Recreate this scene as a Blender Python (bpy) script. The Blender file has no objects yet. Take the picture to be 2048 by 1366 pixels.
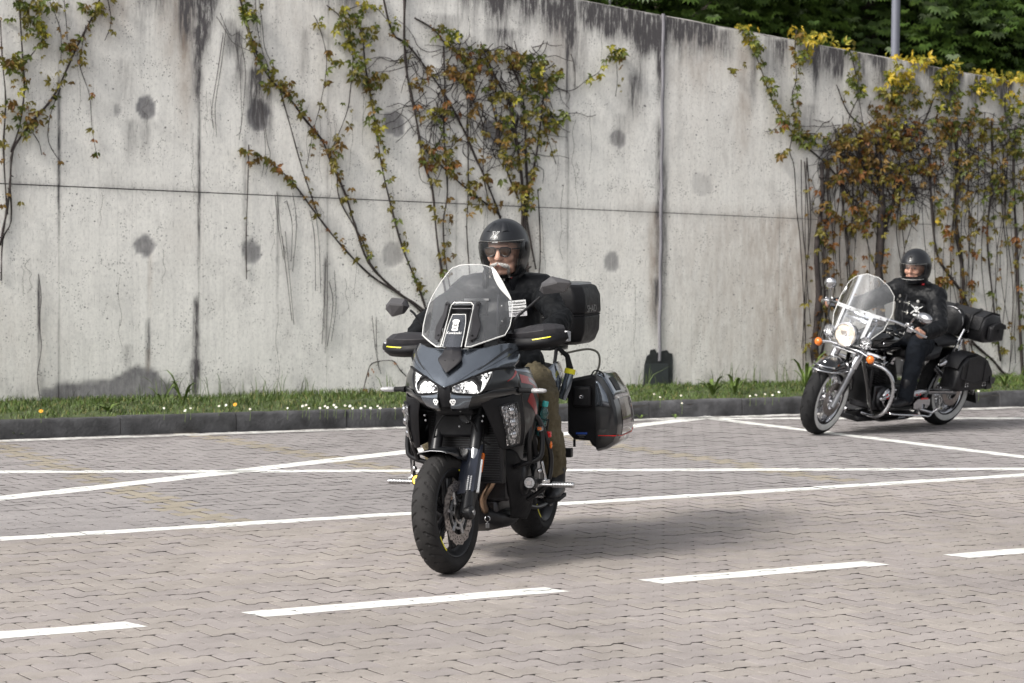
import bpy, bmesh, math, random
import numpy as np
from mathutils import Vector, Matrix

rnd = random.Random(7)
sc = bpy.context.scene
COL = sc.collection
R = math.radians

# ------------------------------------------------------------------ camera
CAM_H, LENS, PITCH, ROLL = 1.70, 85.0, math.atan((683 - 460) / 4835.6), R(0.5)
cam_d = bpy.data.cameras.new('camera')
cam = bpy.data.objects.new('camera', cam_d)
COL.objects.link(cam)
_r0, _u0 = Vector((1, 0, 0)), Vector((0, math.sin(PITCH), math.cos(PITCH)))
_f = Vector((0, math.cos(PITCH), -math.sin(PITCH)))
_rt = _r0 * math.cos(ROLL) + _u0 * math.sin(ROLL)
_up = _u0 * math.cos(ROLL) - _r0 * math.sin(ROLL)
_m = Matrix((_rt, _up, -_f)).transposed().to_4x4()
_m.translation = Vector((0, 0, CAM_H))
cam.matrix_world = _m
cam_d.sensor_width, cam_d.lens = 36.0, LENS
cam_d.clip_start, cam_d.clip_end = 0.5, 600.0
cam_d.dof.use_dof = True
cam_d.dof.focus_distance = 12.2
cam_d.dof.aperture_fstop = 6.3
sc.camera = cam

# ------------------------------------------------------------------ sky, sun, exposure
SUN_EL, SUN_AZ = R(40), Vector((-0.78, -0.63))
w = bpy.data.worlds.new('World'); sc.world = w; w.use_nodes = True
nt = w.node_tree; nt.nodes.clear()
sky = nt.nodes.new('ShaderNodeTexSky'); sky.sky_type = 'NISHITA'; sky.sun_disc = False
sky.sun_elevation = SUN_EL; sky.sun_rotation = math.atan2(SUN_AZ.x, SUN_AZ.y)
sky.air_density, sky.dust_density, sky.ozone_density = 1.0, 4.0, 1.0
hs = nt.nodes.new('ShaderNodeHueSaturation'); hs.inputs['Saturation'].default_value = 0.16   # thin white cloud cover
bg = nt.nodes.new('ShaderNodeBackground'); bg.inputs['Strength'].default_value = 0.115
wo = nt.nodes.new('ShaderNodeOutputWorld')
nt.links.new(sky.outputs[0], hs.inputs['Color']); nt.links.new(hs.outputs[0], bg.inputs['Color'])
nt.links.new(bg.outputs[0], wo.inputs['Surface'])
sun_d = bpy.data.lights.new('sun', 'SUN'); sun_d.energy = 2.0; sun_d.angle = R(12); sun_d.color = (1.0, 0.95, 0.87)
sun = bpy.data.objects.new('sun', sun_d); COL.objects.link(sun)
_sd = Vector((SUN_AZ.x * math.cos(SUN_EL), SUN_AZ.y * math.cos(SUN_EL), math.sin(SUN_EL)))
sun.rotation_euler = _sd.to_track_quat('Z', 'Y').to_euler()
vs = sc.view_settings
vs.view_transform = 'Standard'; vs.look = 'None'; vs.exposure = 0.78; vs.gamma = 1.0; vs.use_curve_mapping = False
sc.cycles.max_bounces = 8; sc.cycles.transparent_max_bounces = 24
sc.cycles.use_denoising = True

# ------------------------------------------------------------------ survey: photo point -> point on a real plane
def ray(u, v):
    x, y = (u - 1024) / 4835.6, -(v - 683) / 4835.6
    return _f + _rt * x + _up * y
def gp(u, v, z=0.0):
    d = ray(u, v); t = (z - CAM_H) / d.z
    return Vector((d.x * t, d.y * t, z))
def inview(p, m=0.0):
    q = Vector(p) - Vector((0, 0, CAM_H)); d = q.dot(_f)
    return d > 0 and abs(q.dot(_rt) / d * 4835.6) < 1024 + m and abs(q.dot(_up) / d * 4835.6) < 683 + m

# ------------------------------------------------------------------ materials
MATS = {}
def mat(name, col, rough=0.5, metal=0.0, var=0.0, vscale=8.0, bump=0.0, bscale=60.0, coat=0.0, spec=0.5, rvar=0.0,
        emit=None, es=0.0, objvar=0.0, sheen=0.0, sub=0.0, col2=None, trans=0.0):
    m = bpy.data.materials.new(name); m.use_nodes = True; MATS[name] = m
    t = m.node_tree; b = t.nodes['Principled BSDF']
    b.inputs['Base Color'].default_value = (*col, 1); b.inputs['Roughness'].default_value = rough
    b.inputs['Metallic'].default_value = metal; b.inputs['Coat Weight'].default_value = coat
    b.inputs['Coat Roughness'].default_value = 0.06
    b.inputs['Specular IOR Level'].default_value = spec
    if sheen: b.inputs['Sheen Weight'].default_value = sheen
    if emit: b.inputs['Emission Color'].default_value = (*emit, 1); b.inputs['Emission Strength'].default_value = es
    if trans: b.inputs['Transmission Weight'].default_value = trans
    co = t.nodes.new('ShaderNodeTexCoord')
    if var or rvar:
        n = t.nodes.new('ShaderNodeTexNoise'); n.inputs['Scale'].default_value = vscale; n.inputs['Detail'].default_value = 6
        t.links.new(co.outputs['Object'], n.inputs['Vector'])
        if var:
            r = t.nodes.new('ShaderNodeValToRGB')
            c2 = col2 or tuple(min(1, c * (1 + var)) for c in col); c1 = tuple(c * (1 - var) for c in col) if not col2 else col
            r.color_ramp.elements[0].position = 0.3; r.color_ramp.elements[1].position = 0.7
            r.color_ramp.elements[0].color = (*c1, 1); r.color_ramp.elements[1].color = (*c2, 1)
            t.links.new(n.outputs[0], r.inputs[0]); last = r.outputs[0]
            if objvar:
                oi = t.nodes.new('ShaderNodeObjectInfo'); h = t.nodes.new('ShaderNodeHueSaturation')
                mr = t.nodes.new('ShaderNodeMapRange'); mr.inputs[3].default_value = 1 - objvar; mr.inputs[4].default_value = 1 + objvar
                t.links.new(oi.outputs['Random'], mr.inputs[0]); t.links.new(mr.outputs[0], h.inputs['Value'])
                mr2 = t.nodes.new('ShaderNodeMapRange'); mr2.inputs[3].default_value = 0.5 - objvar * .06; mr2.inputs[4].default_value = 0.5 + objvar * .06
                t.links.new(oi.outputs['Random'], mr2.inputs[0]); t.links.new(mr2.outputs[0], h.inputs['Hue'])
                t.links.new(last, h.inputs['Color']); last = h.outputs[0]
            t.links.new(last, b.inputs['Base Color'])
        if rvar:
            mr = t.nodes.new('ShaderNodeMapRange'); mr.inputs[1].default_value = .3; mr.inputs[2].default_value = .7
            mr.inputs[3].default_value = max(0.02, rough - rvar); mr.inputs[4].default_value = min(1, rough + rvar)
            t.links.new(n.outputs[0], mr.inputs[0]); t.links.new(mr.outputs[0], b.inputs['Roughness'])
    if bump:
        n2 = t.nodes.new('ShaderNodeTexNoise'); n2.inputs['Scale'].default_value = bscale; n2.inputs['Detail'].default_value = 4
        bp = t.nodes.new('ShaderNodeBump'); bp.inputs['Strength'].default_value = bump; bp.inputs['Distance'].default_value = 0.01
        t.links.new(co.outputs['Object'], n2.inputs['Vector']); t.links.new(n2.outputs[0], bp.inputs['Height'])
        t.links.new(bp.outputs[0], b.inputs['Normal'])
    return m
def glass(name, tint=(1, 1, 1), veil=0.05, rough=0.02, veilcol=(.8, .82, .85), ior=1.5, gl=1.0):
    """thin clear sheet: transparent + fresnel gloss + a pale veil for dust and painted-in sheen"""
    m = bpy.data.materials.new(name); m.use_nodes = True; MATS[name] = m
    t = m.node_tree; t.nodes.clear()
    o = t.nodes.new('ShaderNodeOutputMaterial'); tr = t.nodes.new('ShaderNodeBsdfTransparent'); tr.inputs[0].default_value = (*tint, 1)
    g = t.nodes.new('ShaderNodeBsdfGlossy'); g.inputs['Roughness'].default_value = rough; g.inputs[0].default_value = (gl, gl, gl, 1)
    d = t.nodes.new('ShaderNodeBsdfDiffuse'); d.inputs[0].default_value = (*veilcol, 1)
    fr = t.nodes.new('ShaderNodeFresnel'); fr.inputs[0].default_value = ior
    m1 = t.nodes.new('ShaderNodeMixShader'); m2 = t.nodes.new('ShaderNodeMixShader'); m1.inputs[0].default_value = veil
    t.links.new(tr.outputs[0], m1.inputs[1]); t.links.new(d.outputs[0], m1.inputs[2])
    t.links.new(fr.outputs[0], m2.inputs[0]); t.links.new(m1.outputs[0], m2.inputs[1]); t.links.new(g.outputs[0], m2.inputs[2])
    t.links.new(m2.outputs[0], o.inputs[0])
    return m

# ------------------------------------------------------------------ mesh builder
def V(*a): return Vector(a)
class MB:
    def __init__(s): s.v, s.f = [], []
    def add(s, vs, fs):
        o = len(s.v); s.v += [Vector(p) for p in vs]; s.f += [tuple(i + o for i in q) for q in fs]; return s
    def box(s, c, d, rot=None):
        c = Vector(c); h = Vector(d) / 2
        P = [Vector((x * h.x, y * h.y, z * h.z)) for x in (-1, 1) for y in (-1, 1) for z in (-1, 1)]
        if rot is not None: P = [rot @ p for p in P]
        return s.add([c + p for p in P], [(0, 1, 3, 2), (4, 6, 7, 5), (0, 4, 5, 1), (2, 3, 7, 6), (0, 2, 6, 4), (1, 5, 7, 3)])
    def loft(s, rings, cap=True, closed=True):
        n = len(rings[0]); vs = [p for r in rings for p in r]; fs = []
        for i in range(len(rings) - 1):
            for j in range(n if closed else n - 1):
                k = (j + 1) % n; fs.append((i * n + j, i * n + k, (i + 1) * n + k, (i + 1) * n + j))
        if cap:
            fs.append(tuple(range(n))[::-1]); fs.append(tuple(range((len(rings) - 1) * n, len(rings) * n)))
        return s.add(vs, fs)
    def tube(s, pts, r, n=10, cap=True, closed=False, flat=1.0, up=None):
        P = [Vector(p) for p in pts]; m = len(P)
        rr = r if isinstance(r, (list, tuple)) else [r] * m
        T = []
        for i in range(m):
            a = P[i - 1] if (i > 0 or closed) else P[i]; b = P[(i + 1) % m] if (i < m - 1 or closed) else P[i]
            d = b - a; T.append(d.normalized() if d.length > 1e-9 else Vector((0, 0, 1)))
        ref = Vector(up) if up else (Vector((0, 0, 1)) if abs(T[0].z) < .9 else Vector((1, 0, 0)))
        N = (ref - T[0] * ref.dot(T[0])).normalized(); rings = []
        for i in range(m):
            N = (N - T[i] * N.dot(T[i])).normalized(); B = T[i].cross(N)
            rings.append([P[i] + (N * math.cos(2 * math.pi * k / n) * flat + B * math.sin(2 * math.pi * k / n)) * rr[i] for k in range(n)])
        if closed: rings.append(rings[0])
        return s.loft(rings, cap and not closed)
    def lathe(s, prof, o, d, n=32, closed=False, a0=0.0, a1=2 * math.pi, e1=None):
        """prof: (radius, height along d)"""
        o, d = Vector(o), Vector(d).normalized()
        e1 = Vector(e1) if e1 else (Vector((0, 0, 1)) if abs(d.z) < .9 else Vector((1, 0, 0)))
        e1 = (e1 - d * e1.dot(d)).normalized(); e2 = d.cross(e1); full = abs(a1 - a0) > 6.28
        m = n if full else n + 1; k = len(prof); vs, fs = [], []
        for i in range(m):
            a = a0 + (a1 - a0) * i / n
            for r, h in prof: vs.append(o + d * h + (e1 * math.cos(a) + e2 * math.sin(a)) * r)
        for i in range(n):
            j = (i + 1) % m
            for q in range(k if closed else k - 1):
                p = (q + 1) % k; fs.append((i * k + q, j * k + q, j * k + p, i * k + p))
        return s.add(vs, fs)
    def prism(s, pts, ext):
        pts = [Vector(p) for p in pts]; e = Vector(ext); n = len(pts)
        fs = [tuple(range(n))[::-1], tuple(range(n, 2 * n))] + [(i, (i + 1) % n, n + (i + 1) % n, n + i) for i in range(n)]
        return s.add(pts + [p + e for p in pts], fs)
    def ell(s, c, r, n=16, rot=None):
        c = Vector(c); m = n // 2; r = Vector(r) if not isinstance(r, (int, float)) else Vector((r, r, r)); vs, fs = [], []
        for i in range(1, m):
            for j in range(n):
                a, b = math.pi * i / m, 2 * math.pi * j / n
                p = Vector((math.sin(a) * math.cos(b) * r.x, math.sin(a) * math.sin(b) * r.y, math.cos(a) * r.z))
                vs.append(c + (rot @ p if rot is not None else p))
        t, bt = Vector((0, 0, r.z)), Vector((0, 0, -r.z))
        vs += [c + (rot @ t if rot is not None else t), c + (rot @ bt if rot is not None else bt)]
        for i in range(m - 2):
            for j in range(n):
                k = (j + 1) % n; fs.append((i * n + j, (i + 1) * n + j, (i + 1) * n + k, i * n + k))
        T = len(vs) - 2
        for j in range(n):
            k = (j + 1) % n; fs.append((T, j, k)); fs.append((T + 1, (m - 2) * n + k, (m - 2) * n + j))
        return s.add(vs, fs)
    def limb(s, pts, rad, n=16, flat=1.0, up=None):
        """closed tapered limb with rounded ends"""
        P = [Vector(p) for p in pts]; d0 = (P[0] - P[1]).normalized(); d1 = (P[-1] - P[-2]).normalized()
        Q, rr = [], []
        for a in (0.98, 0.8, 0.45): Q.append(P[0] + d0 * rad[0] * a); rr.append(rad[0] * math.sqrt(1 - a * a))
        Q += P; rr += list(rad)
        for a in (0.45, 0.8, 0.98): Q.append(P[-1] + d1 * rad[-1] * a); rr.append(rad[-1] * math.sqrt(1 - a * a))
        return s.tube(Q, rr, n, flat=flat, up=up)
    def grid(s, P, th=0.0):
        ni, nj = len(P), len(P[0]); vs = [p for r in P for p in r]
        fs = [(i * nj + j, i * nj + j + 1, (i + 1) * nj + j + 1, (i + 1) * nj + j) for i in range(ni - 1) for j in range(nj - 1)]
        return s.add(vs, fs)
    def mirror(s):
        n = len(s.v); s.v += [Vector((p.x, -p.y, p.z)) for p in s.v]; s.f += [tuple(i + n for i in q)[::-1] for q in s.f]; return s
    def mir(s):
        s.v = [Vector((p.x, -p.y, p.z)) for p in s.v]; s.f = [q[::-1] for q in s.f]; return s
    def xf(s, fn): s.v = [fn(p) for p in s.v]; return s
    def build(s, name, m, parent=None, smooth=40, bevel=0, sub=0, solid=0, soff=-1, voxel=0, lap=0, disp=None, seg=2):
        me = bpy.data.meshes.new(name); me.from_pydata([tuple(p) for p in s.v], [], s.f)
        if not voxel:
            bm = bmesh.new(); bm.from_mesh(me); bmesh.ops.remove_doubles(bm, verts=bm.verts, dist=2e-5)
            bmesh.ops.recalc_face_normals(bm, faces=bm.faces); bm.to_mesh(me); bm.free()
        me.materials.append(MATS[m] if isinstance(m, str) else m)
        if smooth is not None:
            me.polygons.foreach_set('use_smooth', [True] * len(me.polygons))
            if smooth < 180: me.set_sharp_from_angle(angle=R(smooth))
        o = bpy.data.objects.new(name, me); COL.objects.link(o)
        if parent: o.parent = parent
        if voxel:
            d = o.modifiers.new('remesh', 'REMESH'); d.mode = 'VOXEL'; d.voxel_size = voxel; d.use_smooth_shade = True
            sm = o.modifiers.new('smooth', 'SMOOTH'); sm.iterations = lap or 3; sm.factor = .5
        if disp:
            for (tex, st) in disp:
                dm = o.modifiers.new('folds', 'DISPLACE'); dm.texture = tex; dm.strength = st; dm.mid_level = .5; dm.texture_coords = 'LOCAL'
        if solid:
            d = o.modifiers.new('thick', 'SOLIDIFY'); d.thickness = solid; d.offset = soff
        if bevel:
            d = o.modifiers.new('bevel', 'BEVEL'); d.width = bevel; d.segments = seg; d.limit_method = 'ANGLE'; d.angle_limit = R(30); d.harden_normals = False
        if sub:
            d = o.modifiers.new('sub', 'SUBSURF'); d.levels = d.render_levels = sub
        return o
def tag(o, label=None, cat=None, group=None, kind=None):
    if label: o['label'] = label
    if cat: o['category'] = cat
    if group: o['group'] = group
    if kind: o['kind'] = kind
    return o
def empty(name, loc=(0, 0, 0), rot=(0, 0, 0)):
    o = bpy.data.objects.new(name, None); COL.objects.link(o); o.location = loc; o.rotation_euler = rot; o.empty_display_size = .1
    return o
def text(name, body, m, parent, loc, xax, yax, size, ext=0.0008, shear=0.0, sx=1.0, align='CENTER'):
    c = bpy.data.curves.new(name, 'FONT'); c.body = body; c.size = size; c.extrude = ext; c.align_x = align; c.align_y = 'CENTER'; c.shear = shear
    c.resolution_u = 3
    c.materials.append(MATS[m]); tmp = bpy.data.objects.new(name, c); me = bpy.data.meshes.new_from_object(tmp); bpy.data.objects.remove(tmp); o = bpy.data.objects.new(name, me); COL.objects.link(o)
    x = Vector(xax).normalized(); y = Vector(yax); y = (y - x * y.dot(x)).normalized(); z = x.cross(y)
    mm = Matrix((x * sx, y, z)).transposed().to_4x4(); mm.translation = Vector(loc); o.matrix_local = mm
    if parent: o.parent = parent
    return o
def raw_mesh(name, verts, faces_loops, sizes, mats, midx=None, parent=None, smooth=False, attrs=None):
    """numpy mesh: verts (n,3), flat loop indices, face sizes"""
    me = bpy.data.meshes.new(name); verts = np.asarray(verts, np.float32); L = np.asarray(faces_loops, np.int32); S = np.asarray(sizes, np.int32)
    me.vertices.add(len(verts)); me.vertices.foreach_set('co', verts.ravel()); me.loops.add(len(L)); me.loops.foreach_set('vertex_index', L)
    me.polygons.add(len(S)); st = np.zeros(len(S), np.int32); st[1:] = np.cumsum(S)[:-1]
    me.polygons.foreach_set('loop_start', st)
    try: me.polygons.foreach_set('loop_total', S)
    except Exception: pass
    for m in mats: me.materials.append(MATS[m] if isinstance(m, str) else m)
    if midx is not None: me.polygons.foreach_set('material_index', np.asarray(midx, np.int32))
    me.polygons.foreach_set('use_smooth', np.full(len(S), smooth, bool))
    if attrs:
        for k, a in attrs.items():
            at = me.attributes.new(k, 'FLOAT_COLOR', 'POINT'); at.data.foreach_set('color', np.asarray(a, np.float32).ravel())
    me.update(calc_edges=True); me.validate()
    o = bpy.data.objects.new(name, me); COL.objects.link(o)
    if parent: o.parent = parent
    return o
_hs = np.random.RandomState(3).rand(256, 256)
def vnoise(x, y):
    x, y = np.asarray(x, float), np.asarray(y, float)
    xi, yi = np.floor(x).astype(int), np.floor(y).astype(int); fx, fy = x - xi, y - yi
    fx, fy = fx * fx * (3 - 2 * fx), fy * fy * (3 - 2 * fy)
    g = lambda a, b: _hs[a % 256, b % 256]
    return (g(xi, yi) * (1 - fx) + g(xi + 1, yi) * fx) * (1 - fy) + (g(xi, yi + 1) * (1 - fx) + g(xi + 1, yi + 1) * fx) * fy
def fbm(x, y, o=4):
    t = 0; a = .5; s = 0
    for i in range(o): t = t + a * vnoise(x * 2 ** i + 17.3 * i, y * 2 ** i + 5.1 * i); s += a; a *= .5
    return t / s
def sstep(a, b, x): t = np.clip((x - a) / (b - a), 0, 1); return t * t * (3 - 2 * t)
def catmull(P, n=5):
    P = [Vector(p) for p in P]; out = []
    for i in range(len(P) - 1):
        a, b, c, d = P[max(i - 1, 0)], P[i], P[i + 1], P[min(i + 2, len(P) - 1)]
        for k in range(n):
            t = k / n; out.append(.5 * ((2 * b) + (c - a) * t + (2 * a - 5 * b + 4 * c - d) * t * t + (3 * b - a - 3 * c + d) * t ** 3))
    out.append(P[-1]); return out
# ================================================================== SETTING
def tone_mat(name, rough=.85, bump=.35, bscale=260, stain=.35, speck=.25):
    """concrete whose own colour sits in the 'tone' attribute; world-space noise adds grime and grain"""
    m = bpy.data.materials.new(name); m.use_nodes = True; MATS[name] = m; t = m.node_tree; b = t.nodes['Principled BSDF']
    at = t.nodes.new('ShaderNodeAttribute'); at.attribute_name = 'tone'
    ge = t.nodes.new('ShaderNodeNewGeometry')
    def noise(sc_, det=5, rg=.6):
        n = t.nodes.new('ShaderNodeTexNoise'); n.inputs['Scale'].default_value = sc_; n.inputs['Detail'].default_value = det
        n.inputs['Roughness'].default_value = rg; t.links.new(ge.outputs['Position'], n.inputs['Vector']); return n
    def mul(a, n, lo, hi, p0=.35, p1=.65):
        mr = t.nodes.new('ShaderNodeMapRange'); mr.inputs[1].default_value = p0; mr.inputs[2].default_value = p1
        mr.inputs[3].default_value = lo; mr.inputs[4].default_value = hi; t.links.new(n.outputs[0], mr.inputs[0])
        x = t.nodes.new('ShaderNodeVectorMath'); x.operation = 'MULTIPLY'
        c = t.nodes.new('ShaderNodeCombineXYZ')
        for i in range(3): t.links.new(mr.outputs[0], c.inputs[i])
        t.links.new(a, x.inputs[0]); t.links.new(c.outputs[0], x.inputs[1]); return x.outputs[0]
    c = at.outputs['Color']
    c = mul(c, noise(.55, 6, .6), 1 - stain * .5, 1 + stain * .12, .28, .6)
    c = mul(c, noise(4.5, 6), 1 - stain * .35, 1.06)
    c = mul(c, noise(330, 3), 1 - speck, 1 + speck)
    t.links.new(c, b.inputs['Base Color']); b.inputs['Roughness'].default_value = rough; b.inputs['Specular IOR Level'].default_value = .3
    bp = t.nodes.new('ShaderNodeBump'); bp.inputs['Strength'].default_value = bump; bp.inputs['Distance'].default_value = .004
    t.links.new(noise(bscale, 3).outputs[0], bp.inputs['Height']); t.links.new(bp.outputs[0], b.inputs['Normal'])
    return m
tone_mat('paver_concrete')
mat('joint_sand', (.035, .031, .030), .95, var=.3, vscale=30)
mat('soil', (.06, .05, .035), .95, var=.4, vscale=5, bump=.4, bscale=20)
mat('verge', (.05, .07, .02), .95, var=.4, vscale=6, bump=.5, bscale=30)
mat('road_paint', (.80, .80, .77), .6, var=.14, vscale=11, bump=.2, bscale=150)
mat('road_paint_worn', (.80, .80, .77), .7, var=.5, vscale=9, bump=.3, bscale=100, col2=(.30, .28, .27))
mat('kerb_stone', (.062, .062, .066), .85, var=.55, vscale=7, bump=.6, bscale=45, objvar=.25)
mat('kerb_bed', (.05, .047, .045), .95, var=.3)

# ground: one sheet to the horizon, the sand bed the pavers lie in
MB().add([(-250, -60, -.02), (250, -60, -.02), (250, 400, -.02), (-250, 400, -.02)], [(0, 1, 2, 3)]).build('ground', 'joint_sand', smooth=None)['kind'] = 'structure'

LANE = math.atan2(*(gp(2048, 950) - gp(0, 1078)).yx)            # direction of the lane lines and of the paver courses
ca, sa = math.cos(LANE), math.sin(LANE)
A0, A1 = gp(0, 1078), gp(2048, 950)
K0, K1 = gp(0, 878), gp(2048, 812); KD = (K1 - K0).normalized(); KN = Vector((KD.y, -KD.x, 0))   # kerb foot line, KN points to the road
def kerb_dist(p): return (Vector((p[0], p[1], 0)) - K0).dot(KN)
def beyond_A(x, y): return (x - A0.x) * -sa + (y - A0.y) * ca
BANDS = []
for q in (((0, 893), (450, 1045)), ((500, 889), (797, 940)), ((1229, 890), (1654, 956))):
    a, b = gp(*q[0]), gp(*q[1]); d = (b - a).normalized(); BANDS.append((a - d * 3, d, (b - a).length + 3.2))
G = .0031; L_, W_, w_, t0, t1, ch = .1 - G, .0825 - G, .0575 - G, .0375 - G * .4, .0625 - G * .4, .0135; c2 = .003
OUT = [(-L_ + c2, -W_), (-t1, -W_), (-t0, -w_), (t0, -w_), (t1, -W_), (L_ - c2, -W_), (L_, -W_ + c2), (L_, W_ - ch),
       (L_ - ch, W_), (t1, W_), (t0, w_), (-t0, w_), (-t1, W_), (-L_ + ch, W_), (-L_, W_ - ch), (-L_, -W_ + c2)]
OUTA = np.array(OUT); NO = len(OUT)
PNT = OUTA * np.array([1 + .0026 / .1, 1 + .0026 / .07])
INS = OUTA * np.array([1 - .0012 / .1, 1 - .0012 / .07])
def paver_local(bev=True):
    if bev:
        v = np.vstack([np.c_[INS, np.zeros(NO)], np.c_[OUTA, np.full(NO, -.0014)], np.c_[OUTA, np.full(NO, -.022)]])
        f = [list(range(NO))]
        for r in (0, 1): f += [[(r + 1) * NO + i, (r + 1) * NO + (i + 1) % NO, r * NO + (i + 1) % NO, r * NO + i] for i in range(NO)]
    else:
        v = np.vstack([np.c_[OUTA, np.zeros(NO)], np.c_[OUTA, np.full(NO, -.022)]])
        f = [list(range(NO))] + [[NO + i, NO + (i + 1) % NO, (i + 1) % NO, i] for i in range(NO)]
    return v, f
def paver_tone(x, y, r):
    kd = kerb_dist((x, y)); k = .72 * r.random() + .28 * float(vnoise(x * .7 + 5, y * .7))
    for (a, d, ln) in BANDS:
        q = Vector((x, y, 0)) - a; l = q.dot(d)
        if 0 < l < ln and abs(q.x * -d.y + q.y * d.x) < .10 and beyond_A(x, y) > .05:
            return np.array([.315, .280, .225]) * r.uniform(.9, 1.05)
    if beyond_A(x, y) > 0: c = np.array([.285, .266, .264]) * r.uniform(.96, 1.04)
    elif k < .5: c = np.array([.318, .287, .276]) * r.uniform(.97, 1.03)
    else: c = np.array([.326, .294, .272]) * r.uniform(.97, 1.03)
    if kd < .55: c = c * (.42 + .58 * float(sstep(.0, .55, kd + .25 * (float(vnoise(x * 2, y * 2)) - .5))))   # darker towards the kerb foot, with an uneven edge
    return c
cells = []
pr = random.Random(11)
for i in range(-90, 130):
    for j in range(-90, 130):
        a, b = i * .2 + (j % 2) * .1, j * .14
        x, y = ca * a - sa * b, 13.5 + sa * a + ca * b
        if y < 7.6 or y > 27 or kerb_dist((x, y)) < .02: continue
        d = max(y, 1)
        if abs(x) > .2118 * d + 2.0: continue
        cells.append((x, y, a, b))
vis = sorted([c for c in cells if inview((c[0], c[1], 0), -40)], key=lambda c: c[0] ** 2 + c[1] ** 2)[:300]
visset = set((c[2], c[3]) for c in vis)
paving = None
PV, PF, PT, PS, PM, nv = [], [], [], [], [], 0
tops = {}
vb, fb = paver_local(True); vp, fp = paver_local(False)
for (x, y, a, b) in cells:
    dz, tx, ty = pr.uniform(-.0014, .0010), pr.gauss(0, .006), pr.gauss(0, .006)
    tops[(a, b)] = (x, y, dz, tx, ty, pr.random())
    if (a, b) in visset: continue
    vl, fl = (vb, fb) if y < 14.5 else (vp, fp)
    z = vl[:, 2] + dz + vl[:, 0] * tx + vl[:, 1] * ty
    PV.append(np.c_[x + ca * vl[:, 0] - sa * vl[:, 1], y + sa * vl[:, 0] + ca * vl[:, 1], z])
    for k_, q in enumerate(fl): PF.append(np.array(q) + nv); PS.append(len(q)); PM.append(0 if k_ <= (NO if y < 14.5 else 0) else 1)
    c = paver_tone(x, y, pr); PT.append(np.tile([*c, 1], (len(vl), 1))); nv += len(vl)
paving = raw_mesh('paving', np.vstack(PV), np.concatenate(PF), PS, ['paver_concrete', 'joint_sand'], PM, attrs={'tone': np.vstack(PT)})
paving['kind'] = 'structure'; tag(paving, 'pinkish grey interlocking concrete pavers covering the car park')
# the 300 pavers that show largest are pieces of their own
pmesh = []
for k in range(14):
    me = bpy.data.meshes.new('paver'); me.from_pydata([tuple(p) for p in vb], [], [tuple(q) for q in fb]); me.materials.append(MATS['paver_concrete']); me.materials.append(MATS['joint_sand']); me.polygons.foreach_set('material_index', [0 if k_ <= NO else 1 for k_ in range(len(fb))])
    at = me.attributes.new('tone', 'FLOAT_COLOR', 'POINT')
    c = (np.array([.318, .287, .276]) if k % 2 else np.array([.326, .294, .272])) * pr.uniform(.97, 1.03)
    at.data.foreach_set('color', np.tile([*c, 1], (len(vb), 1)).astype(np.float32).ravel()); pmesh.append(me)
for (x, y, a, b) in vis:
    o = bpy.data.objects.new('paver', pmesh[pr.randrange(14)]); COL.objects.link(o); o.parent = paving
    _, _, dz, tx, ty, _ = tops[(a, b)]
    o.location = (x, y, dz); o.rotation_euler = (ty, -tx, LANE)

# painted lines: paint lies on each paver top and stops at every joint
def clip(poly, a, n):
    out = []
    for i in range(len(poly)):
        p, q = poly[i], poly[(i + 1) % len(poly)]; dp, dq = (p - a) @ n, (q - a) @ n
        if dp >= 0: out.append(p)
        if (dp >= 0) != (dq >= 0): out.append(p + (q - p) * (dp / (dp - dq)))
    return out
def marking(name, pts, width, m, label, cut=None, wob=0.0):
    """stripe along pts; cut = direction (x,y) of slanted ends"""
    mb = MB()
    for k in range(len(pts) - 1):
        p, q = np.array(pts[k][:2]), np.array(pts[k + 1][:2]); d = (q - p) / np.linalg.norm(q - p); n = np.array([-d[1], d[0]])
        e = np.array(cut) if cut is not None else n
        en = np.array([-e[1], e[0]]); en = en * np.sign(en @ d)
        for (a, b), (x, y, dz, tx, ty, _) in tops.items():
            l = (x - p[0]) * d[0] + (y - p[1]) * d[1]; s = (x - p[0]) * n[0] + (y - p[1]) * n[1]
            if l < -.4 or l > np.linalg.norm(q - p) + .4 or abs(s) > width / 2 + .12: continue
            poly = [np.array([x + ca * u - sa * v_, y + sa * u + ca * v_]) for u, v_ in PNT]
            ww = width / 2 + wob * (float(vnoise(l * 7, k)) - .5)
            for (o_, nn) in ((p - n * ww, n), (p + n * ww, -n), (p, en), (q, -en)):
                poly = clip(poly, o_, nn)
                if len(poly) < 3: break
            if len(poly) < 3: continue
            V3 = []
            for r in poly:
                u, v_ = ca * (r[0] - x) + sa * (r[1] - y), -sa * (r[0] - x) + ca * (r[1] - y)
                V3.append((r[0], r[1], dz + u * tx + v_ * ty + .0013))
            mb.add(V3, [tuple(range(len(V3)))])
    o = mb.build(name, m, smooth=None); tag(o, label, kind='structure'); return o
def ext(a, b, e0, e1):
    d = (b - a).normalized(); return [a - d * e0, b + d * e1]
marking('lane_line', ext(A0, A1, 1.2, 1.2), .15, 'road_paint', 'unbroken white lane line on the pavers')
D0, D1 = gp(0, 1271), gp(2048, 1101.5); Dd = (D1 - D0).normalized(); slant = gp(530, 1238) - gp(480, 1228)
for (ua, ub) in ((-120, 273), (505, 1115), (1300, 1753), (1912, 2200)):
    f = lambda u: gp(u, 1271 + (1101.5 - 1271) * u / 2048)
    marking('lane_dash', [f(ua), f(ub)], .165, 'road_paint', 'white dash of the broken lane line', cut=slant.normalized().xy)
B0, B1 = gp(0, 997), gp(1440, 832)
marking('bay_line', ext(B0, B1, 1.0, -.1), .19, 'road_paint', 'white bay line running from kerb towards near left')
C0, C1 = gp(0, 944), gp(2048, 938)
marking('bay_line', ext(C0, C1, 1.0, 1.0), .16, 'road_paint', 'thin white line crossing behind the grey motorcycle')
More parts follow.
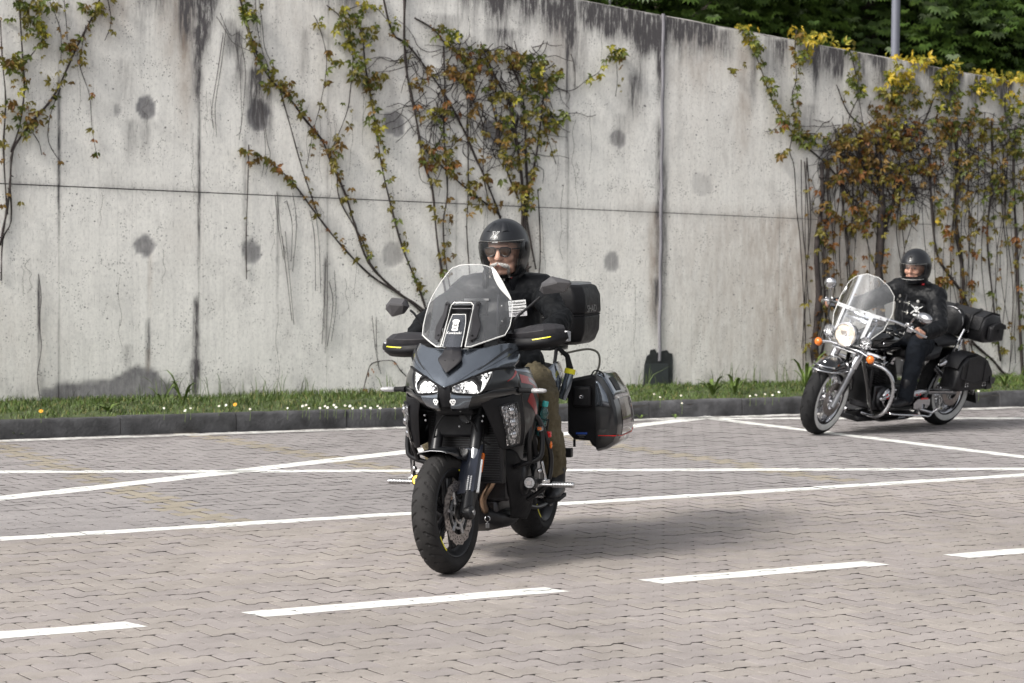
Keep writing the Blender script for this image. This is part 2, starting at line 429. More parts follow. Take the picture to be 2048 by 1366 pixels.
E0, E1 = gp(1400, 834), gp(2048, 914)
marking('bay_line', ext(E0, E1, 0, 1.0), .15, 'road_paint', 'white bay line under the cruiser front wheel')
F0, F1 = gp(1425, 837), gp(2048, 837)
marking('bay_line', ext(F0, F1, 0, 1.0), .16, 'road_paint', 'white bay line under the cruiser rear wheel')
marking('kerb_line', ext(K0 + KN * .17, K1 + KN * .13, 1.0, 1.0), .17, 'road_paint_worn', 'worn white line along the kerb foot', wob=.06)

# kerb
KH, KW = .15, .13
kerb = MB().box((0, 0, 0), (22, KW - .02, KH - .01)).xf(lambda p: K0 + KD * (p.x + 5.5) - KN * (KW / 2 - p.y) + Vector((0, 0, (KH - .01) / 2 - .02 + p.z))).build('kerb', 'kerb_bed', smooth=None)
tag(kerb, 'dark concrete kerb between paving and grass verge', kind='structure')
kr = random.Random(5)
for k in range(-5, 17):
    mb = MB(); n = 9; ln = 1.0 - .008; sec = [(0, -.03), (.003, KH * .5), (.006, KH - .025), (.014, KH - .006), (.03, KH), (KW, KH - .002), (KW, -.03)]
    rings = []
    for i in range(n + 1):
        l = k * 1.0 + .004 + ln * i / n
        rings.append([K0 + KD * l - KN * (s + kr.uniform(-.0025, .0025)) + Vector((0, 0, z + (kr.uniform(-.003, .003) if z > .1 else 0))) for s, z in sec])
    dz, dn = kr.uniform(-.006, .006), kr.uniform(-.005, .005)
    mb.loft(rings); mb.xf(lambda p: p + Vector((0, 0, dz)) + KN * dn)
    mb.build('kerb_stone', 'kerb_stone', kerb, smooth=50)

# verge behind the kerb, up to and behind the wall
WB0, WB1 = gp(0, 806, .15), gp(2048, 757, .15)
WD = (WB1 - WB0); WD.z = 0; WL = WD.length; WD.normalize(); WN = Vector((WD.y, -WD.x, 0))
def wall_at(s, z, n=0.0): p = WB0 + WD * s + WN * n; return Vector((p.x, p.y, z))
def wpx(u, v, n=0.0):
    """point of the wall plane (offset n in front of it) that a photo point shows -> (s, z)"""
    d = ray(u, v); C = Vector((0, 0, CAM_H)); o = WB0 + WN * n
    t = (o - C).dot(WN) / d.dot(WN); p = C + d * t
    return ((p - WB0).dot(WD), p.z)
vg = MB(); n = 60
rows = []
for i in range(n + 1):
    s = -6 + 24 * i / n
    p0 = K0 + KD * (s + .1) - KN * KW; p1 = wall_at(s, 0, .0)
    rows.append([Vector((*(p0.lerp(p1, q)).xy, .135 + .03 * q + .012 * math.sin(7 * s + 9 * q))) for q in (0, .25, .5, .75, 1.05)])
vg.grid(rows)
verge = vg.build('verge', 'verge', smooth=180); tag(verge, 'grassy soil verge between kerb and wall', kind='structure')
bank = MB(); rows = []
for i in range(41):
    s = -30 + 80 * i / 40
    rows.append([wall_at(s, .5 + .12 * t if t < 6 else 1.2 + .05 * t + .5 * math.sin(s * .3), -.25 - t) for t in (0, 3, 8, 20, 60, 160)])
bank.grid(rows); tag(bank.build('bank', 'soil', smooth=180), 'shaded ground behind the wall under the trees', kind='structure')
# ================================================================== CONCRETE WALL
def wall_mat():
    m = bpy.data.materials.new('wall_concrete'); m.use_nodes = True; MATS['wall_concrete'] = m; t = m.node_tree; b = t.nodes['Principled BSDF']
    N, Lk = t.nodes.new, t.links.new
    at = N('ShaderNodeAttribute'); at.attribute_name = 'stain'; sp = N('ShaderNodeSeparateColor'); Lk(at.outputs['Color'], sp.inputs[0])
    uv = N('ShaderNodeAttribute'); uv.attribute_name = 'wallco'
    def noise(sx, sz, det=6, rg=.65, dist=0):
        mp = N('ShaderNodeMapping'); mp.inputs['Scale'].default_value = (sx, sz, 1); Lk(uv.outputs['Color'], mp.inputs[0])
        n = N('ShaderNodeTexNoise'); n.inputs['Scale'].default_value = 1; n.inputs['Detail'].default_value = det; n.inputs['Roughness'].default_value = rg
        n.inputs['Distortion'].default_value = dist; Lk(mp.outputs[0], n.inputs['Vector']); return n.outputs[0]
    def rng(x, a, b_, c, d):
        r = N('ShaderNodeMapRange'); r.inputs[1].default_value = a; r.inputs[2].default_value = b_; r.inputs[3].default_value = c; r.inputs[4].default_value = d
        Lk(x, r.inputs[0]); return r.outputs[0]
    def math_(op, a, b_):
        x = N('ShaderNodeMath'); x.operation = op
        for i, q in enumerate((a, b_)):
            if isinstance(q, (int, float)): x.inputs[i].default_value = q
            else: Lk(q, x.inputs[i])
        return x.outputs[0]
    def mix(fac, a, b_):
        x = N('ShaderNodeMix'); x.data_type = 'RGBA'
        if isinstance(fac, (int, float)): x.inputs[0].default_value = fac
        else: Lk(fac, x.inputs[0])
        for i, q in ((6, a), (7, b_)):
            if isinstance(q, tuple): x.inputs[i].default_value = (*q, 1)
            else: Lk(q, x.inputs[i])
        return x.outputs[2]
    c = mix(rng(noise(.8, .5), .35, .65, 0, 1), (.78, .768, .735), (.86, .845, .81))
    c = mix(rng(noise(9, 1.3), .4, .75, 0, .35), c, (.52, .515, .505))               # pale pour streaks
    c = mix(rng(noise(38, 26, 5, .75), .45, .72, 0, .42), c, (.42, .415, .41))              # mottling
    # brush of fine vertical form-board lines
    c = mix(rng(noise(30, .35, 3), .52, .7, 0, .25), c, (.46, .45, .44))
    c = mix(rng(noise(3.2, 2.2, 6, .7, .6), .52, .70, 0, .40), c, (.42, .41, .40))      # grimy blotches
    c = mix(rng(noise(70, 9, 6, .8), .565, .68, 0, .8), c, (.20, .195, .20))          # fine black flecking
    # warm and rusty runs
    c = mix(math_('MULTIPLY', sp.outputs[1], rng(noise(14, 3), .3, .65, .25, 1)), c, (.33, .27, .225))
    # grey rubbed patches over the tie holes
    c = mix(math_('MULTIPLY', sp.outputs[2], rng(noise(22, 9), .3, .7, .65, 1)), c, (.19, .187, .20))
    # black weathering, broken up
    dk = math_('MULTIPLY', sp.outputs[0], rng(noise(34, 4, 7, .75), .32, .62, .15, 1.25))
    dk = N('ShaderNodeClamp'); 
    x = math_('MULTIPLY', sp.outputs[0], rng(noise(34, 4, 7, .75), .32, .62, .15, 1.25)); Lk(x, dk.inputs[0])
    c = mix(dk.outputs[0], c, (.085, .08, .084))
    # blow holes
    vo = N('ShaderNodeTexVoronoi'); vo.inputs['Scale'].default_value = 17; vo.inputs['Randomness'].default_value = 1; Lk(uv.outputs['Color'], vo.inputs['Vector'])
    gate = rng(noise(2.2, 1.6, 3), .42, .64, .02, .155)
    hole = math_('LESS_THAN', vo.outputs['Distance'], math_('MULTIPLY', gate, rng(noise(19, 23, 1), .35, .7, .3, 1.3)))
    vo2 = N('ShaderNodeTexVoronoi'); vo2.inputs['Scale'].default_value = 45; Lk(uv.outputs['Color'], vo2.inputs['Vector'])
    hole2 = math_('LESS_THAN', vo2.outputs['Distance'], rng(noise(5, 4, 3), .40, .62, .0, .27))
    hh = math_('MAXIMUM', hole, math_('MULTIPLY', hole2, .75))
    c = mix(math_('MULTIPLY', hh, .9), c, (.11, .105, .11))
    Lk(c, b.inputs['Base Color']); b.inputs['Roughness'].default_value = .88; b.inputs['Specular IOR Level'].default_value = .25
    ht = math_('SUBTRACT', noise(60, 60, 4), math_('MULTIPLY', hh, 1.0))
    bp = N('ShaderNodeBump'); bp.inputs['Strength'].default_value = .35; bp.inputs['Distance'].default_value = .006; Lk(ht, bp.inputs['Height']); Lk(bp.outputs[0], b.inputs['Normal'])
wall_mat()
mat('wall_core', (.07, .068, .07), .95)
mat('joint_rubber', (.19, .185, .205), .6, var=.2, vscale=4)
mat('bitumen', (.020, .023, .024), .75, var=.4, vscale=14, bump=.4, bscale=60)
mat('bitumen_sheet', (.034, .040, .042), .5, var=.2, vscale=6)

_ta, _tb = wpx(1190, 6), wpx(1950, 150)
def ztop(s): return _ta[1] + (s - _ta[0]) * (_tb[1] - _ta[1]) / (_tb[0] - _ta[0])
_ja, _jb = wpx(0, 367), wpx(1590, 437)
def zjoint(s): return _ja[1] + (s - _ja[0]) * (_jb[1] - _ja[1]) / (_jb[0] - _ja[0])
SJ = wpx(1322, 400)[0]                                                   # expansion joint
seams = [wpx(u, 400)[0] for u in (118, 398, 655, 913, 1136)] + [SJ] + [wpx(u, 400)[0] for u in (1560, 1800)]
seams = [seams[0] - 5.2, seams[0] - 2.6, seams[0] - 1.3] + seams + [seams[-1] + 1.35, seams[-1] + 2.7, seams[-1] + 5.4]

# hand-placed weathering, read off the photo: (u, v_top, v_bottom, half width px, strength)
RUNS = [(372, -60, 110, 16, 1.1), (408, -60, 130, 14, 1.2), (395, 60, 250, 10, .7), (418, -60, 60, 22, .9), (300, -60, 60, 30, .35), (325, -60, 50, 20, .35), (500, -60, 40, 30, .4),
        (640, -80, 20, 20, .7), (690, -80, 10, 20, .4), (865, -80, 20, 30, .6), (935, -60, 60, 22, .5), (1000, -40, 95, 26, .75), (1055, -20, 70, 22, .7), (1105, -20, 90, 24, .8), (1140, 0, 110, 12, .9),
        (1180, 0, 70, 30, .8), (1225, 10, 95, 26, .95), (1262, 20, 90, 22, 1.0), (1300, 30, 120, 28, 1.25), (1322, 30, 230, 9, 1.2), (1278, 90, 260, 20, .35), (1240, 230, 330, 16, .3), (1265, 150, 260, 12, .4),
        (1360, 45, 85, 22, .45), (1410, 50, 105, 18, .55), (1450, 60, 130, 22, .6), (1508, 80, 230, 9, .5), (1560, 80, 160, 20, .6), (1632, 95, 215, 8, .8), (1610, 90, 150, 25, .5), (1670, 100, 170, 20, .5), (1620, 210, 290, 22, .35),
        (1720, 105, 190, 22, .6), (1770, 115, 210, 20, .6), (1830, 125, 230, 22, .5), (1900, 140, 240, 20, .6), (1950, 150, 250, 20, .6), (2010, 150, 250, 22, .6),
        (392, 600, 800, 5, 1.0), (390, 720, 800, 9, .9), (398, 250, 600, 3, .7), (296, 640, 745, 3, .9), (255, 690, 745, 10, .3),
        (1318, 250, 640, 7, .6), (1330, 330, 690, 8, .5), (1312, 560, 700, 9, .5), (118, 150, 480, 2, .6), (913, 100, 400, 2, .4), (1136, 100, 390, 2.5, .7), (555, 390, 640, 2, .5), (490, 280, 570, 3, .5), (650, 520, 700, 2.5, .5), (78, 560, 790, 2.5, .8), (520, 110, 320, 16, .55), (478, 60, 210, 9, .6), (505, 140, 270, 14, .5), (540, 150, 300, 8, .5), (460, 40, 130, 14, .45), (700, -60, 60, 34, .45), (1010, 60, 150, 40, .4), (1150, 60, 200, 30, .35), (610, 60, 180, 10, .3), (250, 120, 230, 20, .25), (262, 240, 330, 12, .35), (290, 230, 340, 9, .35), (880, 30, 130, 40, .35), (1590, 620, 720, 8, .2), (1700, 470, 640, 18, .22)]
WARM = [(372, -60, 300, 20, .6), (340, -40, 160, 30, .4), (296, 700, 760, 4, 1.0), (300, 500, 640, 3, .5), (230, -40, 90, 40, .35), (1120, 40, 180, 40, .35), (1490, 100, 330, 20, .45), (1400, 60, 200, 60, .3), (1310, 420, 700, 14, .7), (1700, 430, 800, 200, .28), (1500, 430, 800, 150, .22), (1060, 440, 700, 26, .35)]
DISCS = [(293, 214, 19, 24, .9), (234, 222, 7, 14, .5), (516, 230, 24, 28, .95), (787, 246, 23, 26, .85), (985, 262, 20, 24, .85), (1236, 277, 18, 20, .6), (291, 493, 22, 19, .85), (503, 503, 22, 24, .8),
         (783, 511, 22, 25, .5), (1224, 522, 18, 24, .65), (1405, 368, 26, 24, .25), (1650, 300, 20, 22, .4), (1660, 548, 18, 22, .3)]
def stain_of(s, z):
    zt = ztop(s); below = zt - z
    wr = .5 * (fbm(s * 9, z * 2) - .5)
    dark = np.clip(1 - below / (.16 + .5 * fbm(s * 2.2, s * 0 + 3, 3) ** 1.5), 0, 1) * sstep(.34, .62, fbm(s * 6, z * .5 + 9)) * 1.2
    dark = dark + .35 * sstep(.62, .8, fbm(s * 16, z * .55 + 40)) * np.clip(1.2 - below / 1.5, 0, 1)
    warm = .25 * sstep(.5, .8, fbm(s * 1.1, z * .6 + 70)) + .18 * (s > SJ)
    patch = np.zeros_like(s)
    for (L, kind) in ((RUNS, 0), (WARM, 1)):
        for (u, v0, v1, hw, st) in L:
            s0, za = wpx(u, v0); s1, zb = wpx(u, v1); wdt = hw / 208.0
            k = np.clip((za - z) / (za - zb), -.2, 1.3)
            sx = (s - s0 + .12 * wr * wdt) / wdt
            a = 1.4 * st * np.exp(-np.abs(sx) ** 2.2) * sstep(-.08, .05, k) * (1 - sstep(.45, 1.1, k + .5 * wr))
            if kind == 0: dark = dark + a
            else: warm = warm + a
    for (u, v, ru, rv, st) in DISCS:
        s0, z0 = wpx(u, v); rs, rz = ru / 200.0, rv / 208.0
        d = np.sqrt(((s - s0) / rs) ** 2 + ((z - z0) / rz) ** 2) + .7 * (fbm(s * 10 + u, z * 10, 4) - .5)
        patch = np.maximum(patch, min(1, st * 1.1) * (1 - sstep(.9, 1.03, d)))
        dark = dark + .4 * st * (1 - sstep(.5, 1.0, d))
    # damp render patch at the foot of the wall
    s0, z0 = wpx(82, 760); s1, z1 = wpx(356, 760); zz = wpx(250, 735)[1]; t = (s - s0) / (s1 - s0)
    top = .15 + (zz - .15) * np.interp(t, [0, .1, .3, .5, .62, .72, .8, .9, 1], [.35, .5, .52, .62, .85, 1.0, .95, .55, .45])
    edge = .07 * (fbm(s * 9, z * 9, 3) - .5)
    p = (sstep(-.02, .02, t) * (1 - sstep(.98, 1.02, t)) * (1 - sstep(-.02, .025, z - top + edge)))
    patch = np.maximum(patch, p * 1.0); dark = dark + .35 * p
    # splash zone above the verge and dirt fans under the joint
    dark = dark + .5 * np.clip(1 - (z - .12) / .35, 0, 1) * sstep(.5, .7, fbm(s * 5, z * 4 + 30))
    dark = dark + .45 * np.exp(-np.abs(z - zjoint(s)) / .035) * (.2 + .65 * sstep(.35, .55, fbm(s * 3, s * 0 + 8))) * np.clip(1.4 - .09 * s, .5, 1.2)
    for q in seams: dark = dark + .4 * np.exp(-np.abs(s - q) / .012) * sstep(.3, .65, fbm(z * 2.2 + q * 7, s * 0 + 2))
    return np.clip(dark, 0, 1.3), np.clip(warm, 0, 1), np.clip(patch, 0, 1)
wall = empty('concrete_wall', wall_at(5, .15)); tag(wall, 'tall pale concrete retaining wall streaked black along its sloping top', 'wall')
wall_inv = wall.location
def panel(s0, s1, lo, hi):
    g = .0013; a, b = s0 + g, s1 - g
    ns = max(4, int((b - a) / .022)); nz = 90 if hi is ztop else 62
    S = np.linspace(a, b, ns + 1); T = np.linspace(0, 1, nz + 1)
    SS, TT = np.meshgrid(S, T, indexing='ij'); gj = .0042 * np.clip(1.25 - .07 * SS, .35, 1.2); Z0 = lo(SS) + gj; Z1 = hi(SS) - (gj if hi is not ztop else 0); ZZ = Z0 + (Z1 - Z0) * TT
    s, z = SS.ravel(), ZZ.ravel(); d, wm, pa = stain_of(s, z)
    n = .0035 * (fbm(s * 3, z * 3) - .5) + .002 * (fbm(s * 14, z * 14) - .5) - .004 * (pa > .4)
    base = np.array(WB0); X = base[0] + WD.x * s + WN.x * n - wall_inv.x; Y = base[1] + WD.y * s + WN.y * n - wall_inv.y
    P = np.c_[X, Y, z - wall_inv.z]
    idx = np.arange((ns + 1) * (nz + 1)).reshape(ns + 1, nz + 1)
    F = np.stack([idx[:-1, :-1], idx[1:, :-1], idx[1:, 1:], idx[:-1, 1:]], -1).reshape(-1, 4)
    # return edges, 3 cm deep
    ring = np.concatenate([idx[:, 0], idx[-1, 1:], idx[-2::-1, -1], idx[0, -2:0:-1]])
    back = P[ring] - np.array([WN.x, WN.y, 0]) * .03; nb = len(P); k = len(ring); rg = np.arange(k)
    F2 = np.stack([nb + rg, nb + k + rg, nb + k + (rg + 1) % k, nb + (rg + 1) % k], -1)
    allP = np.vstack([P, P[ring], back]); F = np.vstack([F, F2])
    st = np.c_[d, wm, pa, np.ones_like(d)]; st = np.vstack([st, st[ring], st[ring]]); wc = np.c_[s, z, np.zeros_like(s), np.ones_like(s)]; wc = np.vstack([wc, wc[ring], wc[ring]])
    return raw_mesh('wall_panel', allP, F.ravel(), np.full(len(F), 4), ['wall_concrete'], parent=wall, smooth=True, attrs={'stain': st, 'wallco': wc})
for i in range(len(seams) - 1):
    e = .012 if abs(seams[i] - SJ) < .01 else 0; e2 = .012 if abs(seams[i + 1] - SJ) < .01 else 0
    panel(seams[i] + e, seams[i + 1] - e2, lambda s: s * 0 - .1, zjoint); panel(seams[i] + e, seams[i + 1] - e2, zjoint, ztop)
sa_, sb_ = seams[0], seams[-1]
core = MB().prism([wall_at(sa_, -.2, -.02), wall_at(sb_, -.2, -.02), wall_at(sb_, ztop(sb_) - .015, -.02), wall_at(sa_, ztop(sa_) - .015, -.02)], -WN * .28).xf(lambda p: p - wall.location)
core.build('core', 'wall_core', wall, smooth=None)
cop = MB(); rg = []
for i in range(60):
    s = sa_ + (sb_ - sa_) * i / 59; z = ztop(s); j = lambda: rnd.uniform(-.004, .004)
    rg.append([wall_at(s, z - .02, -.004) , wall_at(s, z + .006 + j(), -.002 + j()), wall_at(s, z + .012 + j(), -.02), wall_at(s, z + .012 + j(), -.31), wall_at(s, z - .04, -.315)])
cop.loft(rg).xf(lambda p: p - wall.location)
mat('coping', (.34, .325, .31), .9, var=.45, vscale=5, bump=.5, bscale=30); cop.build('coping', 'coping', wall, smooth=30)
# expansion joint: rubber bead in the gap, bitumen skirt below
zb = wpx(1316, 722)[1]
jb = MB().tube([wall_at(SJ + .004 * math.sin(k * 1.7), zb + (ztop(SJ) + .02 - zb) * k / 24, .004) for k in range(25)], .017, 8).xf(lambda p: p - wall.location)
jb.build('joint_seal', 'joint_rubber', wall)
def wpoly(pts, n, ext_): return MB().prism([wall_at(*wpx(u, v), n) - wall.location for u, v in pts], WN * ext_)
wpoly([(1284, 800), (1288, 730), (1293, 712), (1299, 708), (1300, 700), (1309, 698), (1313, 706), (1324, 702), (1333, 700), (1338, 706), (1344, 707), (1345, 722), (1344, 800)][::-1], .003, .006).build('bitumen_skirt', 'bitumen', wall, smooth=None)
wpoly([(1285, 800), (1288, 727), (1335, 727), (1336, 800)][::-1], .010, .008).build('bitumen_sheet', 'bitumen_sheet', wall, smooth=None, bevel=.002)
# ================================================================== PLANTS
def leafmat(name, c, c2, rough=.5):
    m = bpy.data.materials.new(name); m.use_nodes = True; MATS[name] = m; t = m.node_tree; b = t.nodes['Principled BSDF']; N, Lk = t.nodes.new, t.links.new
    ge = N('ShaderNodeNewGeometry'); n = N('ShaderNodeTexNoise'); n.inputs['Scale'].default_value = 9; n.inputs['Detail'].default_value = 3; Lk(ge.outputs['Position'], n.inputs['Vector'])
    r = N('ShaderNodeMapRange'); r.inputs[1].default_value = .35; r.inputs[2].default_value = .65; Lk(n.outputs[0], r.inputs[0])
    x = N('ShaderNodeMix'); x.data_type = 'RGBA'; x.inputs[6].default_value = (*c, 1); x.inputs[7].default_value = (*c2, 1); Lk(r.outputs[0], x.inputs[0])
    Lk(x.outputs[2], b.inputs['Base Color']); b.inputs['Roughness'].default_value = rough; b.inputs['Specular IOR Level'].default_value = .4
    tr = N('ShaderNodeBsdfTranslucent'); Lk(x.outputs[2], tr.inputs[0]); ms = N('ShaderNodeMixShader'); ms.inputs[0].default_value = .28
    o = t.nodes['Material Output']; Lk(b.outputs[0], ms.inputs[1]); Lk(tr.outputs[0], ms.inputs[2]); Lk(ms.outputs[0], o.inputs[0])
leafmat('leaf_green', (.075, .10, .018), (.12, .145, .026)); leafmat('leaf_olive', (.13, .115, .02), (.19, .16, .03))
leafmat('leaf_bronze', (.13, .078, .018), (.20, .12, .025)); leafmat('leaf_rust', (.16, .066, .02), (.235, .10, .025))
leafmat('leaf_yellow', (.42, .32, .03), (.55, .40, .04)); leafmat('leaf_lime', (.24, .23, .03), (.34, .31, .035))
mat('stem_bark', (.032, .025, .024), .9, var=.35, vscale=20); mat('stem_dead', (.06, .055, .056), .95, var=.3, vscale=20)
LM = ['leaf_green', 'leaf_olive', 'leaf_bronze', 'leaf_rust', 'leaf_yellow', 'leaf_lime']
lr = random.Random(21)
def leaf_template(seed):
    """creeper leaf: five drooping, folded leaflets on a short stalk; unit = leaflet length"""
    r = random.Random(seed); v, f = [], []
    for k, a in enumerate((-78, -40, 0, 40, 78)):
        a = R(a + r.uniform(-10, 10)); L = (1.0, .92, .62)[abs(k - 2)] * r.uniform(.85, 1.1); wd = L * .21
        dr = r.uniform(.0, .28)
        d = Vector((math.sin(a), .35 * r.uniform(.4, 1.4), -math.cos(a) * .55)).normalized(); sd = Vector((math.cos(a), r.uniform(-.2, .2), math.sin(a)))
        nn = d.cross(sd)
        o = len(v); base = d * .08; mid = d * L * .5 + Vector((0, .1 * L, 0)); tip = d * L + Vector((0, -.15 * L, -dr * L))
        m1 = d * L * .3 + Vector((0, .05, 0)); m2 = mid
        v += [base, m1 + sd * wd * .8 + Vector((0, .06, .03)), m2 + sd * wd + Vector((0, .06, -.05)), tip, m2 - sd * wd + Vector((0, .06, -.05)), m1 - sd * wd * .8 + Vector((0, .06, .03)), m2 + Vector((0, -.02, -.03))]
        f += [(o, o + 1, o + 6), (o + 1, o + 2, o + 6), (o + 2, o + 3, o + 6), (o + 3, o + 4, o + 6), (o + 4, o + 5, o + 6), (o + 5, o, o + 6)]
    return v, f
LT = [leaf_template(s) for s in range(5)]
leaf_meshes = {}
for m in LM:
    for i, (v, f) in enumerate(LT):
        me = bpy.data.meshes.new('leaf'); me.from_pydata([tuple(p) for p in v], [], f); me.materials.append(MATS[m]); leaf_meshes[m, i] = me
WROT = math.atan2(WD.y, WD.x)
def pick(wts):
    t = lr.random() * sum(w for _, w in wts)
    for m, w_ in wts:
        t -= w_
        if t <= 0: return m
    return wts[-1][0]
GR = [('leaf_green', 5), ('leaf_olive', 3), ('leaf_lime', 1.5)]; OL = [('leaf_green', 2.5), ('leaf_olive', 5), ('leaf_bronze', 2), ('leaf_lime', 1)]
BR = [('leaf_olive', 5), ('leaf_bronze', 4), ('leaf_rust', 1), ('leaf_green', 1)]; RU = [('leaf_bronze', 4), ('leaf_rust', 2), ('leaf_olive', 3), ('leaf_yellow', .12), ('leaf_lime', .4)]; YE = [('leaf_yellow', 5), ('leaf_lime', 4), ('leaf_olive', .5)]; LI = [('leaf_lime', 5), ('leaf_green', 3), ('leaf_yellow', 1.5)]
class Vine:
    def __init__(s, label, base_uv):
        s.root = empty('climbing_vine', wall_at(*wpx(*base_uv), .02)); tag(s.root, label, 'vine', 'creepers on the concrete wall'); s.o = s.root.location
        s.leaves = []; s.stems = []; s.tend = MB()
    def path(s, px, wig=2.0):
        q = [wpx(u + lr.uniform(-wig, wig), v + lr.uniform(-wig, wig)) for u, v in px]
        return catmull([wall_at(a, b, .012 + lr.uniform(0, .012)) for a, b in q], 4)
    def add_stem(s, px, r0, r1, m='stem_bark', wig=2.0, leaf=0, wts=OL, span=(0, 1), spread=14, size=.055, n=6, tend=False):
        P = s.path(px, wig); k = len(P); leaf = int(leaf * .6 + .5); q = 1.35 if m == 'stem_bark' else 1.1; r0, r1 = (max(r0 * q, .0028), max(r1 * q, .0022)) if r0 > .0015 else (r0, r1); mb = MB() if not tend else s.tend; o_ = s.stems
        mb.tube([p - s.o for p in P], [(r0 + (r1 - r0) * i / (k - 1)) * lr.uniform(.75, 1.35) for i in range(k)], n)
        if not tend: o_.append((mb, m))
        for i in range(1, k - 1):                      # nodes and stubby side shoots
            if lr.random() < .35:
                d = Vector((WD.x * lr.uniform(-1, 1), WD.y * lr.uniform(-1, 1), lr.uniform(-1, .6))) * .035 + WN * .02
                mb.tube([P[i] - s.o, P[i] - s.o + d], [r1 * .9, r1 * .4], 4)
        for _ in range(leaf):
            t = lr.uniform(*span) * (k - 1); i = min(int(t), k - 2); p = P[i].lerp(P[i + 1], t - i)
            q = p + WD * lr.gauss(0, spread / 420) + Vector((0, 0, lr.gauss(0, spread / 420)))
            s.leaf(q, wts, size)
    def leaf(s, p, wts, size=.060, over=False):
        n = lr.uniform(.015, .075) if not over else lr.uniform(-.2, .06)
        s.leaves.append((p + WN * n, pick(wts), size * lr.uniform(.5, 1.5), lr.randrange(5), (R(lr.gauss(-5, 22)), R(lr.gauss(0, 35)), WROT + math.pi + R(lr.gauss(0, 30)))))
    def clump(s, u, v, ru, rv, n, wts, size=.062, over=False):
        for _ in range(int(n * (.68 if u < 1400 else .95))):
            a, d = lr.uniform(0, 6.283), math.sqrt(lr.random()); uu, vv = u + ru * d * math.cos(a), v + rv * d * math.sin(a)
            sz = wpx(uu, vv); s.leaf(wall_at(sz[0], sz[1]) + (Vector((0, 0, lr.uniform(0, .08))) if over else Vector()), wts, size, over)
    def squiggle(s, u, v, L, r=.003, m='stem_bark', droop=1.0):
        a = lr.uniform(-1.2, 1.2) + math.pi / 2; P = []
        for k in range(6):
            P.append((u, v)); a += lr.gauss(0, .45); u += math.cos(a) * L / 5; v += math.sin(a) * L / 5 * droop
        s.add_stem(P, r, r * .5, m, 1, n=4, tend=True)
    def done(s):
        for mb, m in s.stems: mb.build('stem' if m == 'stem_bark' else 'dead_stem', m, s.root, smooth=180)
        if s.tend.v: s.tend.build('tendrils', 'stem_bark', s.root, smooth=180)['kind'] = 'stuff'
        big = sorted(s.leaves, key=lambda l: -l[2])[:260]; rest = sorted(s.leaves, key=lambda l: -l[2])[260:]
        for (p, m, sz, k, rot) in big:
            o = bpy.data.objects.new('leaf', leaf_meshes[m, k]); COL.objects.link(o); o.parent = s.root; o.location = p - s.o; o.rotation_euler = rot; o.scale = (sz, sz, sz)
        if rest:
            VV, FF, MI, nv = [], [], [], 0
            from mathutils import Euler
            for (p, m, sz, k, rot) in rest:
                M = np.array(Euler(rot).to_matrix()) * sz; v = np.array([tuple(q) for q in LT[k][0]]) @ M.T + np.array(p - s.o)
                VV.append(v); FF.append(np.array(LT[k][1]).ravel() + nv); MI += [LM.index(m)] * len(LT[k][1]); nv += len(v)
            o = raw_mesh('foliage', np.vstack(VV), np.concatenate(FF), np.full(len(MI), 3), LM, MI, s.root, True); o['kind'] = 'stuff'

# --- left edge
v = Vine('sparse creeper with olive leaves climbing at the far left of the wall', (20, 790))
v.add_stem([(0, 490), (12, 420), (20, 365), (24, 300), (60, 250), (110, 190), (150, 100), (185, 30), (210, -30)], .008, .006, leaf=75, wts=OL, span=(.45, 1), spread=16)
v.add_stem([(22, 305), (40, 250), (48, 180), (45, 120), (40, 40), (35, -40)], .006, .005, leaf=70, wts=OL, span=(.1, 1), spread=20)
v.add_stem([(14, 430), (8, 300), (10, 200), (5, 120), (0, 40)], .006, .004, leaf=30, wts=BR, spread=16)
v.add_stem([(100, 5), (118, 60), (122, 125)], .003, .002, leaf=6); v.add_stem([(128, -5), (130, 50), (133, 80)], .003, .002, leaf=8)
v.add_stem([(170, 50), (163, 100), (160, 135), (178, 190), (184, 260), (195, 318)], .003, .0015, leaf=26, wts=BR, spread=7, size=.045)
v.add_stem([(212, -10), (220, 45), (208, 82)], .003, .002, leaf=8, size=.045); v.add_stem([(122, 175), (100, 230), (98, 285), (126, 332)], .003, .0015, leaf=7, wts=RU, size=.045)
v.add_stem([(55, 252), (75, 285), (82, 308)], .003, .002, leaf=4, wts=RU); v.add_stem([(48, 130), (70, 95), (90, 62), (62, 40)], .004, .003, leaf=26, wts=GR)
v.add_stem([(78, 545), (80, 590), (76, 640), (79, 700), (76, 750), (80, 800)], .0035, .003, 'stem_dead', wig=3); v.add_stem([(20, 365), (20, 440), (6, 480), (2, 560)], .005, .004)
v.clump(45, 30, 40, 30, 34, GR); v.clump(20, 115, 26, 26, 26, OL); v.clump(70, 66, 22, 14, 14, GR); v.clump(185, 20, 26, 22, 20, OL); v.clump(80, 15, 45, 14, 18, GR); v.clump(12, 215, 22, 20, 14, BR); v.clump(140, 88, 16, 10, 10, BR)
v.done()
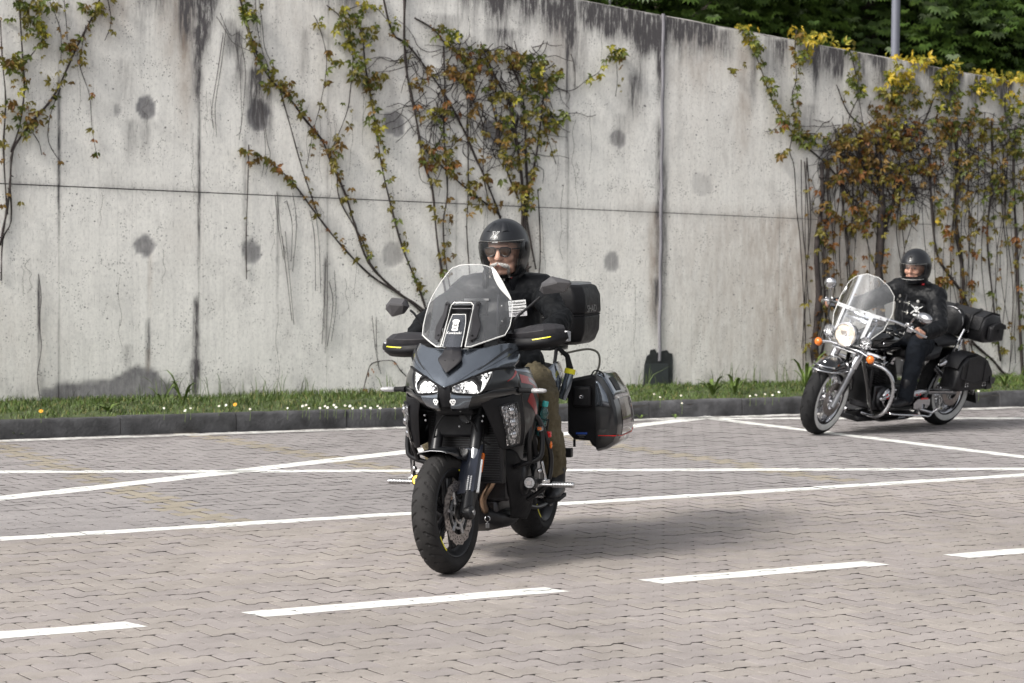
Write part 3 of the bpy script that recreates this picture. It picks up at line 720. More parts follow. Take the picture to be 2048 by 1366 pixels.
# --- centre left fan
v = Vine('slender creeper fanning over the wall between tie holes, behind small round mirror', (842, 612))
v.add_stem([(475, -20), (490, 40), (505, 90), (520, 130), (545, 165), (580, 200), (605, 235), (640, 280), (660, 320), (690, 390), (708, 450), (735, 525), (790, 585), (835, 612), (880, 660), (910, 760)], .005, .009, leaf=95, wts=BR, span=(.12, .62), spread=13)
v.add_stem([(476, -10), (492, 60), (515, 120), (545, 150)], .004, .004, leaf=42, wts=GR, spread=10, size=.060)
v.add_stem([(478, 300), (520, 315), (555, 335), (590, 370), (630, 430), (680, 490), (740, 550), (800, 590), (850, 640), (890, 760)], .004, .007, leaf=46, wts=BR, span=(0, .62), spread=9)
v.add_stem([(560, 180), (578, 250), (605, 340), (635, 430)], .004, .004, leaf=12, wts=BR, spread=8); v.add_stem([(625, 30), (640, 60), (652, 120), (642, 200), (626, 265), (614, 335)], .003, .002, leaf=42, wts=OL, spread=10, size=.052)
v.add_stem([(690, 20), (720, 60), (730, 130), (740, 190), (750, 260), (762, 330), (778, 400), (802, 490), (830, 560), (850, 620), (885, 760)], .005, .008, leaf=120, wts=OL, span=(.05, .93), spread=11)
v.add_stem([(650, 10), (680, 40), (702, 100), (700, 180), (690, 230), (657, 310)], .004, .003, leaf=45, wts=OL, spread=12); v.add_stem([(690, 22), (730, 10), (752, 18), (775, 40), (795, 50)], .003, .002, leaf=22, wts=LI, spread=9)
v.add_stem([(657, 310), (672, 345), (680, 400), (722, 484), (738, 528)], .004, .005, leaf=22, wts=BR, spread=9); v.add_stem([(495, 290), (492, 380), (490, 470), (492, 560)], .004, .003, leaf=6, wts=RU)
for _ in range(46):        # dry rootlets left on the concrete
    u, y0 = lr.uniform(20, 1290), lr.choice((lr.uniform(20, 250), lr.uniform(250, 640))); L_r = lr.uniform(40, 170)
    v.add_stem([(u + lr.gauss(0, 3), y0 + L_r * k / 5) for k in range(6)], .0012, .001, 'stem_dead', wig=2.5, n=4, tend=True)
for P in ([(435, 35), (455, 62), (470, 85), (520, 112)], [(446, 70), (432, 140), (420, 215), (425, 258)], [(512, -10), (516, 60), (525, 100), (545, 155)], [(470, 85), (482, 150), (478, 250), (474, 270)], [(515, 200), (526, 260), (530, 310), (523, 355)], [(548, 390), (556, 460), (565, 520)], [(620, 420), (628, 480), (632, 580)], [(648, 520), (650, 600), (640, 690)], [(575, 400), (580, 450), (578, 520)], [(745, 630), (748, 690), (757, 740)], [(560, 470), (575, 560), (580, 640)], [(660, 560), (662, 610), (655, 690)]):
    v.add_stem(P, .003, .002, 'stem_dead', wig=3.5)
    v.add_stem([(a + lr.uniform(3, 9), b_ + lr.uniform(-20, 20)) for a, b_ in P], .002, .0014, 'stem_dead', wig=4)
v.add_stem([(723, 790), (733, 750), (745, 727), (783, 723), (800, 740), (835, 775)], .004, .003, leaf=10, wts=[('leaf_rust', 1)], spread=6, size=.035)
v.clump(705, 60, 48, 40, 70, GR); v.clump(700, 130, 34, 30, 34, GR); v.clump(740, 160, 34, 22, 28, OL); v.clump(550, 165, 32, 18, 24, OL); v.clump(500, 20, 16, 30, 18, GR); v.clump(672, 300, 12, 10, 5, BR); v.clump(725, 15, 32, 10, 14, LI); v.clump(500, 312, 26, 14, 16, BR); v.clump(745, 235, 20, 40, 22, OL)
v.done()
# --- centre, behind the rider
v = Vine('tangled bronze creeper on the wall above the grey motorcycle rider', (1045, 620))
for P, a, b, lf, wt in (([(806, -20), (808, 76), (812, 152), (825, 213), (838, 278), (848, 331), (863, 381), (872, 476), (884, 560), (905, 660), (930, 760)], .009, .007, 26, BR), ([(764, -10), (783, 65), (815, 90), (867, 160), (897, 202), (931, 267), (950, 316), (970, 358), (996, 430), (1012, 500), (1020, 620)], .006, .007, 34, BR),
        ([(829, 34), (867, 57), (890, 88), (928, 122), (931, 171), (935, 229), (935, 381), (933, 457), (940, 560), (950, 700)], .005, .004, 60, RU), ([(886, 95), (890, 180), (888, 267), (893, 381), (886, 450), (892, 540), (915, 660), (935, 760)], .006, .004, 80, BR), ([(836, 282), (867, 316), (905, 354), (943, 385), (981, 415), (1000, 433)], .006, .005, 40, BR),
        ([(962, 95), (989, 152), (1019, 213), (1030, 286), (1042, 362), (1042, 450), (1048, 560), (1045, 610)], .007, .014, 50, OL), ([(1011, 114), (1038, 164), (1050, 229), (1051, 305), (1053, 381), (1049, 440), (1056, 560)], .006, .012, 52, OL), ([(1061, 122), (1084, 171), (1082, 229), (1072, 305), (1057, 381), (1054, 440), (1070, 540)], .005, .008, 46, OL),
        ([(981, 190), (996, 267), (1015, 343), (1034, 400)], .005, .006, 30, OL), ([(905, 126), (962, 244), (966, 343), (981, 420)], .005, .004, 20, RU), ([(1075, 380), (1078, 440), (1080, 520), (1076, 560)], .004, .004, 0, RU), ([(1085, 250), (1100, 290), (1112, 330)], .003, .002, 10, RU)):
    v.add_stem(P, a, b, leaf=lf, wts=wt, span=(.05, .8), spread=15)
v.add_stem([(1095, 160), (1122, 179), (1149, 179), (1172, 160), (1198, 141), (1217, 107), (1240, 110)], .003, .002, leaf=40, wts=LI + GR, span=(.5, 1), spread=10); v.add_stem([(1229, 112), (1232, 160), (1229, 192)], .002, .0015, leaf=10, wts=BR, spread=7, size=.045); v.add_stem([(1142, 108), (1148, 140), (1149, 178)], .003, .002)
for _ in range(150): v.squiggle(lr.uniform(815, 1110), lr.uniform(80, 240), lr.uniform(40, 120))
for _ in range(35): v.squiggle(lr.uniform(830, 1080), lr.uniform(200, 300), lr.uniform(60, 140))
v.clump(890, 70, 28, 16, 24, GR); v.clump(955, 110, 48, 24, 44, OL); v.clump(1010, 115, 34, 18, 28, BR); v.clump(925, 140, 26, 40, 30, RU); v.clump(1065, 120, 30, 16, 26, GR); v.clump(1090, 150, 34, 30, 46, OL); v.clump(1060, 200, 40, 50, 60, GR); v.clump(1110, 235, 22, 18, 20, GR); v.clump(1085, 260, 26, 26, 22, OL); v.clump(870, 225, 26, 18, 18, OL); v.clump(890, 300, 30, 40, 26, BR); v.clump(860, 320, 24, 16, 14, BR); v.clump(1020, 300, 34, 40, 30, OL); v.clump(1030, 360, 34, 30, 18, BR); v.clump(940, 370, 22, 10, 8, BR); v.clump(985, 180, 24, 20, 16, OL); v.clump(1222, 105, 22, 12, 14, GR); v.clump(830, 160, 24, 24, 14, BR); v.clump(1000, 240, 20, 16, 12, GR)
v.done()
# --- right: strands hanging at the top, trunk with whitish bark, thick trunk, and the dense end
def hang(v, u0, u1, y0, y1, n, r=.003, lf=5, wts=RU, m='stem_bark'):
    for _ in range(n):
        u = lr.uniform(u0, u1); a, b = y0 + lr.uniform(-40, 40), y1 + lr.uniform(-120, 40)
        v.add_stem([(u, a), (u + lr.gauss(0, 6), a + (b - a) * .33), (u + lr.gauss(0, 8), a + (b - a) * .66), (u + lr.gauss(0, 10), b)], r * lr.uniform(.7, 1.6), r * .7, m, leaf=lf, wts=wts, spread=10)
v = Vine('creeper strand hanging in a green ribbon over the wall top beside the joint', (1634, 790))
v.add_stem([(1478, 53), (1503, 91), (1521, 141), (1538, 186), (1556, 228), (1577, 260), (1605, 288), (1640, 320), (1672, 351), (1696, 387), (1717, 408)], .004, .007, leaf=120, wts=GR, span=(0, .52), spread=13)
v.add_stem([(1591, 60), (1587, 105), (1591, 158), (1584, 190), (1591, 239), (1587, 267), (1577, 302), (1584, 337), (1591, 422), (1598, 480), (1605, 600), (1612, 720)], .004, .003, leaf=95, wts=GR + BR, span=(0, .5), spread=10)
v.add_stem([(1640, 325), (1642, 400), (1632, 500), (1636, 600), (1628, 700), (1636, 795)], .014, .030, leaf=26, wts=RU, span=(.1, .9), n=8); v.add_stem([(1650, 330), (1652, 420), (1645, 520), (1650, 640), (1640, 720)], .006, .010, leaf=20, wts=RU)
v.add_stem([(1528, 265), (1545, 262), (1560, 245)], .003, .002, leaf=12, wts=BR, spread=8); v.add_stem([(1577, 300), (1562, 308), (1553, 312)], .003, .002, leaf=10, wts=BR, spread=8); v.add_stem([(1600, 265), (1635, 270), (1660, 285), (1690, 290)], .003, .003, leaf=26, wts=BR, spread=9)
v.add_stem([(1672, 169), (1696, 225), (1724, 253)], .005, .005, leaf=8, wts=OL); v.add_stem([(1715, 195), (1700, 225), (1692, 255)], .004, .003); v.add_stem([(1696, 95), (1707, 141), (1717, 193), (1723, 250)], .004, .003, leaf=45, wts=GR, span=(0, .7), spread=10)
v.clump(1493, 62, 20, 12, 16, YE, over=True); v.clump(1600, 78, 22, 14, 18, YE, over=True); v.clump(1640, 82, 40, 8, 20, YE, over=True); v.clump(1690, 98, 16, 12, 12, YE, over=True); v.clump(1510, 85, 20, 18, 14, LI); v.clump(1475, 135, 18, 20, 7, RU, .045); v.clump(1600, 110, 20, 18, 14, LI); v.clump(1610, 280, 30, 14, 20, GR); v.clump(1700, 160, 12, 30, 14, GR)
hang(v, 1600, 1665, 330, 760, 7, lf=6); v.done()
v = Vine('bushy creeper with a thick dark trunk behind the cruiser windscreen', (1757, 760))
v.add_stem([(1752, 280), (1762, 390), (1758, 480), (1756, 560), (1760, 660), (1757, 770)], .022, .035, leaf=20, wts=RU, span=(0, .8), n=8); v.add_stem([(1800, 330), (1785, 400), (1768, 460), (1758, 520)], .012, .014, leaf=14, wts=RU, n=7); v.add_stem([(1700, 300), (1680, 380), (1690, 460), (1700, 560)], .006, .006, leaf=20, wts=RU)
v.add_stem([(1636, 330), (1660, 318), (1700, 312), (1740, 325)], .006, .006, leaf=14, wts=BR); v.add_stem([(1740, 325), (1760, 300), (1790, 280), (1840, 250), (1870, 190), (1900, 160)], .008, .005, leaf=20, wts=BR)
for _ in range(190): v.squiggle(lr.uniform(1655, 1830), lr.uniform(230, 380), lr.uniform(40, 130), .0026)
hang(v, 1665, 1830, 300, 640, 12, lf=6)
v.clump(1815, 128, 34, 10, 42, YE, over=True); v.clump(1800, 150, 32, 16, 40, YE); v.clump(1780, 175, 26, 22, 30, LI); v.clump(1850, 130, 30, 10, 30, YE, over=True); v.clump(1845, 118, 5, 12, 5, YE); v.clump(1770, 215, 40, 30, 55, BR); v.clump(1810, 195, 36, 28, 46, OL); v.clump(1700, 270, 36, 24, 36, BR); v.clump(1750, 270, 40, 40, 60, RU); v.clump(1800, 260, 36, 40, 55, RU); v.clump(1680, 330, 34, 34, 34, RU); v.clump(1730, 350, 40, 40, 50, RU); v.clump(1790, 340, 36, 44, 46, RU); v.clump(1690, 420, 40, 40, 34, RU); v.clump(1740, 430, 34, 44, 30, RU); v.clump(1800, 420, 30, 40, 26, BR); v.clump(1650, 440, 24, 40, 16, BR); v.clump(1660, 520, 30, 60, 14, RU); v.clump(1745, 530, 30, 40, 12, RU)
v.done()
v = Vine('dense creeper covering the far right wall above the saddlebags', (1960, 740))
v.add_stem([(1905, 260), (1915, 340), (1910, 450), (1925, 560), (1918, 640), (1930, 720)], .012, .016, leaf=40, wts=BR, n=7); v.add_stem([(1855, 300), (1862, 400), (1870, 500), (1892, 545), (1925, 592), (1938, 640)], .009, .009, leaf=24, wts=RU); v.add_stem([(2060, 772), (2010, 748), (1985, 722), (1955, 695), (1940, 680)], .012, .007, n=7)
v.add_stem([(1940, 680), (1945, 720), (1955, 770)], .006, .006); v.add_stem([(2030, 250), (2025, 350), (2030, 460), (2036, 600), (2044, 760)], .010, .010, leaf=40, wts=OL); v.add_stem([(1980, 240), (1985, 360), (1972, 470), (1985, 600), (2000, 720)], .008, .008, leaf=40, wts=BR)
for _ in range(130): v.squiggle(lr.uniform(1830, 2048), lr.uniform(220, 380), lr.uniform(40, 140), .0026)
hang(v, 1840, 2050, 260, 740, 20, lf=9, wts=BR)
v.clump(1890, 150, 26, 26, 44, LI); v.clump(1965, 160, 26, 14, 34, YE, over=True); v.clump(2015, 165, 40, 12, 60, YE, over=True); v.clump(1960, 185, 30, 22, 36, LI); v.clump(2030, 200, 30, 24, 36, LI); v.clump(1880, 190, 34, 30, 44, GR); v.clump(1905, 230, 40, 34, 56, OL); v.clump(1955, 250, 36, 34, 40, OL); v.clump(2025, 260, 34, 46, 50, GR); v.clump(1870, 270, 36, 34, 40, BR); v.clump(1850, 330, 34, 40, 36, RU); v.clump(1930, 320, 40, 40, 36, OL); v.clump(2010, 330, 40, 46, 44, OL); v.clump(1900, 390, 40, 40, 26, BR); v.clump(1970, 410, 40, 46, 26, OL); v.clump(2030, 410, 24, 46, 26, GR); v.clump(1950, 490, 40, 50, 14, BR); v.clump(1875, 470, 24, 44, 16, RU); v.clump(1880, 560, 14, 10, 16, RU); v.clump(2030, 500, 24, 60, 16, BR); v.clump(1930, 570, 24, 20, 8, RU)
v.done()

# ------------------------------------------------------------------ grass and flowers on the verge
mat('grass', (.065, .10, .016), .6, var=.45, vscale=2.5); mat('grass_dry', (.19, .17, .06), .7, var=.3, vscale=3); mat('grass_dark', (.055, .095, .016), .6, var=.3)
gr = np.random.RandomState(9)
def verge_pt(s, q): p0 = K0 + KD * (s + .1) - KN * KW; return p0.lerp(wall_at(s, 0), q)
def blades(n, smin, smax, qf, hf, wf, ml):
    s = gr.uniform(smin, smax, n); q = qf(n); p0 = np.array([verge_pt(a, b)[:2] for a, b in zip(s, q)])
    h, wd = hf(n, s, q), wf(n); a = gr.uniform(0, 6.283, n); ln = gr.normal(0, .35, n) * h; l2 = gr.normal(0, .35, n) * h
    cx, sx = np.cos(a), np.sin(a); z0 = .13 + .03 * q
    def pt(t, side, w): return np.c_[p0[:, 0] + ln * t * t + side * cx * w * wd, p0[:, 1] + l2 * t * t + side * sx * w * wd, z0 + h * t * (1 - .12 * t)]
    vs_ = np.stack([pt(0, -1, 1), pt(0, 1, 1), pt(.55, 1, .8), pt(.55, -1, .8), pt(1, 0, 0)], 1)
    b = (np.arange(n) * 5)[:, None]; quad = b + np.array([[0, 1, 2, 3]]); tri = b + np.array([[3, 2, 4]])
    return vs_.reshape(-1, 3), quad, tri, ml
VV, LL, SS, MI, nv = [], [], [], [], 0
dens = lambda n, s, q: (.022 + .03 * gr.rand(n) + .045 * np.clip(q - .5, 0, 1)) * (.45 + 1.1 * fbm(s * 1.6, q * 2))
for (v_, qd, tr_, ml) in (blades(26000, -5, 16, lambda n: gr.rand(n) ** .8, dens, lambda n: gr.uniform(.0025, .005, n), 0),
                       blades(9000, -5, 16, lambda n: gr.rand(n) ** .6, lambda n, s, q: dens(n, s, q) * 1.1, lambda n: gr.uniform(.003, .006, n), 2),
                       blades(3500, -5, 16, lambda n: gr.rand(n), lambda n, s, q: dens(n, s, q) * 1.15, lambda n: gr.uniform(.002, .004, n), 1),
                       blades(900, -5, 16, lambda n: gr.uniform(.7, 1, n), lambda n, s, q: gr.uniform(.10, .30, n) * sstep(.35, .6, fbm(s * 1.2, s * 0)) + .03, lambda n: gr.uniform(.002, .0045, n), 0)):
    VV.append(v_); LL.append(np.concatenate([qd + nv, ], 0).ravel()); SS.append(np.full(len(qd), 4)); MI.append(np.full(len(qd), ml))
    LL.append((tr_ + nv).ravel()); SS.append(np.full(len(tr_), 3)); MI.append(np.full(len(tr_), ml)); nv += len(v_)
go = raw_mesh('grass', np.vstack(VV), np.concatenate(LL), np.concatenate(SS), ['grass', 'grass_dry', 'grass_dark'], np.concatenate(MI), smooth=True)
tag(go, 'short green grass and taller stalks growing along the foot of the wall', 'grass', kind='stuff')
mat('petal_white', (.80, .80, .78), .6); mat('petal_orange', (.80, .36, .02), .6); mat('flower_eye', (.65, .45, .03), .6); mat('weed', (.10, .15, .03), .55, var=.4, vscale=20); mat('weed_rust', (.22, .10, .03), .6)
def flower(u, v, col, r, label, cat, grp=None):
    p = gp(u, v, .22); e = empty('daisy' if col == 'petal_white' else 'dandelion', (p.x, p.y, .14)); tag(e, label, cat, grp)
    t = Vector((lr.uniform(-.3, .3), -.75, .6)).normalized(); a = t.orthogonal().normalized(); b = t.cross(a); h = Vector((0, 0, .075))
    mb = MB()
    for k in range(12 if col == 'petal_white' else 16):
        an = 6.283 * k / (12 if col == 'petal_white' else 16); d = a * math.cos(an) + b * math.sin(an); sd = t.cross(d); L = r * lr.uniform(.85, 1.1)
        mb.add([h, h + d * L * .6 + sd * L * .22, h + d * L + t * L * lr.uniform(-.1, .2), h + d * L * .6 - sd * L * .22], [(0, 1, 2, 3)])
    mb.build('petals', col, e, smooth=None); MB().ell(h + t * .002, (r * .3,) * 3, 8).build('flower_centre', 'flower_eye', e, smooth=180)
    MB().tube([(0, 0, -.02), h * .5 + Vector((.004, 0, 0)), h], .0018, 5).build('stem', 'weed', e)
for (u, v) in ((328, 812), (381, 812), (438, 808), (452, 806), (605, 808), (612, 806), (640, 812), (655, 811), (672, 810), (690, 807), (705, 812), (722, 812), (741, 812), (760, 812), (618, 812), (650, 808), (668, 806), (700, 808), (730, 808), (755, 808), (575, 812), (370, 817), (500, 814), (1308, 784), (1362, 787), (1364, 802), (1512, 786), (1530, 784), (1545, 786), (1558, 780), (1500, 788), (1957, 778), (1320, 790), (790, 812), (808, 806)):
    flower(u, v + 3, 'petal_white', lr.uniform(.010, .015), 'small white daisy in the verge grass', 'flower', 'daisies in the verge')
flower(82, 821, 'petal_orange', .019, 'orange dandelion in the grass near the left edge', 'flower'); flower(470, 808, 'petal_orange', .019, 'orange dandelion in the grass beside the wall seam', 'flower')
def weed(p, n, L, wd, up, label, grp=None, m='weed', name='weed'):
    e = empty(name, p); tag(e, label, 'weed', grp); mb = MB()
    for k in range(n):
        a = lr.uniform(0, 6.283); l = L * lr.uniform(.6, 1.1); d = Vector((math.cos(a), math.sin(a), 0)); sd = Vector((-d.y, d.x, 0)); u_ = up * lr.uniform(.6, 1.3); pts = []
        for i, w_ in enumerate((.25, .7, 1, .75, 0)):
            t = i / 4; c = d * l * t + Vector((0, 0, u_ * l * (t * 1.5 - t * t * .9))); pts.append((c + sd * wd * w_ + Vector((0, 0, wd * .3 * w_)), c, c - sd * wd * w_ + Vector((0, 0, wd * .3 * w_))))
        mb.grid([list(q) for q in pts])
    mb.build('leaves', m, e, smooth=180); return e
for (u, v, n, L) in ((28, 874, 9, .10), (82, 870, 10, .12), (105, 868, 6, .08), (160, 864, 12, .15), (240, 860, 12, .12), (322, 860, 8, .10), (405, 856, 12, .17), (512, 853, 9, .14), (596, 850, 12, .17), (640, 848, 8, .10), (735, 844, 9, .13), (1280, 836, 7, .07), (1930, 812, 6, .06), (1350, 835, 6, .05), (1110, 838, 6, .06)):
    weed(gp(u, v + 2) + KN * .01, n, L, .010, 1.0, 'small weed rooted at the kerb foot', 'weeds along the kerb foot')
def wv(u, v): p = gp(u, v, .15); return (p.x, p.y, .15)
weed(wv(215, 824), 7, .13, .03, .7, 'round pale green plantain leaves in the grass below the damp patch'); weed(wv(1425, 792), 10, .17, .018, 1.5, 'leafy dock plant in the verge beside the bitumen skirt'); weed(wv(1470, 789), 12, .16, .019, 1.5, 'broad leafy dock plant between skirt and cruiser'); weed(wv(1612, 780), 9, .24, .02, 1.9, 'tall leafy plant behind the cruiser front wheel'); weed(wv(2010, 774), 10, .15, .015, 1.5, 'leafy plant at the wall below the saddlebag'); weed(wv(365, 812), 8, .2, .014, 1.8, 'upright green weed beside the stained wall seam'); weed(wv(325, 812), 6, .2, .012, 2.0, 'dark upright weed in front of the damp patch'); weed(wv(1955, 770), 10, .22, .016, 1.8, 'green weed at the twisted vine root')

# ------------------------------------------------------------------ trees behind the wall
leafmat('chestnut_leaf', (.036, .074, .012), (.072, .122, .02), .5); mat('bark', (.06, .05, .042), .9, var=.3, bump=.6, bscale=12); mat('blossom', (.62, .52, .40), .7)
def crown_mesh(seed):
    r = np.random.RandomState(seed); V_, F_, nv = [], [], 0
    tmpl = []
    for k, a in enumerate((-80, -45, -15, 15, 45, 80)):
        a = math.radians(a); d = np.array([math.sin(a), 0, -math.cos(a) * .7]); sd = np.array([math.cos(a), 0, math.sin(a)]) * .16
        tmpl += [d * .05, d * .6 + sd + [0, .12, 0], d * 1.0 + [0, .0, -.18], d * .6 - sd + [0, .12, 0]]
    tmpl = np.array(tmpl); q = np.array([[4 * i, 4 * i + 1, 4 * i + 2, 4 * i + 3] for i in range(6)])
    nb = 230
    for b in range(nb):
        u = r.normal(0, 1, 3); u /= np.linalg.norm(u); rad = r.uniform(.55, 1.0) ** .6; c = u * rad * np.array([3.3, 3.3, 3.9]) * (1 + .16 * math.sin(5 * u[0] + 3 * u[2] + seed))
        out = math.atan2(c[1], c[0]); n = 92; br = r.uniform(.45, .8)
        for _ in range(n):
            p = c + r.normal(0, 1, 3) * np.array([br, br, br * .38]) * .62; p[2] -= .12 * ((p[0] - c[0]) ** 2 + (p[1] - c[1]) ** 2) / br
            L = r.uniform(.09, .17); az = out - math.pi / 2 + r.normal(0, .9); tl = r.uniform(.2, 1.15)
            ct, st = math.cos(tl), math.sin(tl); T = tmpl * L; x, y, z = T[:, 0], T[:, 1] * ct - T[:, 2] * st, T[:, 1] * st + T[:, 2] * ct
            ca2, sa2 = math.cos(az), math.sin(az); V_.append(np.c_[p[0] + x * ca2 - y * sa2, p[1] + x * sa2 + y * ca2, p[2] + z]); F_.append(q + nv); nv += 24
    V_, F_ = np.vstack(V_), np.vstack(F_)
    o = raw_mesh('crown', V_, F_.ravel(), np.full(len(F_), 4), ['chestnut_leaf'], smooth=True); return o
crowns = [crown_mesh(1), crown_mesh(2)]
def tree(x, y, z0, zc, s, k, rot, label):
    e = empty('chestnut_tree', (x, y, z0), (0, 0, rot)); tag(e, label, 'tree', 'chestnut trees behind the wall')
    o = crowns[k] if crowns[k].parent is None else crowns[k].copy()
    if o is not crowns[k]: COL.objects.link(o)
    o.parent = e; o.location = (0, 0, zc - z0); o.scale = (s, s, s)
    mb = MB(); mb.limb([(0, 0, -.1), (.05, 0, 1.2), (0, .06, zc - z0 - 1.2), (0, 0, zc - z0 + 2)], [.24, .2, .16, .06], 10)
    for i in range(9):
        a = i * .7 + lr.random(); h = zc - z0 - 1.6 + i * .35; d = Vector((math.cos(a), math.sin(a), .45)); mb.limb([(0, 0, h), Vector((0, 0, h)) + d * 1.1 * s, Vector((0, 0, h)) + d * 2.3 * s + Vector((0, 0, .4))], [.09, .06, .025], 7)
    mb.build('trunk', 'bark', e, smooth=180)
    for i in range(26):
        a = rnd.uniform(0, 6.283); el = rnd.uniform(-.35, .9); d = Vector((math.cos(a) * math.cos(el) * 3.35, math.sin(a) * math.cos(el) * 3.35, math.sin(el) * 3.9)) * s + Vector((0, 0, zc - z0))
        b = MB(); b.loft([[d + Vector((math.cos(t) * r_, math.sin(t) * r_, h)) for t in [j * 1.0472 for j in range(6)]] for r_, h in ((.02, 0), (.05, .04), (.042, .12), (.025, .2), (.004, .26))]); b.build('blossom', 'blossom', e, smooth=180)
tree(1.6, 34.5, 1.4, 5.9, 1.0, 0, .3, 'dark chestnut tree above the wall beside the pale thin pole'); tree(5.2, 35.5, 1.4, 5.6, 1.0, 1, 1.7, 'chestnut tree with spreading leaf sprays above the wall, beside the grey lamp post')
tree(8.6, 37, 1.4, 5.8, 1.05, 0, 3.1, 'chestnut tree with cream blossom candles at the right edge of the photo'); tree(3.4, 41, 1.6, 6.0, 1.15, 1, 4.0, 'dim chestnut tree standing behind the front row, mostly hidden'); tree(7.4, 43, 1.6, 6.2, 1.2, 0, 5.2, 'shadowed chestnut tree standing far back at the right'); tree(-.8, 40, 1.6, 6.2, 1.15, 0, .9, 'chestnut tree standing far back above the wall joint'); tree(11.5, 42, 1.6, 6.2, 1.2, 1, 2.2, 'shadowed chestnut tree beyond the right edge of the wall')

# ------------------------------------------------------------------ lamp posts
mat('post_grey', (.17, .178, .215), .45, metal=.3, var=.08, vscale=3); mat('post_white', (.62, .64, .68), .5); mat('lamp_glass', (.6, .6, .58), .3)
def lamp_post(u, v, depth, r, h, m, label):
    d = ray(u, v); p = d * (depth / d.y); e = empty('lamp_post', (p.x, p.y, .9)); tag(e, label, 'lamp post')
    MB().lathe([(r * 1.25, -.3), (r * 1.25, .9), (r * 1.02, .95), (r, 1.0), (r * .92, h - 1.2), (.0, h - 1.2)], (0, 0, 0), (0, 0, 1), 20).build('pole', m, e)
    MB().tube([(0, 0, h - 1.25), (0, -.15, h - 1.0), (0, -.7, h - .9)], r * .6, 10).build('arm', m, e); MB().box((0, -.95, h - .88), (.22, .6, .1)).build('lamp_head', m, e, bevel=.03); MB().box((0, -.95, h - .935), (.16, .45, .02)).build('lens', 'lamp_glass', e)
lamp_post(1791, 60, 26.6, .049, 7.2, 'post_grey', 'grey steel lamp post rising behind the wall at the right'); lamp_post(1222, 5, 33, .036, 9, 'post_white', 'thin pale pole just showing over the wall top')
# ================================================================== MOTORCYCLE MATERIALS
def paint(name, col, rough=.28, metal=.6, coat=1.0):
    return mat(name, col, rough, metal, coat=coat, var=.06, vscale=40)
paint('paint_grey', (.135, .155, .185), .2, .8); paint('paint_dark', (.009, .010, .012), .3, .1, .6); paint('paint_red', (.28, .012, .012), .3, .3); paint('paint_maroon', (.05, .016, .015), .25, .4)
mat('plastic_black', (.009, .009, .0105), .5, var=.15, vscale=30, bump=.08, bscale=400, rvar=.08, spec=.2); mat('mirror_shell', (.06, .058, .062), .5, var=.1, vscale=30); mat('plastic_grey', (.026, .025, .028), .48, var=.15, vscale=30, bump=.1, bscale=400, spec=.3)
mat('rubber', (.015, .015, .016), .75, var=.25, vscale=12, bump=.1, bscale=200, spec=.2); mat('rubber_dusty', (.024, .023, .023), .8, var=.3, vscale=9, bump=.1, bscale=150, spec=.2)
mat('metal_black', (.014, .014, .016), .38, .3, var=.2, vscale=20); mat('metal_dark', (.06, .06, .065), .35, .9, var=.25, vscale=15); mat('steel', (.50, .48, .46), .28, 1.0, var=.12, vscale=30)
mat('disc_steel', (.42, .38, .36), .32, 1.0, var=.2, vscale=40); mat('chrome', (.52, .52, .54), .07, 1.0); mat('chrome_dull', (.55, .55, .56), .2, 1.0, var=.1, vscale=20); mat('alloy', (.34, .34, .35), .35, .9, var=.15, vscale=20)
mat('titanium', (.34, .24, .17), .3, 1.0, var=.3, vscale=9); mat('yellow', (.78, .70, .02), .45); mat('orange_lens', (.75, .16, .01), .2, coat=.6); mat('red_lens', (.55, .02, .02), .25, coat=.5)
mat('sticker_white', (.78, .78, .78), .5); mat('sticker_navy', (.016, .020, .034), .4); mat('sticker_blue', (.03, .08, .35), .4); mat('lamp_lit', (.9, .9, .88), .2, emit=(1, .985, .95), es=1.1); mat('lamp_warm', (.9, .85, .75), .2, emit=(1, .86, .66), es=1.5)
mat('turn_clear', (.36, .36, .37), .15, coat=.8, var=.3, vscale=60); mat('led_yellow', (.8, .55, .1), .2, emit=(1, .6, .1), es=.8); mat('seat_vinyl', (.016, .016, .017), .55, bump=.15, bscale=300, spec=.25); mat('leather_bag', (.014, .014, .016), .42, var=.3, vscale=12, bump=.3, bscale=60, spec=.35)
glass('screen_clear', (.965, .975, .985), .065, .03, (.88, .90, .94), ior=1.75); glass('screen_edge', (.95, .96, .96), .7, .1, (.88, .88, .86)); glass('lens_clear', (.98, .98, .98), .02, .02); glass('visor_clear', (.95, .955, .96), .01, .03, ior=1.28); glass('screen_smoke', (.62, .66, .74), .10, .03, (.42, .45, .52))  # the veil of screen_clear also paints in pale sky reflection
mat('bottle_teal', (.05, .42, .40), .25, coat=.3); glass('bottle_plastic', (.45, .80, .82), .12, .05, (.25, .5, .5))
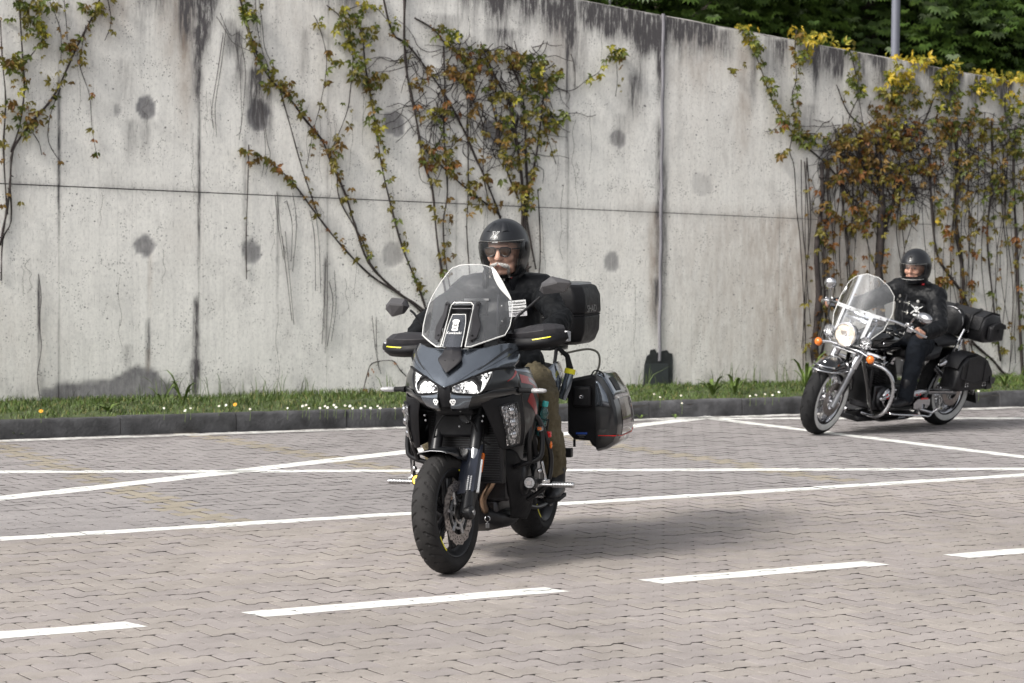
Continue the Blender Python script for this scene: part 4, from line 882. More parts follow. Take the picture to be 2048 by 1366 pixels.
def reflector_mat():
    """bright moulded lamp bowl: facets of chrome, lit cells and dark gaps"""
    m = bpy.data.materials.new('lamp_facets'); m.use_nodes = True; MATS['lamp_facets'] = m; t = m.node_tree; b = t.nodes['Principled BSDF']; N, Lk = t.nodes.new, t.links.new
    co = N('ShaderNodeTexCoord'); vo = N('ShaderNodeTexVoronoi'); vo.inputs['Scale'].default_value = 75; Lk(co.outputs['Object'], vo.inputs['Vector'])
    r = N('ShaderNodeValToRGB'); r.color_ramp.interpolation = 'CONSTANT'; e = r.color_ramp.elements
    e[0].position = 0; e[0].color = (.06, .06, .065, 1); e[1].position = .16; e[1].color = (.62, .62, .64, 1); x = e.new(.5); x.color = (.40, .40, .42, 1); x = e.new(.66); x.color = (.85, .85, .86, 1)
    sp = N('ShaderNodeSeparateColor'); Lk(vo.outputs['Color'], sp.inputs[0]); Lk(sp.outputs[0], r.inputs[0]); Lk(r.outputs[0], b.inputs['Base Color']); b.inputs['Metallic'].default_value = .85; b.inputs['Roughness'].default_value = .15
    bp = N('ShaderNodeBump'); bp.inputs['Strength'].default_value = .8; bp.inputs['Distance'].default_value = .01; Lk(vo.outputs['Distance'], bp.inputs['Height']); Lk(bp.outputs[0], b.inputs['Normal'])
reflector_mat()
def lit_facets():
    m = MATS['lamp_facets'].copy(); m.name = 'lamp_facets_lit'; MATS['lamp_facets_lit'] = m; t = m.node_tree; b = t.nodes['Principled BSDF']; r = t.nodes['Color Ramp']
    for n in t.nodes:
        if n.type == 'TEX_VORONOI': n.inputs['Scale'].default_value = 120
    mx = t.nodes.new('ShaderNodeMath'); mx.operation = 'POWER'; mx.inputs[1].default_value = 1.5; t.links.new(r.outputs[0], mx.inputs[0]); ml = t.nodes.new('ShaderNodeMath'); ml.operation = 'MULTIPLY'; ml.inputs[1].default_value = 1.0; t.links.new(mx.outputs[0], ml.inputs[0])
    b.inputs['Emission Color'].default_value = (1, .98, .95, 1); t.links.new(ml.outputs[0], b.inputs['Emission Strength'])
lit_facets()

def cr(a, b, c, d, t): return .5 * ((2 * b) + (c - a) * t + (2 * a - 5 * b + 4 * c - d) * t * t + (3 * b - a - 3 * c + d) * t ** 3)
class Surf:
    """smooth sheet through a grid of points (rows x cols)"""
    def __init__(s, rows, ref=(-.6, 0, .75)): s.ref = Vector(ref); s.P = [[Vector(p) for p in r] for r in rows]; s.nr, s.nc = len(rows), len(rows[0])
    def row(s, i, u):
        P = s.P[i]; x = min(max(u, 0), .99999) * (s.nc - 1); j = int(x); g = lambda k: P[min(max(k, 0), s.nc - 1)]
        return cr(g(j - 1), g(j), g(j + 1), g(j + 2), x - j)
    def ev(s, u, v):
        x = min(max(v, 0), .99999) * (s.nr - 1); i = int(x); g = lambda k: s.row(min(max(k, 0), s.nr - 1), u)
        return cr(g(i - 1), g(i), g(i + 1), g(i + 2), x - i)
    def nrm(s, u, v):
        e = .01; u, v = min(max(u, e), 1 - e), min(max(v, e), 1 - e); n = (s.ev(u + e, v) - s.ev(u - e, v)).cross(s.ev(u, v + e) - s.ev(u, v - e)).normalized()
        return n if n.dot(s.ev(u, v) - s.ref) > 0 else -n
    def mb(s, nu=16, nv=12, u0=0, u1=1, v0=0, v1=1, off=0.0):
        m = MB(); m.grid([[s.ev(u0 + (u1 - u0) * j / nu, v0 + (v1 - v0) * i / nv) + (s.nrm(u0 + (u1 - u0) * j / nu, v0 + (v1 - v0) * i / nv) * off if off else Vector()) for j in range(nu + 1)] for i in range(nv + 1)]); return m
    def strip(s, a, b, w0, w1, off, n=10):
        """painted band between two (u,v) points"""
        m = MB(); a, b = Vector((*a, 0)), Vector((*b, 0)); d = (b - a).normalized(); q = Vector((-d.y, d.x, 0)); rows = []
        for i in range(n + 1):
            c = a.lerp(b, i / n); w_ = w0 + (w1 - w0) * i / n; r = []
            for k in (-1, 0, 1): p = c + q * w_ * k; r.append(s.ev(p.x, p.y) + s.nrm(p.x, p.y) * off)
            rows.append(r)
        return m.grid(rows)
def both(mb, name, m, parent, sep=True, **kw):
    """left piece and its mirror twin as two parts"""
    a = MB(); a.v = [p.copy() for p in mb.v]; a.f = list(mb.f); o1 = a.build(name, m, parent, **kw)
    b = MB(); b.v = [p.copy() for p in mb.v]; b.f = list(mb.f); b.mir(); o2 = b.build(name, m, parent, **kw); return o1, o2

def tyre_mb(c, Rr, wd, rim, n=360, tread=True, lugs=30):
    c = Vector(c); m = 40; vs_, fs = [], []
    for i in range(n):
        ph = 2 * math.pi * i / n
        for j in range(m + 1):
            s = -1 + 2 * j / m; a = abs(s); sg = 1 if s > 0 else -1
            if a < .74:
                al = s / .74 * R(80); y = wd / 2 * math.sin(al) / math.sin(R(80)) * .98; r = Rr - wd * .40 * (1 - math.cos(al))
                if tread and .06 < a < .70:
                    f1 = (ph / 6.28318 * lugs + (.9 * a * a + .7 * a) + (0 if sg > 0 else .5)) % 1.0
                    f2 = (ph / 6.28318 * lugs + .25 + .8 * a + (0 if sg > 0 else .5)) % 1.0
                    if f1 < .19 and a > .12: r -= .006
                    elif f2 < .13 and .3 < a < .66: r -= .004
            else:
                t = (a - .74) / .26; y = sg * (wd / 2 * (1 - .02 * t + .03 * math.sin(t * 3.1)) - t * t * wd * .11); r0 = Rr - wd * .40 * (1 - math.cos(R(80))); r = r0 + (rim - r0) * t
            vs_.append(c + Vector((math.cos(ph) * r, y, math.sin(ph) * r)))
    k = m + 1
    for i in range(n):
        q = ((i + 1) % n) * k; p = i * k
        for j in range(m): fs.append((p + j, p + j + 1, q + j + 1, q + j))
        fs.append((p + m, p, q, q + m))
    return MB().add(vs_, fs)
def disc_mb(c, y, r0, r1, petals=14, th=.005):
    n = 168; m = 7; mb = MB(); vs_, fs = [], []; c = Vector(c)
    for side in (-1, 1):
        for i in range(n):
            a = 2 * math.pi * i / n; ro = r1 * (1 + .022 * math.sin(petals * a) + .012 * math.sin(2 * petals * a))
            for j in range(m + 1):
                r = r0 + (ro - r0) * j / m; vs_.append(c + Vector((math.cos(a) * r, y + side * th / 2, math.sin(a) * r)))
    k = m + 1; N_ = n * k
    hole = lambda i, j: (i % 6 in (0, 1) and j in (1,)) or ((i + 2) % 6 in (0, 1) and j == 3) or ((i + 4) % 6 in (0, 1) and j == 5)
    for i in range(n):
        p, q = i * k, ((i + 1) % n) * k
        for j in range(m):
            if hole(i, j): 
                fs += [(p + j, p + j + 1, N_ + p + j + 1, N_ + p + j), (q + j, q + j + 1, N_ + q + j + 1, N_ + q + j), (p + j, q + j, N_ + q + j, N_ + p + j), (p + j + 1, q + j + 1, N_ + q + j + 1, N_ + p + j + 1)]; continue
            fs += [(p + j, p + j + 1, q + j + 1, q + j), (N_ + p + j, N_ + q + j, N_ + q + j + 1, N_ + p + j + 1)]
        fs += [(p, q, N_ + q, N_ + p), (p + m, N_ + p + m, N_ + q + m, q + m)]
    return mb.add(vs_, fs)
def arc_strip(c, y, r0, r1, a0, a1, n=10, th=.002):
    c = Vector(c); return MB().loft([[c + Vector((math.cos(a) * r, yy, math.sin(a) * r)) for r, yy in ((r0, y), (r1, y), (r1, y + th), (r0, y + th))] for a in [a0 + (a1 - a0) * i / n for i in range(n + 1)]])

# ================================================================== GREY TOURING MOTORCYCLE
fA, rA = gp(895, 1147), gp(1064, 1075); hA = fA - rA
TA = empty('motorcycle', fA, (R(1.0), 0, math.atan2(hA.y, hA.x)))
tag(TA, 'dark grey touring motorcycle with tall clear screen, hand guards and hard side cases', 'motorcycle')
WBA = hA.length
_ax = Vector((-.454, 0, .891)).normalized(); _sp = Vector((.0, 0, .30)) + Vector((-.035, 0, -.02))
_srot = Matrix.Rotation(R(-8), 3, _ax)
def ST(p): return _sp + _srot @ (p - _sp)
def pA(mb, name, m, par=None, steer=False, **kw):
    if steer: mb.xf(ST)
    return mb.build(name, m, par or TA, **kw)

# ---- front wheel
fc = (0, 0, .30)
whl = MB().lathe([(.222, -.052), (.214, -.046), (.205, -.03), (.192, -.02), (.192, .02), (.205, .03), (.214, .046), (.222, .052), (.217, .055), (.206, .05), (.196, .03), (.180, .022), (.180, -.022), (.196, -.03), (.206, -.05), (.217, -.055)], fc, (0, 1, 0), 72, closed=True)
for k in range(5):
    for da in (-.13, .13):
        a = 2 * math.pi * k / 5 + .5; p0 = Vector((math.cos(a + da * .4) * .035, 0, math.sin(a + da * .4) * .035)); p1 = Vector((math.cos(a + da * 1.6) * .187, 0, math.sin(a + da * 1.6) * .187))
        whl.tube([Vector(fc) + p0, Vector(fc) + p0.lerp(p1, .5), Vector(fc) + p1], [.019, .013, .016], 8, flat=1.0, up=(0, 1, 0))
whl.lathe([(0, -.06), (.035, -.06), (.042, -.03), (.042, .03), (.035, .06), (0, .06)], fc, (0, 1, 0), 24)
FWA = pA(whl, 'wheel', 'metal_black', steer=True)
pA(tyre_mb(fc, .30, .122, .214), 'tyre', 'rubber_dusty', FWA, True, smooth=25)
for sy in (1, -1):
    pA(disc_mb(fc, sy * .066, .108, .158), 'brake_disc', 'disc_steel', FWA, True, smooth=30)
    cr_ = MB()
    for k in range(6):
        a = k * math.pi / 3; cr_.tube([Vector(fc) + Vector((math.cos(a) * .04, sy * .062, math.sin(a) * .04)), Vector(fc) + Vector((math.cos(a + .2) * .112, sy * .066, math.sin(a + .2) * .112))], [.011, .008], 6)
    cr_.lathe([(.07, sy * .060), (.082, sy * .060), (.082, sy * .068), (.07, sy * .068)], fc, (0, 1, 0), 40, closed=True); pA(cr_, 'disc_carrier', 'alloy', FWA, True)
    pA(MB().lathe([(.045, sy * .07), (.055, sy * .07), (.055, sy * .075), (.045, sy * .075)], fc, (0, 1, 0), 40, closed=True), 'sensor_ring', 'steel', FWA, True)
    for (a0, a1) in ((R(108), R(128)), (R(-52), R(-26))): pA(arc_strip(fc, sy * .0545, .2125, .2195, a0 if sy > 0 else a0 + 3.1, a1 if sy > 0 else a1 + 3.1), 'rim_stripe', 'yellow', FWA, True)
# ---- fork
def fk(z, y, dx=0): return Vector(((.30 - z) * .51 + dx, y, z))
for sy in (1, -1):
    y = sy * .108
    fo = pA(MB().tube([fk(.60, y), fk(.66, y), fk(1.06, y)], [.027, .029, .029], 18), 'fork_tube', 'metal_black', steer=True)
    pA(MB().tube([fk(.33, y), fk(.62, y)], .0215, 16), 'stanchion', 'chrome_dull', fo, True)
    lug = MB().tube([fk(.40, y), fk(.33, y), fk(.285, y)], [.026, .034, .036], 14); lug.lathe([(0, y + sy * .0), (.036, y), (.036, y + sy * .035), (.026, y + sy * .042), (0, y + sy * .042)], (0, 0, .30), (0, 1, 0), 24); lug.box((-.055, y - sy * .002, .36), (.05, .05, .10), Matrix.Rotation(R(-27), 3, 'Y'))
    pA(lug, 'axle_clamp', 'metal_black', fo, True, bevel=.004)
    pA(MB().lathe([(0, y + sy * .043), (.014, y + sy * .043), (.014, y + sy * .047), (.008, y + sy * .047), (0, y + sy * .045)], (0, 0, .30), (0, 1, 0), 16), 'axle_bolt', 'alloy', fo, True)
    # guard plate in front of the stanchion
    gpl = MB(); secs = []
    for z, w0, w1 in ((.395, .010, .058), (.41, .008, .060), (.52, .006, .062), (.555, .004, .056), (.61, -.012, .024)):
        c = fk(z, y); secs.append([c + Vector((w1 * .55, -sy * .05, -.004)), c + Vector((w1 * .5, sy * .0, .0)), c + Vector((.0 + w0, sy * .030, .006)), c + Vector((-.028, sy * .034, .012)), c + Vector((-.026, sy * .027, .010)), c + Vector((.004, sy * .022, .004)), c + Vector((w1 * .42, -sy * .004, -.002)), c + Vector((w1 * .47, -sy * .05, -.006))])
    gpl.loft(secs); gd = pA(gpl, 'fork_guard', 'sticker_navy', fo, True, smooth=25)
    pA(MB().tube([fk(.39, y + sy * .033, -.035), fk(.545, y + sy * .033, -.030)], .008, 8), 'reflector_strip', 'sticker_white', fo, True)
    pA(MB().box(fk(.53, y + sy * .024, -.055), (.018, .02, .10), Matrix.Rotation(R(-27), 3, 'Y')), 'side_reflector', 'orange_lens', fo, True, bevel=.004)
    cal = MB().box((-.115, sy * .078, .40), (.075, .045, .12), Matrix.Rotation(R(-40), 3, 'Y')); cal.box((-.125, sy * .108, .40), (.055, .025, .10), Matrix.Rotation(R(-40), 3, 'Y')); pA(cal, 'brake_caliper', 'metal_black', fo, True, bevel=.01)
    hs_ = catmull([(-.115, sy * .10, .45), (-.19, sy * .13, .52), (-.22, sy * .13, .70), (-.24, sy * .10, .86)], 5); pA(MB().tube(hs_, .0045, 6), 'brake_hose', 'rubber', fo, True)
    # unreadable two-line print on the guard, as small strokes
    st_ = MB(); tr_ = random.Random(4)
    for col in (0, 1):
        z = .41
        while z < .475: h = tr_.uniform(.003, .008); st_.add([fk(z, y) + Vector((.040 - .014 * col + q, sy * (.006 + .0085 * col + (.004 if q == 0 else 0)), 0)) for q in (0, .008)] + [fk(z + h, y) + Vector((.040 - .014 * col + q, sy * (.006 + .0085 * col + (.004 if q == 0 else 0)), 0)) for q in (.008, 0)], [(0, 1, 2, 3)]); z += h + .002
    pA(st_, 'guard_print', 'sticker_white', gd, True, smooth=None)
# fender
fd = []
for i in range(19):
    a = R(70 + 90 * i / 18); wv_ = .078 * (1 - .25 * max(0, (i - 12) / 6)); r0 = .322 + .012 * max(0, (3 - i) / 3)
    fd.append([Vector((math.cos(a) * r, yy * wv_, .30 + math.sin(a) * r)) for yy, r in ((-1, r0 - .012 - .045 * min(1, i / 5)), (-.98, r0 - .006 - .014 * min(1, i / 5)), (-.7, r0), (0, r0 + .006), (.7, r0), (.98, r0 - .006 - .014 * min(1, i / 5)), (1, r0 - .012 - .045 * min(1, i / 5)))])
FN = pA(MB().grid(fd), 'fender', 'paint_dark', steer=True, smooth=60, solid=.004)
pA(MB().tube([p + Vector((.003, 0, 0)) for p in fd[0]], .0022, 6), 'fender_edge', 'alloy', FN, True)
for sy in (1, -1): pA(MB().prism([(-.03, sy * .078, .62), (-.14, sy * .08, .60), (-.17, sy * .085, .52), (-.11, sy * .082, .545), (-.05, sy * .08, .57)], (0, sy * .006, 0)), 'fender_stay', 'metal_black', FN, True)

# ---- upper cowl
CW = Surf([[(.030, 0, .922), (.000, .045, .940), (-.055, .125, .975), (-.125, .205, 1.010), (-.27, .272, 1.012)],
           [(-.005, 0, .962), (-.022, .052, .972), (-.085, .135, 1.006), (-.165, .222, 1.035), (-.31, .288, 1.045)],
           [(-.075, 0, 1.035), (-.085, .060, 1.038), (-.135, .145, 1.058), (-.205, .222, 1.080), (-.335, .282, 1.088)],
           [(-.145, 0, 1.105), (-.150, .070, 1.105), (-.185, .150, 1.112), (-.255, .218, 1.128), (-.365, .262, 1.125)]])
cw = CW.mb(26, 18); cw.mirror(); COWL = pA(cw, 'upper_cowl', 'paint_grey', smooth=60, solid=.004)
dk = MB()
for a, b, w0, w1 in (((.52, .30), (.86, .80), .018, .035), ((.60, .22), (.97, .72), .006, .010), ((.30, .10), (.55, .42), .010, .004)): both(CW.strip(a, b, w0, w1, .0018), 'cowl_stripe', 'paint_dark', COWL, smooth=60)

# black trim under the cowl, above the lamps
tm = MB().tube([CW.ev(u, 0) + Vector((.002, 0, -.004)) for u in [i / 14 for i in range(15)]], .006, 6); tm.mirror(); pA(tm, 'cowl_trim', 'plastic_black', COWL)
# centre cover, matt
CC = Surf([[(-.020, 0, .985), (-.022, .004, .986)], [(-.050, 0, 1.022), (-.058, .046, 1.026)], [(-.072, 0, 1.048), (-.082, .062, 1.052)], [(-.100, 0, 1.078), (-.112, .050, 1.074)], [(-.135, 0, 1.122), (-.150, .040, 1.115)], [(-.175, 0, 1.175), (-.185, .034, 1.170)]])
cc = CC.mb(4, 20); cc.mirror(); cc.xf(lambda p: p + Vector((.012, 0, .010))); CCO = pA(cc, 'centre_cover', 'plastic_grey', smooth=30, solid=.006)
pA(MB().ell((-.058, .022, 1.052), (.004, .004, .004), 8).ell((-.058, -.022, 1.052), (.004, .004, .004), 8), 'cover_bolt', 'metal_black', CCO)
# ---- headlights
HL = Surf([[(.012, .030, .900), (.004, .060, .893), (-.010, .110, .890), (-.028, .160, .889), (-.060, .186, .920), (-.120, .206, .990)],
           [(.016, .032, .915), (.004, .060, .922), (-.016, .105, .935), (-.046, .152, .955), (-.085, .186, .975), (-.124, .208, .996)],
           [(.014, .036, .930), (-.006, .062, .942), (-.034, .102, .960), (-.068, .148, .980), (-.100, .184, .994), (-.126, .210, 1.002)]])
hb = HL.mb(20, 8); hb.xf(lambda p: p + Vector((-.022, 0, 0))); h1, h2 = both(hb, 'headlight', 'lamp_facets_lit', TA, smooth=60)
for o, sy in ((h1, 1), (h2, -1)):
    f_ = lambda mb: mb if sy > 0 else mb.mir()
    pA(f_(HL.mb(20, 8)), 'lens', 'lens_clear', o, smooth=60)
    lit = MB()
    for (u0, u1, v0, v1) in ((.42, .56, .16, .62), (.62, .74, .14, .50)): q = HL.mb(6, 4, u0, u1, v0, v1); q.xf(lambda p: p + Vector((-.012, 0, 0))); lit.add(q.v, q.f)
    pA(f_(lit), 'lit_cell', 'lamp_lit', o, smooth=60)
    pc = HL.ev(.2, .45) + Vector((-.010, 0, 0)); pA(f_(MB().lathe([(.0, .004), (.008, .006), (.012, .002), (.014, .004), (.016, 0), (.016, -.02)], pc, (.93, .3, .12), 20)), 'projector', 'chrome', o)
    pA(f_(MB().tube([HL.ev(u, 0) for u in [i / 12 for i in range(13)]] + [HL.ev(1, v) for v in (.5, 1)] + [HL.ev(1 - i / 12, 1) for i in range(13)] + [HL.ev(0, .5)], .004, 6, closed=True)), 'lamp_bezel', 'plastic_black', o)
hk = MB().tube([HL.ev(.45, .35) + Vector((-.03, 0, 0)), HL.ev(.5, .4) + Vector((-.1, 0, .01))], .05, 10); both(hk, 'lamp_housing', 'plastic_black', TA)
# ---- nose bridge and lower beak
NB = Surf([[(.032, 0, .924), (.022, .03, .930)], [(.034, 0, .90), (.022, .035, .898)], [(.030, 0, .865), (.020, .032, .865)], [(.012, 0, .82), (.004, .028, .82)]]); nb = NB.mb(4, 10); nb.mirror(); pA(nb, 'nose_bridge', 'plastic_black', smooth=40, solid=.004)
LB = Surf([[(.022, .030, .898), (.006, .070, .886), (-.030, .160, .884), (-.10, .215, .905), (-.26, .300, .905)],
           [(.026, .030, .868), (.012, .068, .864), (-.030, .150, .862), (-.12, .225, .880), (-.27, .302, .893)],
           [(.016, .028, .828), (.000, .060, .826), (-.055, .130, .832), (-.135, .215, .852), (-.275, .304, .880)],
           [(-.010, .026, .806), (-.03, .055, .806), (-.085, .120, .815), (-.16, .20, .832), (-.285, .296, .868)]])
lb1, lb2 = both(LB.mb(22, 12), 'lower_beak', 'paint_dark', TA, smooth=45, solid=.004)
gb = LB.mb(8, 8, .04, .42, .12, .72, .0055); both(gb, 'beak_panel', 'paint_grey', lb1, smooth=60)
for sy, o in ((1, lb1), (-1, lb2)):
    c = LB.ev(.12, .45); n = LB.nrm(.12, .45); n = n if n.x > 0 else -n; sk = MB(); q1 = Vector((0, 1, 0)); q1 = (q1 - n * q1.dot(n)).normalized(); q2 = n.cross(q1); q2 = q2 if q2.z > 0 else -q2
    outl = [(-.006, -.016), (.006, -.016), (.008, -.008), (.014, -.002), (.014, .008), (.008, .015), (-.008, .015), (-.014, .008), (-.014, -.002), (-.008, -.008)]
    sk.prism([c + n * .0075 + q1 * a * 1.05 + q2 * b for a, b in outl], n * .001); sk = sk if sy > 0 else sk.mir(); so = pA(sk, 'skull_sticker', 'sticker_white', o, smooth=None)
    ey = MB()
    for a, b in ((-.006, .003), (.006, .003), (0, -.006)): ey.prism([c + n * .0087 + q1 * (a + .0032 * math.cos(t)) + q2 * (b + .0034 * math.sin(t)) for t in [k * 1.0472 for k in range(6)]], n * .0006)
    pA(ey if sy > 0 else ey.mir(), 'skull_eye', 'plastic_black', so, smooth=None)
# ---- side panel with cornering lamp
SP = Surf([[(-.055, .150, .868), (-.11, .215, .862), (-.18, .265, .868), (-.280, .300, .895)],
           [(-.095, .175, .79), (-.125, .225, .79), (-.19, .276, .80), (-.30, .308, .81)],
           [(-.160, .195, .69), (-.175, .238, .69), (-.225, .274, .70), (-.34, .304, .70)],
           [(-.215, .210, .605), (-.225, .235, .60), (-.265, .260, .605), (-.37, .285, .61)]])
s1, s2 = both(SP.mb(18, 18), 'side_cowl', 'plastic_black', TA, smooth=40, solid=.005)
for o, sy in ((s1, 1), (s2, -1)):
    f_ = lambda mb: mb if sy > 0 else mb.mir()
    cl = SP.mb(8, 12, .42, .80, .22, .90, .004); cl.xf(lambda p: p); c0 = SP.ev(.6, .56)
    body = pA(f_(cl), 'cornering_lamp', 'lamp_facets', o, smooth=60)
    e_ = [SP.ev(u, v) + SP.nrm(u, v) * .006 for u, v in ((.42, .22), (.61, .20), (.80, .22), (.84, .5), (.83, .74), (.74, .90), (.60, .93), (.52, .88), (.46, .6))]
    pA(f_(MB().tube(e_, .0055, 6, closed=True)), 'lamp_frame', 'metal_black', o)
    for v in (.34, .54, .74): pA(f_(MB().ell(SP.ev(.64, v) + SP.nrm(.64, v) * .004, (.014, .020, .022), 12)), 'led_cell', 'chrome', body, smooth=60)
    pA(f_(SP.mb(8, 10, .43, .82, .21, .9, .012)), 'lens', 'lens_clear', body, smooth=60)
# ---- outer side fairing with red graphic, back to the tank
SF = Surf([[(-.265, .272, 1.008), (-.36, .300, 1.008), (-.48, .290, 1.0), (-.62, .235, .985)], [(-.28, .300, .90), (-.38, .332, .90), (-.50, .325, .89), (-.66, .25, .88)], [(-.30, .308, .81), (-.40, .338, .79), (-.52, .325, .78), (-.66, .25, .78)], [(-.34, .304, .70), (-.42, .326, .68), (-.52, .305, .68), (-.62, .25, .70)], [(-.37, .285, .61), (-.43, .298, .59), (-.50, .28, .60), (-.58, .235, .63)]])
f1, f2 = both(SF.mb(16, 20), 'side_fairing', 'paint_dark', TA, smooth=45, solid=.004)
for o, sy in ((f1, 1), (f2, -1)):
    f_ = lambda mb: mb if sy > 0 else mb.mir()
    rd = MB()
    for a, b, w0, w1 in (((.10, .14), (.75, .24), .045, .03), ((.22, .34), (.50, .60), .10, .03), ((.40, .22), (.62, .34), .04, .05)): q = SF.strip(a, b, w0, w1, .0014); rd.add(q.v, q.f)
    pA(f_(rd), 'red_graphic', 'paint_red', o, smooth=60); sv = SF.strip((.30, .16), (.75, .26), .02, .03, .0018); pA(f_(sv), 'silver_graphic', 'alloy', o, smooth=60)
    pA(f_(SF.strip((.02, .04), (.6, .10), .016, .012, .0016)), 'grey_edge', 'paint_grey', o, smooth=60)
# gloss cheek between lamp, cowl and beak
CK = Surf([[(-.122, .204, 1.006), (-.19, .242, 1.008), (-.27, .273, 1.010)], [(-.090, .205, .958), (-.175, .262, .958), (-.268, .298, .958)], [(-.040, .170, .898), (-.13, .236, .905), (-.26, .303, .908)]])
k1, k2 = both(CK.mb(10, 10), 'cheek_panel', 'paint_dark', TA, smooth=60, solid=.003)
for o, sy in ((k1, 1), (k2, -1)): rq = CK.strip((.55, .62), (.98, .20), .02, .05, .0016); pA(rq if sy > 0 else rq.mir(), 'red_line', 'paint_red', o, smooth=60)
# ---- turn signals
for sy in (1, -1):
    b = MB().tube([(-.255, sy * .30, .895), (-.265, sy * .335, .894), (-.27, sy * .362, .893)], [.016, .012, .013], 12); ts = pA(b, 'turn_signal', 'rubber')
    le = MB(); rgs = []
    for y, a, h in ((.360, .010, .010), (.368, .020, .0135), (.42, .020, .0125), (.436, .012, .008), (.440, .004, .003)): rgs.append([(-.272 + math.cos(t) * a, sy * y, .893 + math.sin(t) * h) for t in [k * math.pi / 6 for k in range(12)]])
    le.loft(rgs); pA(le, 'lens', 'turn_clear', ts, smooth=50)
# ---- inner front: radiator, horn, fork yokes, dark ducting
pA(MB().box((-.33, 0, .60), (.05, .40, .36)), 'radiator', 'metal_black', bevel=.006)
fins = MB()
for k in range(26): fins.box((-.303, 0, .44 + k * .0125), (.004, .36, .003))
pA(fins, 'radiator_fins', 'metal_dark')
pA(MB().lathe([(0, .03), (.025, .032), (.034, .026), (.036, 0), (.02, -.03), (0, -.03)], (-.19, .045, .765), (1, .1, 0), 20), 'horn', 'metal_black', smooth=30); pA(MB().lathe([(.026, .031), (.030, .033), (.033, .029)], (-.19, .045, .765), (1, .1, 0), 20), 'horn_ring', 'metal_dark')
pA(MB().box((-.20, 0, .80), (.16, .20, .05)).box((-.24, 0, .72), (.10, .26, .12)), 'duct', 'plastic_black', bevel=.015)
pA(MB().box((-.275, 0, .86), (.09, .27, .045)).box((-.36, 0, 1.05), (.09, .27, .035)).tube([(-.29, 0, .86), (-.35, 0, 1.04)], .035, 12), 'fork_yoke', 'metal_black', steer=True, bevel=.008)
bt_ = MB()
for (x, y, z) in ((-.10, .16, .775), (-.10, .155, .75), (-.10, -.145, .775), (-.10, -.14, .75), (-.12, .03, .72), (-.09, .045, .80)): bt_.ell((x, y, z), .006, 8)
pA(bt_, 'fairing_bolt', 'alloy')
both(MB().tube(catmull([(-.13, .05, .78), (-.15, .10, .72), (-.17, .12, .66), (-.24, .15, .62)], 5), .005, 6), 'cable', 'rubber', TA)
# ---- windscreen
def scr(y, t):
    """t 0 bottom .. 1 top"""
    z = 1.105 + t * .405; return Vector((-.105 - (z - 1.105) * .82 - 3.1 * y * y * (1 - .2 * t), y, z + .012))
def scr_w(t): return float(np.interp(t, [0, .12, .30, .52, .62, .80, .93, 1], [.218, .230, .230, .222, .204, .160, .122, .090]))
def scr_lo(y): return .0 if abs(y) < .09 else (abs(y) - .09) / .14 * .14
ws = MB(); NT = 30; cols = [-1 + 2 * j / 28 for j in range(29)]
rowsL, rowsR, rowsT = [], [], []
TC = .52
for i in range(NT + 1):
    t = i / NT; wdt = scr_w(t)
    if t <= TC + 1e-6:
        yc = .064 - .012 * t
        for sgn, L in ((1, rowsL), (-1, rowsR)): L.append([scr(sgn * (yc + (wdt - yc) * j / 12), max(t, scr_lo(yc + (wdt - yc) * j / 12) * (1 - t / TC) + t)) for j in range(13)])
    if t >= TC - 1 / NT: rowsT.append([scr(wdt * c, t - (0.03 * c ** 4 if t > .97 else 0)) for c in cols])
ws.grid(rowsL); WS = pA(ws, 'windscreen', 'screen_clear', smooth=180)
w2 = MB().grid(rowsR); w2.grid(rowsT); n0 = len(WS.data.vertices)
WS2 = pA(w2, 'screen_panel', 'screen_clear', WS, smooth=180)
rim_ = [r[-1] for r in rowsL] + [r[-1] for r in rowsT[2:]] + rowsT[-1][::-1][1:-1] + [r[0] for r in rowsT[:1:-1]] + [r[-1] for r in rowsR[::-1]]
pA(MB().tube(rim_, .0024, 6), 'screen_rim', 'screen_edge', WS)
ci = [r[0] for r in rowsL]; ci2 = [r[0] for r in rowsR]
pA(MB().tube(rowsL[0][::-1] + ci[1:] + [scr(y, TC + .012) for y in (.045, .02, 0, -.02, -.045)] + ci2[::-1] + rowsR[0][1:], .0038, 6), 'cutout_rim', 'screen_edge', WS)
# pale sheet on the left screen shoulder; the glare is in its colour
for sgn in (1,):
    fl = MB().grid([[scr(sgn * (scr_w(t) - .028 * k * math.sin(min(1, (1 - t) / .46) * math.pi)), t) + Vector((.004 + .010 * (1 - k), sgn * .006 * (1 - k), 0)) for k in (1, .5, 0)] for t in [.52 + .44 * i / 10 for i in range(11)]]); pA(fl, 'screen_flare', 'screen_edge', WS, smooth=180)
# vent frame, inner screen and emblem in the cut-out
vf = MB().tube([scr(.052, .04) + Vector((.004, 0, 0)), scr(.056, .5) + Vector((-.004, 0, 0)), scr(.045, .54) + Vector((-.004, 0, 0)), scr(-.045, .54) + Vector((-.004, 0, 0)), scr(-.056, .5) + Vector((-.004, 0, 0)), scr(-.052, .04) + Vector((.004, 0, 0))], .006, 8); pA(vf, 'vent_frame', 'plastic_black', WS)
pA(MB().grid([[scr(y, t) + Vector((-.035, 0, 0)) for y in (-.06, 0, .06)] for t in (0, .25, .54)]), 'vent_back', 'plastic_black', WS, solid=.003)
pA(MB().tube([scr(.05, .46) + Vector((-.005, 0, 0)), scr(-.05, .46) + Vector((-.005, 0, 0))], .0025, 6), 'vent_bar', 'alloy', WS)
IS = Surf([[scr(y, t) + Vector((.030 - .010 * t - 3 * y * y, 0, -.012)) for y in (-.047 * k, -.02, .02, .047 * k)] for t, k in ((.03, 1.05), (.2, 1.0), (.33, .9), (.42, .72))])
